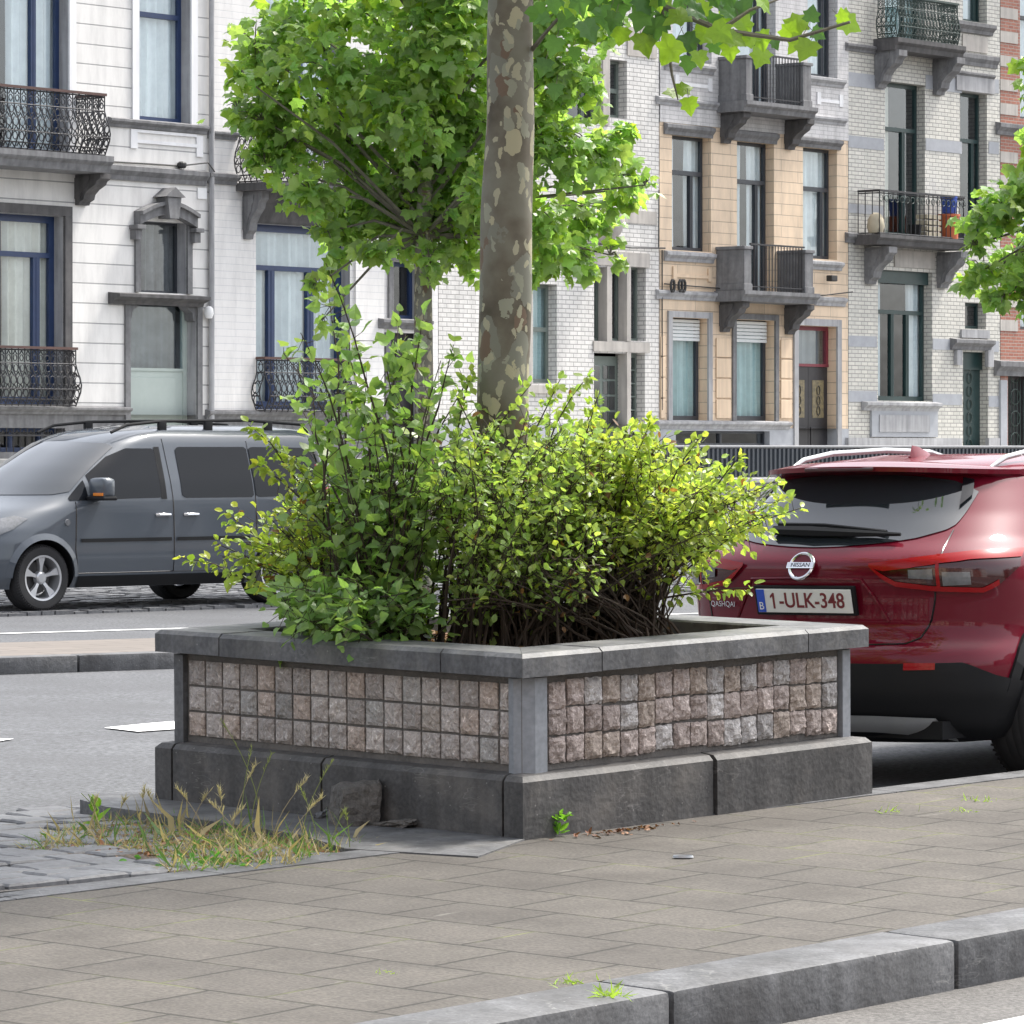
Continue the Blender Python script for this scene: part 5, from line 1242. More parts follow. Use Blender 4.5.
for sd_ in (-1, 1):
    mb = MB(); ua, za = uz(972, 482); ub, zb = uz(976, 508); QB.patch_u(mb, [ua - .05, ua + .01], [1.37, 1.36], [zb, zb + .05], sd_, .02, 6, 8); mb.build('window_fin', 'plastic_gloss', car, smooth=True)
# wiper
mb = MB(); pts = [QB.pt(QB.ur(t, z), z, 1 if t > 0 else -1, .03) for t, z in ((.26, 1.125), (.05, 1.12), (-.2, 1.112), (-.42, 1.105))]; mb.tube(pts, [.022, .026, .018, .008], 6)
mb.tube([QB.pt(QB.ur(t, z), z, 1 if t > 0 else -1, .02) for t, z in ((.27, 1.16), (.0, 1.155), (-.34, 1.125))], .009, 5); mb.build('rear_wiper', 'plastic_black', car, smooth=True)
# tail lamps
for sd_ in (-1, 1):
    tu, tz_ = curve([(870, 565), (907, 561), (938, 557), (975, 553), (1010, 551), (1022, 550)]); bu, bz_ = curve([(870, 567), (891, 585), (936, 590.5), (983, 592), (1000, 583), (1022, 563)])
    us = list(np.linspace(max(tu[0], bu[0]), min(tu[-1], bu[-1]), 16)); T = [float(np.interp(q, tu, tz_)) for q in us]; Bt = [float(np.interp(q, bu, bz_)) for q in us]
    lm = MB(); QB.patch_u(lm, us, T, Bt, sd_, .010, 40, 10); lamp = lm.build('tail_lamp', 'lamp_dark_red', car, smooth=True)
    mb = MB(); QB.patch_u(mb, us, [t + .002 for t in T], [max(t - .034, b) for t, b in zip(T, Bt)], sd_, .016, 40, 3); nb = 13; QB.patch_u(mb, us[:nb], [min(b + .022, t) for t, b in zip(T[:nb], Bt[:nb])], Bt[:nb], sd_, .016, 30, 3)
    a = uz(938, 575); mb2 = mb; QB.patch_u(mb, [a[0] - .008, a[0] + .008], [1.03, 1.03], [a[1] - .06, a[1] - .06], sd_, .017, 3, 5); mb.build('light_bar', 'lamp_red', lamp, smooth=True)
    a, b = uz(908, 574), uz(933, 574); c, d = uz(943, 577), uz(970, 577)
    mb = MB(); QB.patch_u(mb, [a[0], b[0]], [a[1] + .018, b[1] + .02], [a[1] - .018, b[1] - .022], sd_, .018, 8, 4); mb.build('reverse_light', 'lamp_clear', lamp, smooth=True)
    mb = MB(); QB.patch_u(mb, [c[0], d[0]], [c[1] + .022, d[1] + .022], [c[1] - .035, d[1] - .03], sd_, .018, 8, 4); mb.build('indicator', 'lamp_clear', lamp, smooth=True)
    a, b = uz(903, 667), uz(935, 667)
    mb = MB(); QB.patch_u(mb, [a[0], b[0]], [a[1] + .014, b[1] + .014], [a[1] - .014, b[1] - .012], sd_, .017, 8, 3); mb.build('reflector', 'lamp_red', car, smooth=True)
# shut lines of the tailgate
mb = MB()
for sd_ in (-1, 1):
    QB.line(mb, [(*uz(px, py), sd_) for px, py in ((953, 530), (943, 548), (941, 557))], .004)
    QB.line(mb, [(*uz(px, py), sd_) for px, py in ((936, 592), (931, 620), (921, 638), (905, 644), (862, 645))] + [(0, .655, sd_)], .0045)
mb.build('shut_line', 'plastic_gloss', car)
# recess for the plate, plate and writing
def rear_frame(t, z, off=.02):
    p = Vector(QB.pt(QB.ur(t, z), z, 1 if t >= 0 else -1, off)); q = Vector(QB.pt(QB.ur(t + .05, z), z, 1 if t + .05 >= 0 else -1, off)); w = Vector(QB.pt(QB.ur(t, z + .03), z + .03, 1 if t >= 0 else -1, off))
    ex = -(q - p).normalized(); ez = (w - p); ez -= ex * ez.dot(ex); ez.normalize(); en = ex.cross(ez)
    # ex points to the car's right = image right; en points out of the rear
    return Matrix(((ex.x, ez.x, en.x, p.x), (ex.y, ez.y, en.y, p.y), (ex.z, ez.z, en.z, p.z), (0, 0, 0, 1)))
fm = rear_frame(-.005, .835, .028)
def flat(parent, name, m, fm, x0, x1, z0, z1, t=.006, d=0, ch=.004):
    mb = MB(); mb.box(x0, x1, z0, z1, d - t, d, ch); mb.v = [tuple(fm @ Vector(v)) for v in mb.v]; return mb.build(name, m, parent)
flat(car, 'plate_holder', 'plastic_black', fm, -.275, .275, -.068, .068, .02, 0)
pl_ = flat(car, 'number_plate', 'plate_white', fm, -.26, .26, -.055, .055, .006, .0075)
flat(pl_, 'country_band', 'plate_blue', fm, -.258, -.215, -.053, .053, .003, .0105, .001)
text_mesh('country_letter', 'B', .05, 'text_white', pl_, fm @ Matrix.Translation((-.236, -.025, .0115)), .0005)
text_mesh('plate_number', '-ULK-348', .098, 'plate_text', pl_, fm @ Matrix.Translation((.042, .0, .0085)), .001, sx=.92, bold=.0012)
mb = MB(); mb.prism([(-.186, -.036), (-.176, -.036), (-.176, .037), (-.184, .037), (-.199, .022), (-.199, .012), (-.186, .021)], 'z', .0076, .0095); mb.v = [tuple(fm @ Vector((v[0] + .014, v[1], v[2]))) for v in mb.v]; mb.build('plate_numeral', 'plate_text', pl_)
mb = MB()
for sd_ in (-1, 1): QB.line(mb, [(0, .935, sd_), (QB.ur(.30, .93), .93, sd_), (QB.ur(.42, .78), .74, sd_)], .007, .003)
mb.build('plate_recess_edge', 'paint_red', car, smooth=True)
bm_ = rear_frame(.0, .985, .02); mb = MB()
ring = [(.062 * math.cos(a), .062 * math.sin(a), .0) for a in [2 * math.pi * k / 28 for k in range(28)]]
mb.tube([tuple(bm_ @ Vector(p)) for p in ring], .009, 8, closed=True); bd = mb.build('badge', 'chrome', car, smooth=True)
flat(bd, 'badge_bar', 'chrome', bm_, -.075, .075, -.015, .015, .008, .012, .003)
text_mesh('badge_text', 'NISSAN', .028, 'plastic_black', bd, bm_ @ Matrix.Translation((0, 0, .0125)), .0005, sx=1.1)
mb = MB(); mb.lathe([(0, 0), (.055, 0)], (0, 0, 0), 'z', 24); mb.v = [tuple(bm_ @ Vector(v)) for v in mb.v]; mb.build('badge_disc', 'paint_red', bd)
text_mesh('model_badge', 'QASHQAI', .036, 'chrome', car, rear_frame(.50, .81, .012), .002, sx=1.2)
# shark fin antenna, roof rails
mb = MB(); xs_ = [.98, 1.02, 1.08, 1.14, 1.20]; hs_ = [.015, .085, .075, .04, .005]; ws_ = [.03, .028, .035, .035, .012]
vs = []
for x, h, w in zip(xs_, hs_, ws_): vs += [(x, -w, 1.465), (x - (.02 if h > .05 else 0), 0, 1.47 + h * .75), (x, w, 1.465)]
fs_ = [(i * 3 + a, i * 3 + (a + 1) % 3, (i + 1) * 3 + (a + 1) % 3, (i + 1) * 3 + a) for i in range(4) for a in range(3)] + [(0, 1, 2), (12, 14, 13)]
mb.mesh(vs, fs_); mb.build('antenna_fin', 'paint_red', car, smooth=True, angle=50)
for sd_ in (-1, 1):
    mb = MB(); pts = [(.80, .56, 1.425), (.92, .565, 1.47), (1.15, .56, 1.50), (1.6, .55, 1.515), (2.0, .55, 1.505), (2.15, .56, 1.48), (2.3, .57, 1.42)]
    mb.tube([(a, b * sd_, c) for a, b, c in pts], [.008, .013, .014, .014, .014, .012, .008], 8); mb.build('roof_rail', 'satin_silver', car, smooth=True)
    # side windows with bright surround
    mb = MB(); QB.patch_side(mb, [1.02, 1.25, 1.6, 2.2, 2.6, 2.95], [1.20, 1.34, 1.38, 1.37, 1.26, 1.12], [1.14, 1.10, 1.08, 1.06, 1.06, 1.07], sd_, .006, 40, 8); sw_ = mb.build('side_window', 'car_glass', car, smooth=True)
    mb = MB(); pts = [QB.pt(QB.ux(x, z), z, sd_, .008) for x, z in ((1.0, 1.17), (1.1, 1.26), (1.24, 1.345), (1.6, 1.385), (2.2, 1.375), (2.6, 1.27))]; mb.tube(pts, .013, 6)
    pts = [QB.pt(QB.ux(x, z), z, sd_, .008) for x, z in ((1.0, 1.17), (1.1, 1.12), (1.6, 1.07), (2.4, 1.05), (3.0, 1.06))]; mb.tube(pts, .010, 6); mb.build('window_trim', 'chrome', sw_, smooth=True)
mb = MB(); mb.box(.15, 4.2, -.7, .7, .22, .3); mb.build('underbody', 'plastic_black', car)
mb = MB(); mb.tube([(.12, .35, .27), (.5, .35, .26)], .035, 10); mb.build('exhaust', 'plastic_black', car)

# ---------------- grey van
VA = R(44); vf = Vector((-math.cos(VA), -math.sin(VA), 0)); vl = Vector((math.sin(VA), -math.cos(VA), 0))  # forward, left (visible side)
Yv = 38.9; wv = Vector(((43 - 512) / FPX * Yv, Yv, 0)); vb = wv - vf * 4.0 - vl * .87
van = empty('parked_van', (vb.x, vb.y, .03), math.pi + VA, 'grey passenger van with black roof rails parked in front of the white houses', 'van')
VB = Body([(.22, .12, 4.78, .82, .35, .7), (.32, .0, 4.86, .875, .38, .8), (.50, .0, 4.88, .895, .38, .85), (.68, .02, 4.85, .897, .38, .9), (.80, .03, 4.78, .893, .38, .95), (.90, .03, 4.62, .89, .38, 1.0), (.98, .03, 4.42, .888, .38, .95), (1.05, .04, 4.16, .882, .38, .8), (1.12, .05, 3.98, .872, .38, .7),
           (1.25, .07, 3.80, .845, .36, .66), (1.40, .10, 3.58, .80, .36, .62), (1.55, .13, 3.33, .755, .36, .58), (1.65, .15, 3.15, .725, .36, .55), (1.72, .17, 2.95, .69, .36, .5), (1.77, .22, 2.75, .64, .36, .5), (1.80, .36, 2.5, .55, .4, .5), (1.82, .7, 2.2, .38, .3, .35)], n=2.7, k=1)
mb = MB(); VB.shell(mb); vbody = mb.build('body', ['paint_grey', 'plastic_black'], van, smooth=True)
cut_arches(vbody, [(1.0, .37, -1.2, -.45, .33), (1.0, .37, .45, 1.2, .33), (4.0, .37, -1.2, -.45, .33), (4.0, .37, .45, 1.2, .33)])
for (x, y, sd_) in ((1.0, -.77, -1), (1.0, .77, 1), (4.0, -.77, -1), (4.0, .77, 1)): wheel(van, x, y, .325, .21, sd_, .215, 'wide')
mb = MB(); mb.patch = None
def vfront(us, zt, zb, off, name, m, parent=van, nx=30, nz=12, sides=(1, -1)):
    mb = MB()
    for sd_ in sides: VB.patch_u(mb, us, zt, zb, sd_, off, nx, nz)
    return mb.build(name, m, parent, smooth=True)
vfront([2.30, 2.45, 3.0], [1.60, 1.635, 1.655], [1.16, 1.13, 1.125], .005, 'windscreen', 'wind_glass')
for sd_ in (1, -1):
    mb = MB(); VB.patch_side(mb, [2.52, 2.56, 2.88, 3.12, 3.40], [1.56, 1.585, 1.585, 1.50, 1.32], [1.10, 1.095, 1.09, 1.085, 1.08], sd_, .005, 40, 10); w1 = mb.build('front_window', 'car_glass', van, smooth=True)
    mb = MB(); VB.patch_side(mb, [3.45, 3.48, 3.66], [1.27, 1.25, 1.10], [1.075, 1.075, 1.075], sd_, .006, 10, 6); mb.build('quarter_window', 'car_glass', van, smooth=True)
    mb = MB(); VB.patch_side(mb, [2.46, 2.53], [1.60, 1.60], [1.08, 1.08], sd_, .006, 4, 10); mb.build('pillar_trim', 'plastic_black', van, smooth=True)
    mb = MB(); VB.patch_side(mb, [1.32, 1.35, 2.22, 2.26], [1.58, 1.60, 1.60, 1.57], [1.11, 1.09, 1.09, 1.12], sd_, .005, 30, 10); mb.build('sliding_door_window', 'car_glass', van, smooth=True)
    mb = MB(); VB.patch_side(mb, [.33, .38, 1.25, 1.29], [1.54, 1.59, 1.60, 1.58], [1.13, 1.11, 1.09, 1.11], sd_, .005, 30, 10); mb.build('rear_side_window', 'car_glass', van, smooth=True)
    def L_(pts, r=.005, off=.001):
        mb.tube([VB.pt(VB.ux(x, z), z, sd_, off) for (x, z) in sum([[(a[0] + (b[0] - a[0]) * k / 8, a[1] + (b[1] - a[1]) * k / 8) for k in range(8)] for a, b in zip(pts[:-1], pts[1:])], []) + [pts[-1]]], r, 5)
    mb = MB(); L_([(2.40, 1.68), (2.38, 1.1), (2.38, .36)]); L_([(3.60, 1.06), (3.62, .6), (3.58, .36), (2.38, .36)]); L_([(1.30, 1.66), (1.30, 1.1), (1.30, .36)]); L_([(1.30, .36), (2.38, .36)]); mb.build('shut_line', 'plastic_gloss', van)
    mb = MB(); VB.patch_side(mb, [2.42, 3.56], [.70, .70], [.665, .665], sd_, .012, 20, 2); VB.patch_side(mb, [1.40, 2.35], [.70, .70], [.665, .665], sd_, .012, 20, 2); mb.build('rub_strip', 'plastic_black', van, smooth=True)
    mb = MB(); VB.patch_side(mb, [1.42, 3.58], [.335, .335], [.225, .225], sd_, .008, 20, 3); mb.build('sill_trim', 'plastic_black', van, smooth=True)
    for xa in (2.52, 2.16):
        mb = MB(); z_ = .925; pts = [VB.pt(VB.ux(xa + d_, z_), z_, sd_, o_) for d_, o_ in ((-.085, .004), (-.07, .03), (.07, .03), (.085, .004))]; mb.tube(pts, .017, 8); mb.build('door_handle', 'chrome', van, smooth=True)
    mb = MB(); p = VB.pt(VB.ux(3.72, .86), .86, sd_, .006); mb.lathe([(0, .01), (.03, .008), (.036, -.004)], p, 'y', 14); mb.build('side_indicator', 'lamp_clear', van)
    # mirror
    mb = MB(); y0 = .86; mb.box(3.30, 3.46, y0 + .02 , y0 + .27, 1.10, 1.30, ch=.05); mb.tube([(3.42, y0 - .05, 1.10), (3.40, y0 + .10, 1.13)], .03, 8); mb.v = [(a, b * sd_, c) for a, b, c in mb.v]; mr = mb.build('mirror', 'paint_grey', van, smooth=True, angle=60)
    mb = MB(); mb.box(3.29, 3.47, y0 + .0, y0 + .28, 1.075, 1.115, ch=.015); mb.v = [(a, b * sd_, c) for a, b, c in mb.v]; mb.build('mirror_base', 'plastic_black', mr)
    mb = MB(); mb.box(3.463, 3.472, y0 + .12, y0 + .27, 1.12, 1.15, ch=.003); mb.v = [(a, b * sd_, c) for a, b, c in mb.v]; mb.build('mirror_indicator', 'indicator_orange', mr)
    # roof rail
    mb = MB(); pts = [(.35, .60, 1.76), (.45, .60, 1.835), (1.2, .60, 1.875), (2.3, .60, 1.86), (2.75, .60, 1.82), (2.95, .60, 1.745)]; mb.tube([(a, b * sd_, c) for a, b, c in pts], .016, 8)
    for xx in (.9, 1.7, 2.3): mb.box(xx - .05, xx + .05, (.58) * sd_, (.62) * sd_, 1.74, 1.86, ch=.01)
    mb.build('roof_rail', 'plastic_black', van, smooth=True)
    # head lamp, tail lamp
    mb = MB(); VB.patch_u(mb, [2.28, 2.42, 2.60], [.90, .93, .86], [.80, .70, .66], sd_, .006, 20, 8); hl = mb.build('headlight', 'lamp_clear', van, smooth=True)
    mb = MB(); VB.patch_u(mb, [.75, .98], [1.45, 1.42], [.95, .93], sd_, .006, 8, 10); mb.build('tail_lamp', 'lamp_red', van, smooth=True)
    for xw in (1.0, 4.0):
        mb = MB()
        for k in range(24):
            a0, a1 = math.pi * k / 24, math.pi * (k + 1) / 24; q = []
            for aa, rr, oo in ((a0, .368, .004), (a1, .368, .004), (a1, .43, .002), (a0, .43, .002)):
                x_, z_ = xw + rr * math.cos(aa), .33 + rr * math.sin(aa); yy = VB.pt(VB.ux(x_, z_), z_)[1]; q.append((x_, (yy + oo + (.018 if rr < .4 else 0)) * sd_, z_))
            mb.face(q)
        mb.build('arch_lip', 'paint_grey', van, smooth=True)
vfront([2.45, 3.0], [.62, .62], [.34, .34], .008, 'grille', 'plastic_black'); vfront([2.6, 3.0], [.84, .84], [.70, .70], .008, 'upper_grille', 'plastic_black')
mb = MB(); mb.box(.2, 4.6, -.7, .7, .23, .3); mb.build('underbody', 'plastic_black', van)

# ================================================================== VEGETATION
def unit(v): return v / np.maximum(np.linalg.norm(v, axis=-1, keepdims=True), 1e-9)
PLANE_T = np.array([(0, 0, 0), (.22, -.06, .0), (.52, .10, -.05), (.40, .30, .02), (.50, .58, -.06), (.25, .66, .02), (0, 1.0, -.10), (-.25, .66, .02), (-.50, .58, -.06), (-.40, .30, .02), (-.52, .10, -.05), (-.22, -.06, 0), (0, .38, .05)])
PLANE_F = [(12, i, i + 1) for i in range(0, 11)] + [(12, 11, 0)]
def near_leaf():
    out = [(0, 0), (.10, -.05), (.22, -.07), (.30, -.01), (.40, .02), (.52, .06), (.44, .16), (.40, .26), (.38, .32), (.46, .42), (.50, .52), (.40, .56), (.30, .60), (.24, .66), (.17, .80), (.08, .90), (0, 1.02)]
    pts = [(x, y) for x, y in out] + [(-x, y) for x, y in out[-2:0:-1]]; n = len(pts); V = []; F = []
    def zz(x, y): return .10 * abs(x) - .16 * (y - .2) ** 2 - .12 * x * x + .02 * math.sin(x * 18) * y
    for k, sc in ((0, 1.0), (1, .66), (2, .33)):
        for x, y in pts: X, Y = x * sc, .38 + (y - .38) * sc; V.append((X, Y, zz(X, Y)))
    V.append((0, .38, zz(0, .38)))
    for k in range(2):
        for i in range(n): j = (i + 1) % n; F.append((k * n + i, k * n + j, (k + 1) * n + j, (k + 1) * n + i))
    for i in range(n): F.append((2 * n + i, 2 * n + (i + 1) % n, 3 * n))
    return np.array(V), F
NEAR_T, NEAR_F = near_leaf()
OVAL_T = np.array([(0, 0, 0), (.26, .22, .05), (.34, .5, .06), (.20, .8, .02), (0, 1.0, -.08), (-.20, .8, .02), (-.34, .5, .06), (-.26, .22, .05), (0, .5, -.02)])
OVAL_F = [(8, i, (i + 1) % 8) for i in range(8)]
HEART_T = np.array([(0, 0, 0), (.30, -.02, .05), (.46, .25, .08), (.30, .62, .03), (0, 1.0, -.12), (-.30, .62, .03), (-.46, .25, .08), (-.30, -.02, .05), (0, .4, -.02)])
HEART_F = OVAL_F
BLADE_T = np.array([(-.04, 0, 0), (.04, 0, 0), (-.035, .5, .05), (.035, .5, .05), (0, 1, .22)]); BLADE_F = [(0, 1, 3, 2), (2, 3, 4)]
def leaves(name, pos, size, tip, nrm, col, T, F, m, parent=None, width=1.0, jit=.025, smooth=False):
    pos = np.asarray(pos, float); n = len(pos); y = unit(np.asarray(tip, float)); nr = np.asarray(nrm, float); x = unit(np.cross(y, nr)); z = np.cross(x, y)
    size = np.asarray(size, float).reshape(n, 1, 1)
    Tj = np.repeat(T[None], n, 0) + rng.normal(0, jit, (n, len(T), 3))
    Tj[:, :, 2] *= rng.uniform(.2, 2.6, (n, 1))
    V = pos[:, None, :] + size * (Tj[:, :, 0:1] * width * x[:, None] + Tj[:, :, 1:2] * y[:, None] + Tj[:, :, 2:3] * z[:, None])
    k = len(T); verts = V.reshape(-1, 3); faces = [tuple(i * k + j for j in f) for i in range(n) for f in F]
    me = bpy.data.meshes.new(name); me.from_pydata(verts.tolist(), [], faces)
    ca = me.color_attributes.new('Col', 'FLOAT_COLOR', 'POINT'); c4 = np.ones((n, k, 4)); c4[:, :, :3] = np.asarray(col)[:, None, :] * rng.uniform(.92, 1.08, (n, k, 1)); ca.data.foreach_set('color', c4.astype(np.float32).ravel())
    if smooth: me.polygons.foreach_set('use_smooth', [True] * len(me.polygons))
    me.materials.append(M[m]); o = bpy.data.objects.new(name, me); COL.objects.link(o)
    if parent: o.parent = parent
    return o
def leafcol(n, base, var=.3, yellow=.1, ycol=(.32, .30, .03), brown=.0):
    b = np.array(base)[None] * rng.uniform(1 - var, 1 + var, (n, 1)) * rng.uniform(.92, 1.08, (n, 3))
    t = (rng.random((n, 1)) < yellow) * rng.uniform(.4, 1, (n, 1)); b = b * (1 - t) + np.array(ycol)[None] * t
    t = (rng.random((n, 1)) < brown) * 1.0; return b * (1 - t) + np.array((.16, .08, .03))[None] * t
def rnd_dirs(n): return unit(rng.normal(0, 1, (n, 3)))

# ---- foreground plane tree in the planter
tb = PL(SQ * .50, SQ * .50, .60); TY = tb.y
tree = empty('plane_tree', (0, 0, 0), 0, 'plane tree with mottled bark rising from the planter, thick trunk in the centre', 'tree')
mb = MB(); pts = []; rad = []
prof = [(700, 498, 36), (650, 499, 32), (600, 500, 29), (520, 501, 26.5), (440, 502, 25.3), (380, 502.5, 25), (300, 504.5, 26), (220, 507, 26), (120, 510.5, 24.5), (0, 511.5, 23.5), (-160, 511, 22), (-300, 508, 20), (-420, 510, 17)]
zs_ = np.linspace(0, 1, 90)
P3 = [at(cx, y, TY) for (y, cx, w) in prof]; W3 = [w / FPX * TY for (y, cx, w) in prof]
zz = np.array([p.z for p in P3]); zi = np.linspace(zz[0], zz[-1], 110); xi = np.interp(zi, zz, [p.x for p in P3]); wi3 = np.interp(zi, zz, W3)
NS = 40; vs = []
for z, x, w in zip(zi, xi, wi3):
    for j in range(NS):
        a = 2 * math.pi * j / NS; r_ = w * (1 + .045 * math.sin(2 * a + z * 1.3) + .03 * math.sin(3 * a - z * 2.4) + .016 * math.sin(5 * a + z * 7) + .014 * math.sin(z * 9 + a))
        vs.append((x + r_ * math.cos(a), TY + r_ * math.sin(a), z))
mb.mesh(vs, [(i * NS + j, i * NS + (j + 1) % NS, (i + 1) * NS + (j + 1) % NS, (i + 1) * NS + j) for i in range(len(zi) - 1) for j in range(NS)]); mb.build('trunk', 'bark_plane', tree, smooth=True)
# crown: limbs then leaves (mostly above the frame), one branch hanging into it at the top right
top = P3[-1]; lb = MB(); tips = []
rr = random.Random(4)
for k in range(15):
    a = k * 2.4; z0 = 3.75 + rr.uniform(0, 1.5); st = Vector((np.interp(z0, zz, [p.x for p in P3]), TY, z0)); L = rr.uniform(1.3, 2.5); e = rr.uniform(.25, .9)
    dv = Vector((math.cos(a) * math.cos(e), math.sin(a) * math.cos(e), math.sin(e)))
    q = [st + dv * L * t + Vector((0, 0, .25 * math.sin(t * 3))) for t in (0, .3, .6, 1)]; lb.tube(q, [.06, .045, .03, .012], 6)
    for _ in range(5):
        t = rr.uniform(.4, 1); s0 = st + dv * L * t; d2 = (dv + Vector((rr.uniform(-1, 1), rr.uniform(-1, 1), rr.uniform(-.5, .8)))).normalized(); e2 = s0 + d2 * rr.uniform(.4, .9); lb.tube([s0, e2], [.02, .006], 5); tips.append((s0, e2))
def chain(pxs): return [at(x, y, Y) for x, y, Y in pxs]
brs = [chain([(520, -60, TY), (590, -25, 16.2), (660, 5, 15.9), (720, 30, 15.7), (790, 40, 15.6), (850, 22, 15.5)]), chain([(660, 5, 15.9), (668, 45, 15.9), (672, 75, 15.9), (678, 100, 15.9)]), chain([(530, 52, TY), (548, 30, 16.3), (570, 5, 16.2), (585, -30, 16.2)]), chain([(590, -25, 16.2), (620, 0, 16.1), (640, 10, 16)]), chain([(720, 30, 15.7), (750, 10, 15.7), (790, -5, 15.8)])]
for q in brs: lb.tube(q, [.022 * (1 - .75 * i / (len(q) - 1)) * (1 if q is brs[0] else .5) for i in range(len(q))], 6)
pos = []; tip = []; sz = []
for s0, e2 in tips:
    for _ in range(16):
        t = rr.random(); p = s0 + (e2 - s0) * t + Vector([rr.gauss(0, .16) for _ in range(3)])
        if p.z < 3.62: continue
        pos.append(p); tip.append(Vector((rr.gauss(0, .6), rr.gauss(0, .6), -.5))); sz.append(rr.uniform(.11, .19))
n = len(pos); leaves('crown', pos, sz, tip, rnd_dirs(n) * .6 + np.array([0, 0, 1]), leafcol(n, (.10, .19, .03), .25, .15, (.22, .28, .03)), PLANE_T, PLANE_F, 'leaf_plane', tree)
# the hanging leaves one by one: px, py, size px, direction of the tip (deg, 0 = right, 90 = up), backlight painted as a lighter leaf colour
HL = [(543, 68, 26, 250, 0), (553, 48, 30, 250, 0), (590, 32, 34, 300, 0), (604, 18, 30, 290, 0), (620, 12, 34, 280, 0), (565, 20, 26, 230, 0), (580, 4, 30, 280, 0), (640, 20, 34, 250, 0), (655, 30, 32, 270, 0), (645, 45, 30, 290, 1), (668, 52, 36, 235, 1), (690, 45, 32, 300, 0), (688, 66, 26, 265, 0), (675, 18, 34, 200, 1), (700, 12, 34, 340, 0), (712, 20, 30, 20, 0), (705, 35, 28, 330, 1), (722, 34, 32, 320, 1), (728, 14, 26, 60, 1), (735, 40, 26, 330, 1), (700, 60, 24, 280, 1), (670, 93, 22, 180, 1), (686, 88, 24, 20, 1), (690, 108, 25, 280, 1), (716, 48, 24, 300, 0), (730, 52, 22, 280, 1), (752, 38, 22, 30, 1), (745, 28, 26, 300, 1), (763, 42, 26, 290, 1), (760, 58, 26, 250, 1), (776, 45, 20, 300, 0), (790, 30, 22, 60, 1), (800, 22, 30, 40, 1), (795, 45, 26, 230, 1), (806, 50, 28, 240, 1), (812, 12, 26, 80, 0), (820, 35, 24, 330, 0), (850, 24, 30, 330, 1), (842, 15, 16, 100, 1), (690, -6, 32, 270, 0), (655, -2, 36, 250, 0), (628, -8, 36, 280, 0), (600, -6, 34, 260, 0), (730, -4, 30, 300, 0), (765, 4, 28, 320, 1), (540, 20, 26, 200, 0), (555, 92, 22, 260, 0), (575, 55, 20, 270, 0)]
HL += [(rr.uniform(536, 745), rr.uniform(-14, 40) * rr.uniform(.5, 1), rr.uniform(22, 34), rr.uniform(220, 330), 1 if rr.random() < .25 else 0) for _ in range(34)]
pos = []; tip = []; sz = []; nr = []; cl = []
for (px, py, s_, a, br) in HL:
    for rep_ in range(1):
        Y = 15.8 + rr.uniform(-.3, .35); c = at(px + rr.uniform(-6, 6) * rep_, py + rr.uniform(-6, 6) * rep_, Y); L = s_ / FPX * Y * (.84 if br else .76); d = Vector((math.cos(R(a)), rr.uniform(-.5, .5), math.sin(R(a)))).normalized()
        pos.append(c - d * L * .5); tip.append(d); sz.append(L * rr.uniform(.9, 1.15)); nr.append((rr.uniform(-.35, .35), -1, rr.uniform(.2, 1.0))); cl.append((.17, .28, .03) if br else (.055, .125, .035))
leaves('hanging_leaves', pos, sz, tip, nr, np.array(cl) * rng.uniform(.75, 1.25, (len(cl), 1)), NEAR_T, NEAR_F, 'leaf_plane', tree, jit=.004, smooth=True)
for p, d, L in zip(pos, tip, sz): lb.tube([p - d * L * .35 + Vector((0, 0, L * .12)), p - d * L * .1 + Vector((0, 0, L * .03)), p], .0016, 4)  # leaf stalks, put into the same mesh as the limbs
lb.build('limbs', 'bark_far', tree, smooth=True)

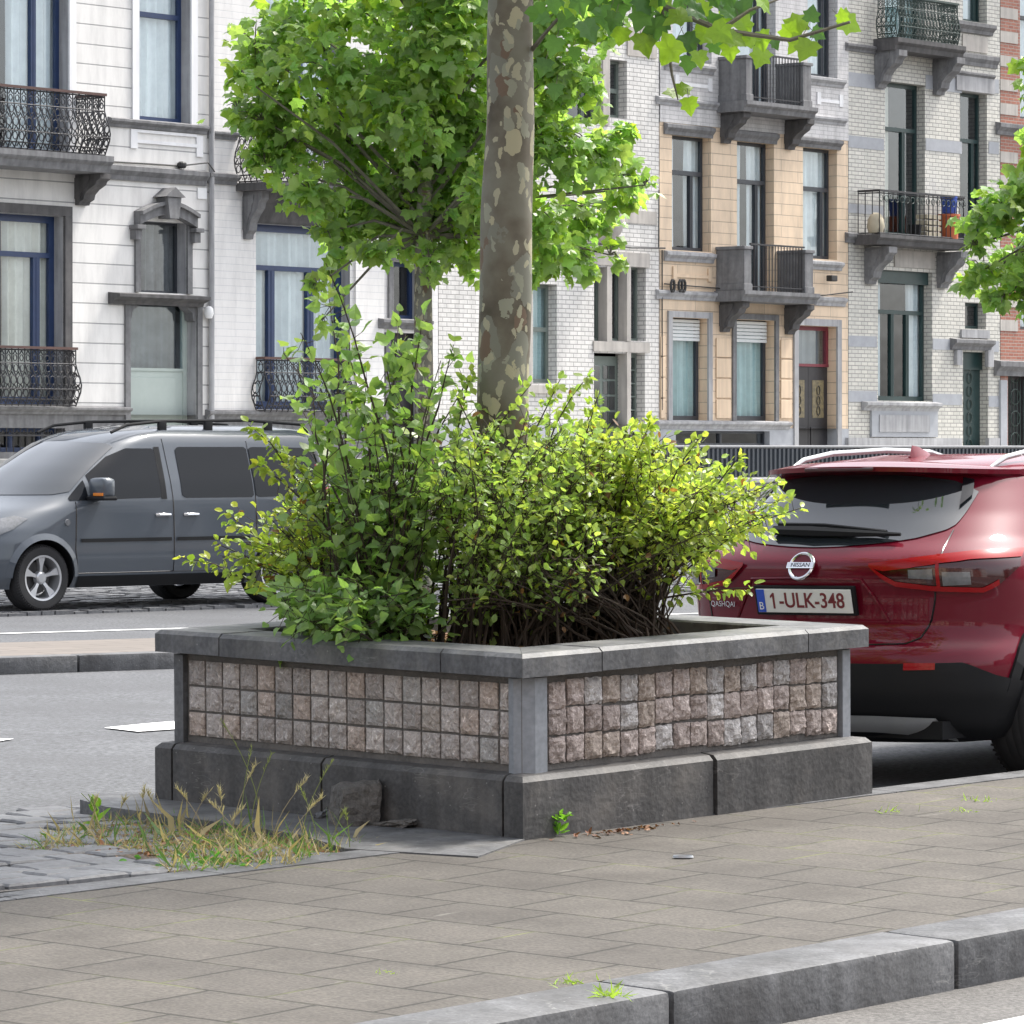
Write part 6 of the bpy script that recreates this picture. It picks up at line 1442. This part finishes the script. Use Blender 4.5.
# ---- street trees across the road
def far_tree(name, label, trunk, blobs, Y, nper, base_col, leaf_px=15, seed=1, sparse=()):
    r = np.random.default_rng(seed); e = empty(name, (0, 0, 0), 0, label, 'tree', 'plane trees along the far street')
    mb = MB(); q = [at(x, y, Y) for x, y, w in trunk]; mb.tube(q, [w / 2 / FPX * Y for x, y, w in trunk], 14); mb.build('trunk', 'bark_plane', e, smooth=True)
    lim = MB(); root = q[-3 if len(q) > 3 else -1]; pos = []; tip = []; nrm = []; sz = []
    for (bx, by, br) in blobs:
        cY = Y + r.uniform(-1, 1) * (1.1 if br > 30 else .8); c = np.array(at(bx, by, cY)); rad = br / FPX * Y
        zt_ = max(min(c[2] - .35 * rad - .9 * abs(c[0] - q[0].x), q[-1].z - .1), q[3].z + .7); k0 = max(i_ for i_ in range(len(q) - 1) if q[i_].z <= zt_); t0 = Vector(q[k0]).lerp(Vector(q[k0 + 1]), (zt_ - q[k0].z) / (q[k0 + 1].z - q[k0].z)); mid = (t0 + Vector(c)) / 2 + Vector((0, 0, .15)); lim.tube([t0, mid, Vector(c)], [.026, .017, .008], 5)
        ntw = 7
        dirs = unit(r.normal(0, 1, (ntw, 3)));
        for d in dirs:
            tpt = c + d * rad * r.uniform(.7, 1.05); lim.tube([Vector(c), Vector((c + tpt) / 2) + Vector((0, 0, .05)), Vector(tpt)], [.012, .008, .004], 4)
        k = int(nper * (br / 34.0) ** 2); tw = r.integers(0, ntw, k)
        t = r.uniform(.15, 1.05, k)[:, None]; p = c + dirs[tw] * rad * t + r.normal(0, rad * .26, (k, 3))
        pos.append(p); tip.append(unit(p - c) * .6 + r.normal(0, .5, (k, 3)) + np.array([0, 0, -.55])); nrm.append(r.normal(0, .55, (k, 3)) + np.array([0, -.25, 1])); sz.append(r.uniform(.6, 1.25, k) * leaf_px / FPX * Y)
    lim.build('limbs', 'bark_far', e)
    pos = np.vstack(pos); n = len(pos); leaves('crown', pos, np.concatenate(sz), np.vstack(tip), np.vstack(nrm), leafcol(n, base_col, .28, .14, (.20, .30, .03)), PLANE_T, PLANE_F, 'leaf_plane', e); return e
bl = [(415, 110, 42), (440, 185, 40), (395, 175, 36), (462, 115, 40), (430, 60, 44), (470, 200, 34), (420, 225, 24)]
r_ = random.Random(21)
for (x, y, br) in [(300, 20, 48), (360, 10, 50), (420, 30, 52), (470, 0, 48), (540, 10, 44), (590, 25, 34), (280, 80, 42), (330, 70, 50), (390, 85, 52), (450, 90, 50), (545, 80, 40), (588, 75, 24), (262, 120, 30), (295, 140, 38), (350, 145, 46), (405, 150, 50), (455, 155, 46), (545, 150, 42), (590, 145, 34), (618, 175, 24), (265, 165, 20), (310, 190, 26), (350, 200, 36), (395, 210, 40), (440, 220, 44), (470, 250, 26), (540, 215, 40), (585, 205, 38), (620, 190, 22), (545, 262, 26), (575, 255, 22), (380, 250, 20), (430, 262, 18), (345, 235, 24), (335, 262, 15), (325, 232, 18), (610, 255, 12), (528, 265, 13), (255, 45, 26), (240, 75, 16), (440, -60, 70), (340, -60, 60), (540, -60, 60), (400, -150, 80), (480, -150, 80), (440, -240, 70), (600, -30, 36), (238, 110, 12), (535, 115, 40), (500, 180, 40), (500, 40, 40), (645, 185, 7), (322, 320, 7), (318, 285, 9), (626, 130, 10)]: bl.append((x, y, br))
far_tree('street_tree', 'bushy green plane tree across the road, behind the thick mottled trunk', [(424, 600, 22), (424, 500, 20), (424, 380, 19), (423, 300, 18.5), (424, 230, 17), (428, 120, 14), (432, -40, 10)], bl, 44, 135, (.20, .31, .095), 14.5, 3)
bl2 = [(985, 215, 30), (1020, 200, 36), (1005, 260, 34), (1035, 250, 38), (975, 270, 20), (1018, 300, 24), (1040, 180, 36), (1060, 220, 50), (1075, 290, 40), (1030, 150, 20), (1060, 130, 40), (1090, 60, 60), (1110, 160, 60), (1022, 60, 12), (965, 245, 9), (1130, 250, 50), (960, 285, 10), (995, 300, 14), (1028, 95, 14)]
far_tree('street_tree', 'green tree crown coming in at the right edge in front of the brick houses', [(1088, 590, 22), (1088, 480, 20), (1088, 380, 18), (1087, 300, 17), (1088, 220, 15), (1088, 60, 9)], [(x + 9, y, r) for x, y, r in bl2], 44, 160, (.20, .31, .095), 14, 8)

# ---- shrubs in the planter
def ip(P, n, r):
    P = np.array(P, float); lo, hi = P.min(0), P.max(0); out = []
    while len(out) < n:
        q = r.uniform(lo, hi)
        if inpoly(q[0], q[1], P): out.append(q)
    return np.array(out)
def shrub(name, label, roots, poly, ntips, depth, leafpx, T, F, col, yellow, seed, stem_r=.008, leaf_n=16, shoots=(), leaf_from=.35, group=None, ycol=(.32, .30, .03), brown=0, bend=.25, cat='shrub', spread=.05, width=1.0):
    r = np.random.default_rng(seed); e = empty(name, (0, 0, 0), 0, label, cat, group)
    st = MB(); pos = []; tipd = []; sz = []; nr = []
    tips = [(q[0], q[1], 1.0) for q in ip(poly, ntips, r)] + [(x, y, 2.0) for x, y in shoots]
    for (tx, ty, kk) in tips:
        Yd = r.uniform(depth[0], depth[1]); tp = at(tx, ty, Yd); rt = roots[r.integers(0, len(roots))]; rp = PL(rt[0] + r.normal(0, .06), rt[1] + r.normal(0, .06), .60)
        rp = Vector(rp); mid = rp.lerp(tp, .5); hv = Vector((tp.x - rp.x, tp.y - rp.y, 0)); mid += Vector((-hv.x * bend, -hv.y * bend, abs(tp.z - rp.z) * bend * .55)) + Vector(r.normal(0, .05, 3))
        K = 9; pts = []
        for i in range(K):
            t = i / (K - 1); p = rp * (1 - t) ** 2 + mid * 2 * t * (1 - t) + tp * t * t; pts.append(p + Vector(r.normal(0, .006, 3)))
        L = (tp - rp).length; R0 = stem_r * (1.1 if kk > 1 else r.uniform(.45, 1)); st.tube(pts, [R0 * (1 - .8 * i / (K - 1)) for i in range(K)], 5)
        nl = int(leaf_n * (1.5 if kk > 1 else r.uniform(.6, 1.2)) * max(L, .4)); 
        for _ in range(nl):
            t = 1 - (1 - leaf_from) * r.random() ** 1.1; f = t * (K - 1); i = min(int(f), K - 2); p = pts[i].lerp(pts[i + 1], f - i); d = (pts[i + 1] - pts[i]).normalized()
            sd_ = Vector(unit(r.normal(0, 1, 3))); tw = sd_ * abs(r.normal(0, spread)) * (1.0 if kk == 1 else .4)
            if tw.length > .04: st.tube([p, p + tw], [.0018, .0012], 3, caps=False)
            pos.append(p + tw); tipd.append(np.array(d) * .5 + np.array(sd_) * .8 + np.array([0, 0, -.2])); nr.append(r.normal(0, .55, 3) + np.array([0, -.25, 1.0])); sz.append(r.uniform(.65, 1.25) * leafpx / FPX * Yd)
    st.build('stems', 'twig', e, recalc=False); n = len(pos)
    leaves('foliage', pos, sz, tipd, nr, leafcol(n, col, .28, yellow, ycol, brown), T, F, 'leaf_shrub', e, width); return e
GL = dict(T=HEART_T, F=HEART_F); RO = dict(T=OVAL_T, F=OVAL_F)
shrub('leafy_shrub', 'tall green shrub with heart shaped leaves at the left end of the planter', [(.5, 1.5), (.65, 1.3), (.45, 1.2)], [(305, 450), (345, 420), (400, 405), (440, 410), (470, 450), (460, 540), (430, 600), (350, 620), (300, 600), (290, 520)], 120, (15.9, 17.0), 13.5, **GL, col=(.165, .26, .08), yellow=.03, ycol=(.26, .32, .05), seed=31,
      leaf_n=21, shoots=[(283, 352), (300, 330), (330, 292), (325, 262), (345, 345), (350, 330), (405, 335), (400, 318), (420, 330), (412, 350), (385, 362), (310, 385), (295, 400), (350, 400), (455, 345), (475, 370), (440, 360), (365, 378), (340, 385), (430, 400)], leaf_from=.22, spread=.09, brown=.0)
shrub('low_shrub', 'low green shrub with larger leaves spilling over the left coping of the planter', [(.42, 1.35), (.5, 1.1), (.45, 1.55)], [(275, 590), (330, 580), (400, 575), (440, 590), (425, 632), (380, 640), (320, 630), (280, 615)], 90, (15.6, 16.3), 13.5, **GL, col=(.155, .255, .08), yellow=.02, ycol=(.22, .3, .05), seed=32, leaf_n=36, leaf_from=.3, spread=.06, bend=.15)
shrub('rose_bush', 'yellow tinged bush reaching out to the left over the van', [(.6, 1.65), (.7, 1.5)], [(215, 560), (230, 515), (260, 495), (320, 470), (345, 520), (340, 560), (290, 560), (240, 560)], 44, (16.3, 17.4), 9.5, **RO, col=(.19, .26, .045), yellow=.15, seed=33, leaf_n=50, shoots=[(182, 556), (225, 510), (255, 462), (250, 425), (290, 455), (215, 545)], leaf_from=.55, brown=.02, ycol=(.36, .38, .05))
shrub('rose_bush', 'dense mid green bush in the middle of the planter, around the foot of the tree', [(.85, .9), (.7, 1.0), (.95, .75), (.8, .7), (.6, .85)], [(420, 450), (450, 415), (500, 405), (550, 412), (600, 428), (615, 500), (600, 580), (540, 590), (470, 600), (430, 580)], 185, (15.6, 16.9), 9.5, **RO, col=(.22, .31, .085), yellow=.06, ycol=(.30, .36, .05), seed=34, leaf_n=42, shoots=[(470, 372), (497, 360), (455, 390), (530, 385), (560, 378), (590, 372), (598, 395)], leaf_from=.38, brown=.01)
shrub('rose_bush', 'bright yellow green bush leaning right towards the red car', [(1.25, .75), (1.45, .7), (1.35, .95), (1.15, .85)], [(560, 430), (610, 420), (670, 440), (730, 472), (785, 500), (770, 525), (730, 540), (690, 550), (640, 535), (600, 530), (565, 515)], 220, (16.0, 17.6), 9.5, **RO, col=(.235, .315, .07), yellow=.2, seed=35, leaf_n=42, shoots=[(800, 508), (785, 498), (755, 588), (780, 480), (740, 458), (700, 440), (650, 420), (595, 400), (715, 470)], leaf_from=.64, brown=.015, ycol=(.38, .42, .09), stem_r=.009)
# bare stems at the foot of the bushes
shrub('thorny_stems', 'tangle of bare dark stems under the bushes, in front of the tree foot', [(.7, .75), (.95, .6), (1.2, .5), (1.4, .55), (.85, .85), (1.5, .75)], [(430, 560), (500, 540), (560, 540), (640, 540), (690, 560), (640, 600), (560, 600), (450, 615)], 150, (15.6, 16.9), 8, **RO, col=(.10, .14, .02), yellow=.2, seed=36, leaf_n=3, leaf_from=.6, brown=.2, stem_r=.010, bend=.3)
# leaf litter on the soil
n = 900; r2 = np.random.default_rng(5); xy = r2.uniform(.24, SQ - .24, (n, 2)); pos = [PL(a, b, .625 + .02 * r2.random()) for a, b in xy]
o = leaves('leaf_litter', pos, r2.uniform(.03, .075, n), np.column_stack([r2.normal(0, 1, (n, 2)), r2.normal(0, .25, n)]), r2.normal(0, .35, (n, 3)) + [0, 0, 1], np.array([(.17, .085, .045), (.24, .14, .075), (.10, .06, .04), (.30, .20, .12)])[r2.integers(0, 4, n)], OVAL_T, OVAL_F, 'dead_leaf'); tag(o, 'brown dead leaves lying on the soil inside the planter', 'leaf litter', kind='stuff')

n = 70; gq = np.column_stack([np.random.default_rng(61).normal(620, 26, n), np.zeros(n)]); gq[:, 1] = 829 - (gq[:, 0] - 620) * .118 + np.abs(np.random.default_rng(62).normal(0, 2.2, n)); pos = [G(a, b, .006) for a, b in gq]
o = leaves('leaf_litter', pos, rng.uniform(.012, .035, n), np.column_stack([rng.normal(0, 1, (n, 2)), rng.normal(0, .2, n)]), rng.normal(0, .4, (n, 3)) + [0, 0, 1], np.array([(.16, .07, .04), (.22, .12, .07), (.09, .05, .035)])[rng.integers(0, 3, n)], OVAL_T, OVAL_F, 'dead_leaf'); tag(o, 'reddish brown leaf debris lying along the foot of the right base stones', 'leaf litter', kind='stuff')
# ---- grass and weeds on the cobbled strip
def gpt(px, py): p = G0(px, py, .09); return p
r3 = np.random.default_rng(17)
gp = ip([(20, 852), (60, 832), (120, 822), (200, 830), (300, 845), (365, 848), (330, 862), (290, 870), (240, 872), (165, 876), (165, 862), (110, 852), (60, 855)], 3400, r3)
pos = [gpt(a, b) for a, b in gp]; n = len(pos)
mbd = MB(); dp = [(30, 850), (70, 836), (120, 826), (200, 832), (300, 846), (362, 849), (330, 860), (290, 867), (240, 869), (170, 872), (150, 862), (110, 854), (60, 856)]
mbd.face([tuple(G0(*q, .102)) for q in dp])
tag(mbd.build('dirt_patch', 'dirt'), kind='structure')
dry = r3.random(n) < np.where(gp[:, 0] < 170, .62, .66)
col = np.where(dry[:, None], np.array([(.30, .25, .155)]) * r3.uniform(.5, 1.3, (n, 1)), np.array([(.10, .19, .05)]) * r3.uniform(.6, 1.3, (n, 1)))
o = leaves('dry_grass', pos, r3.uniform(.03, .10, n) * np.where(gp[:, 0] < 170, .8, 1.0) * np.where(r3.random(n) < .12, 1.9, 1), np.column_stack([r3.normal(0, .8, (n, 2)), r3.uniform(.25, 1.2, n)]), r3.normal(0, 1, (n, 3)), col, BLADE_T, BLADE_F, 'grass_blade', width=.42); tag(o, 'patch of dry and green grass growing on the cobbles beside the planter', 'grass', kind='stuff')
n = 700; gp = ip([(60, 850), (110, 830), (200, 832), (320, 848), (340, 856), (240, 868), (170, 862), (100, 858)], n, r3); pos = [gpt(a, b) + Vector((0, 0, .012)) for a, b in gp]
o = leaves('leaf_litter', pos, r3.uniform(.02, .05, n), np.column_stack([r3.normal(0, 1, (n, 2)), r3.normal(0, .3, n)]), r3.normal(0, .4, (n, 3)) + [0, 0, 1], np.array([(.30, .15, .08), (.38, .24, .15), (.20, .11, .07)])[r3.integers(0, 3, n)], OVAL_T, OVAL_F, 'dead_leaf', width=.7); tag(o, 'reddish dead leaves and stalks in the grass patch on the cobbles', 'leaf litter', kind='stuff')
# tall grass stalks with seed heads, each its own plant
proto = None
def stalk(px, py, hpx, lean, green, idx):
    mb = MB(); b = gpt(px, py); H = hpx / FPX * b.y; pts = [Vector((lean * H * t * t, 0, H * t)) for t in np.linspace(0, 1, 8)]; mb.tube(pts, [.0022] * 5 + [.0018, .0014, .001], 4)
    e = empty('grass_stalk', b, 0, None, 'grass stalk', 'tall grass stalks against the dark base stones'); e['label'] = 'thin tall grass stalk standing in the grass patch in front of the dark planter base'
    mb.build('stem', 'stalk_green' if green else 'stalk_dry', e)
    n = 38; rr3 = np.random.default_rng(idx); t = rr3.uniform(.78, 1.0, n); pos = [Vector((lean * H * q * q, 0, H * q)) for q in t]
    c = (.20, .24, .08) if green else (.36, .32, .22)
    leaves('seed_head', pos, rr3.uniform(.015, .04, n) * (1 if not green else .6), np.column_stack([rr3.normal(lean * .4, .35, n), rr3.normal(0, .35, n), rr3.uniform(.7, 1.2, n)]), rr3.normal(0, 1, (n, 3)), np.tile(c, (n, 1)), BLADE_T, BLADE_F, 'grass_blade', e, .8)
mat('stalk_dry', (.30, .25, .15), rough=.7)
for i, a in enumerate([(262, 838, 118, -.35, 1), (250, 842, 88, .25, 1), (225, 850, 62, -.1, 0), (232, 845, 80, .3, 0), (272, 850, 70, .5, 0), (300, 856, 96, .35, 1), (318, 858, 70, -.25, 1), (205, 846, 58, -.5, 0), (190, 840, 48, .4, 0), (160, 834, 40, -.3, 0), (140, 836, 46, .1, 0), (245, 862, 60, -.6, 0), (285, 860, 62, .6, 0), (216, 862, 52, .5, 0), (115, 834, 34, .3, 0), (330, 860, 50, .3, 1), (350, 856, 44, -.1, 1), (92, 838, 40, .1, 0), (258, 868, 34, -.9, 0), (240, 846, 100, .12, 1)]): stalk(*a, i)
def weed(name, label, base, hpx, n, spread, col, seed, T=OVAL_T, F=OVAL_F, size=.05, cat='weed'):
    r = np.random.default_rng(seed); H = hpx / FPX * base.y; e = empty(name, base, 0, label, cat); mb = MB()
    for k in range(3): mb.tube([(0, 0, 0), (r.normal(0, .01), 0, H * .5), (r.normal(0, .03), 0, H * r.uniform(.8, 1))], .002, 4)
    mb.build('stem', 'stalk_green', e); t = r.uniform(0, 1, n); pos = np.column_stack([r.normal(0, spread, n) * (.3 + t), r.normal(0, spread, n) * .6, t * H * .8])
    leaves('foliage', pos, r.uniform(.6, 1.2, n) * size, np.column_stack([pos[:, 0] * 8 + r.normal(0, .4, n), r.normal(0, .5, n), r.uniform(.1, 1, n)]), r.normal(0, .4, (n, 3)) + [0, -.4, 1], np.tile(col, (n, 1)) * r.uniform(.7, 1.3, (n, 1)), T, F, 'leaf_shrub', e, .75); return e
weed('weed', 'small leafy green weed at the foot of the planter corner on the pavement', G(556, 836), 24, 34, .022, (.11, .24, .03), 41, size=.045)
weed('weed', 'upright green sprig on the end of the low kerb left of the planter', gpt(96, 829), 36, 20, .016, (.16, .30, .04), 42, size=.05)
weed('weed', 'green clover patch at the front of the cobbles, against the flush kerb', gpt(215, 868), 12, 60, .10, (.07, .2, .03), 43, size=.035)
def tuft(label, p, n, sz, seed, sp=.03):
    r = np.random.default_rng(seed); pos = np.column_stack([r.normal(0, sp, n), r.normal(0, sp, n), np.zeros(n)]) + np.array(p)
    o = leaves('grass_tuft', pos, r.uniform(.5, 1.2, n) * sz, np.column_stack([r.normal(0, .7, (n, 2)), r.uniform(.2, .8, n)]), r.normal(0, 1, (n, 3)), np.tile((.20, .30, .05), (n, 1)) * r.uniform(.7, 1.3, (n, 1)), BLADE_T, BLADE_F, 'grass_blade', width=1.3); tag(o, label, 'grass', 'grass tufts in the paving joints')
tuft('grass tuft in the joint of the near kerb', G(610, 996, .004), 40, .055, 51, .02); tuft('thin grass along the joint behind the near kerb', G(570, 984), 26, .035, 52, .03)
tuft('grass tuft on the pavement just right of the planter', G(887, 812), 30, .03, 53, .035); tuft('grass tuft near the right edge, closest to the red car', G(978, 801), 30, .03, 54, .03); tuft('grass tuft between the two others right of the planter', G(962, 812), 22, .025, 55, .03)
tuft('tiny grass in a paving joint at the lower middle', G(385, 973), 14, .02, 56, .02)
# loose squared stone leaning on the base, stone chips, flattened can lid
def rough_block(name, label, cat, c, sx, sy, sz_, rz, m, seed, ch=.012):
    r = random.Random(seed); bm = bmesh.new(); bmesh.ops.create_cube(bm, size=1); bmesh.ops.subdivide_edges(bm, edges=bm.edges[:], cuts=5, use_grid_fill=True)
    for v in bm.verts:
        p = v.co.copy(); q = Vector((abs(p.x), abs(p.y), abs(p.z))); k = sorted(q)[1] + sorted(q)[2] - 1.0
        s_ = 1 - max(0, k + .12) * .35; v.co = Vector((p.x * sx, p.y * sy, p.z * sz_)) * s_ + Vector([r.gauss(0, .004) for _ in range(3)]); v.co.x += p.z * sx * .08; v.co.z += p.x * .02
    me = bpy.data.meshes.new(name); bm.to_mesh(me); bm.free(); me.materials.append(M[m]); o = bpy.data.objects.new(name, me); COL.objects.link(o); o.location = c; o.rotation_euler = (0, 0, rz); return tag(o, label, cat)
c = G(356, 824, .006); rough_block('loose_cobble', 'loose squared cobble stone standing against the left base of the planter', 'stone', (c.x, c.y, c.z + .077), .17, .15, .165, R(20), 'loose_stone', 2)
c = G(392, 826, .006); rough_block('stone_chip', 'flat broken stone chip lying right of the loose cobble', 'stone', (c.x, c.y, c.z + .008), .22, .07, .02, R(-35), 'loose_stone', 3)
c = G(323, 818, .006); rough_block('stone_chip', 'small pale stone chip lying left of the loose cobble', 'stone', (c.x, c.y, c.z + .012), .06, .04, .03, R(10), 'cobble', 4)
c = G(683, 858.5); mb = MB(); mb.lathe([(0, .004), (.02, .007), (.034, .003), (.036, .010), (.039, .002), (.03, 0)], (0, 0, 0), 'z', 20); o = mb.build('flattened_lid', 'satin_silver', smooth=True); o.location = c + Vector((0, 0, .002)); o.scale = (1, .6, 1); tag(o, 'small flattened metal lid lying on the pavement in front of the planter', 'lid')

# unseen houses added far to the right to darken reflections in the vehicles
for i, (y0, w, h, m, lab) in enumerate(((-14, 10, 13, 'red_brick', 'red brick'), (-3.8, 9, 11, 'render_white', 'white'), (5.4, 10, 14, 'glazed_brick_cream', 'cream brick'), (15.6, 10, 12, 'red_brick', 'second red brick'), (25.8, 9, 13, 'render_white', 'second white'), (35, 10, 12, 'glazed_brick_cream', 'second cream brick'))):
    e = empty('reflection_house', (66, y0 + w, 0), R(-90), lab + ' house added far to the right, out of view, for reflections in the vehicles', 'house'); mb = MB(); mb.box(0, w, 0, 9, -.3, h); mb.build('wall', m, e)
    mb = MB(); mb.prism([(-.3, h + .002), (9.2, h + .002), (4.5, h + 2.4)], 'x', -.05, w + .05); mb.build('roof', 'roof_tile', e)
    for k in range(3):
        for z in (1.2, 4.6, 8.0):
            mb = MB(); a = 1.0 + k * (w - 1.2) / 3; mb.box(a, a + 1.3, -.06, -.003, z, z + 2.2); wn_ = mb.build('window', 'white_trim', e); mb = MB(); mb.box(a + .1, a + 1.2, -.07, -.062, z + .1, z + 2.1); mb.build('pane', 'car_glass', wn_)
# ---- unseen house row added behind the camera to give the vehicles reflections
wall_mat('brick_brown', (.28, .17, .12), (.24, .14, .10), (.3, .27, .24), .22, .075, .01, bump=.3)
for i, (x0, w, h, m, lab) in enumerate(((-34, 9, 12, 'render_white', 'white rendered house'), (-24.8, 8, 10.5, 'brick_brown', 'brown brick house'), (-16.6, 9, 13, 'yellow_block', 'yellow house'), (-7.4, 8.5, 11.5, 'brick_brown', 'brown brick house of middling height'), (1.3, 9, 12.5, 'render_white', 'white tall house'), (10.5, 9, 10.5, 'red_brick', 'red brick house'), (19.7, 9, 13, 'render_white', 'pale end house'))):
    e = empty('reflection_house', (x0 + 6, -16 - x0 * .25, 0), R(-14), lab + ' on the near side of the street, unseen behind the viewer, added for reflections', 'house'); mb = MB()
    mb.box(0, w, -9, 0, -.3, h); mb.build('wall', m, e); mb = MB(); mb.prism([(-9.2, h + .002), (.3, h + .002), (-4.5, h + 2.4)], 'x', -.05, w + .05); mb.build('roof', 'roof_tile', e)
    for k in range(3):
        for z in (1.2, 4.6, 8.0):
            if z + 2 > h: continue
            mb = MB(); a = .9 + k * (w - 1.2) / 3; mb.box(a, a + 1.2, .003, .06, z, z + 2.1); wn_ = mb.build('window', 'white_trim', e); mb = MB(); mb.box(a + .1, a + 1.1, .062, .07, z + .1, z + 2.0); mb.build('pane', 'car_glass', wn_)
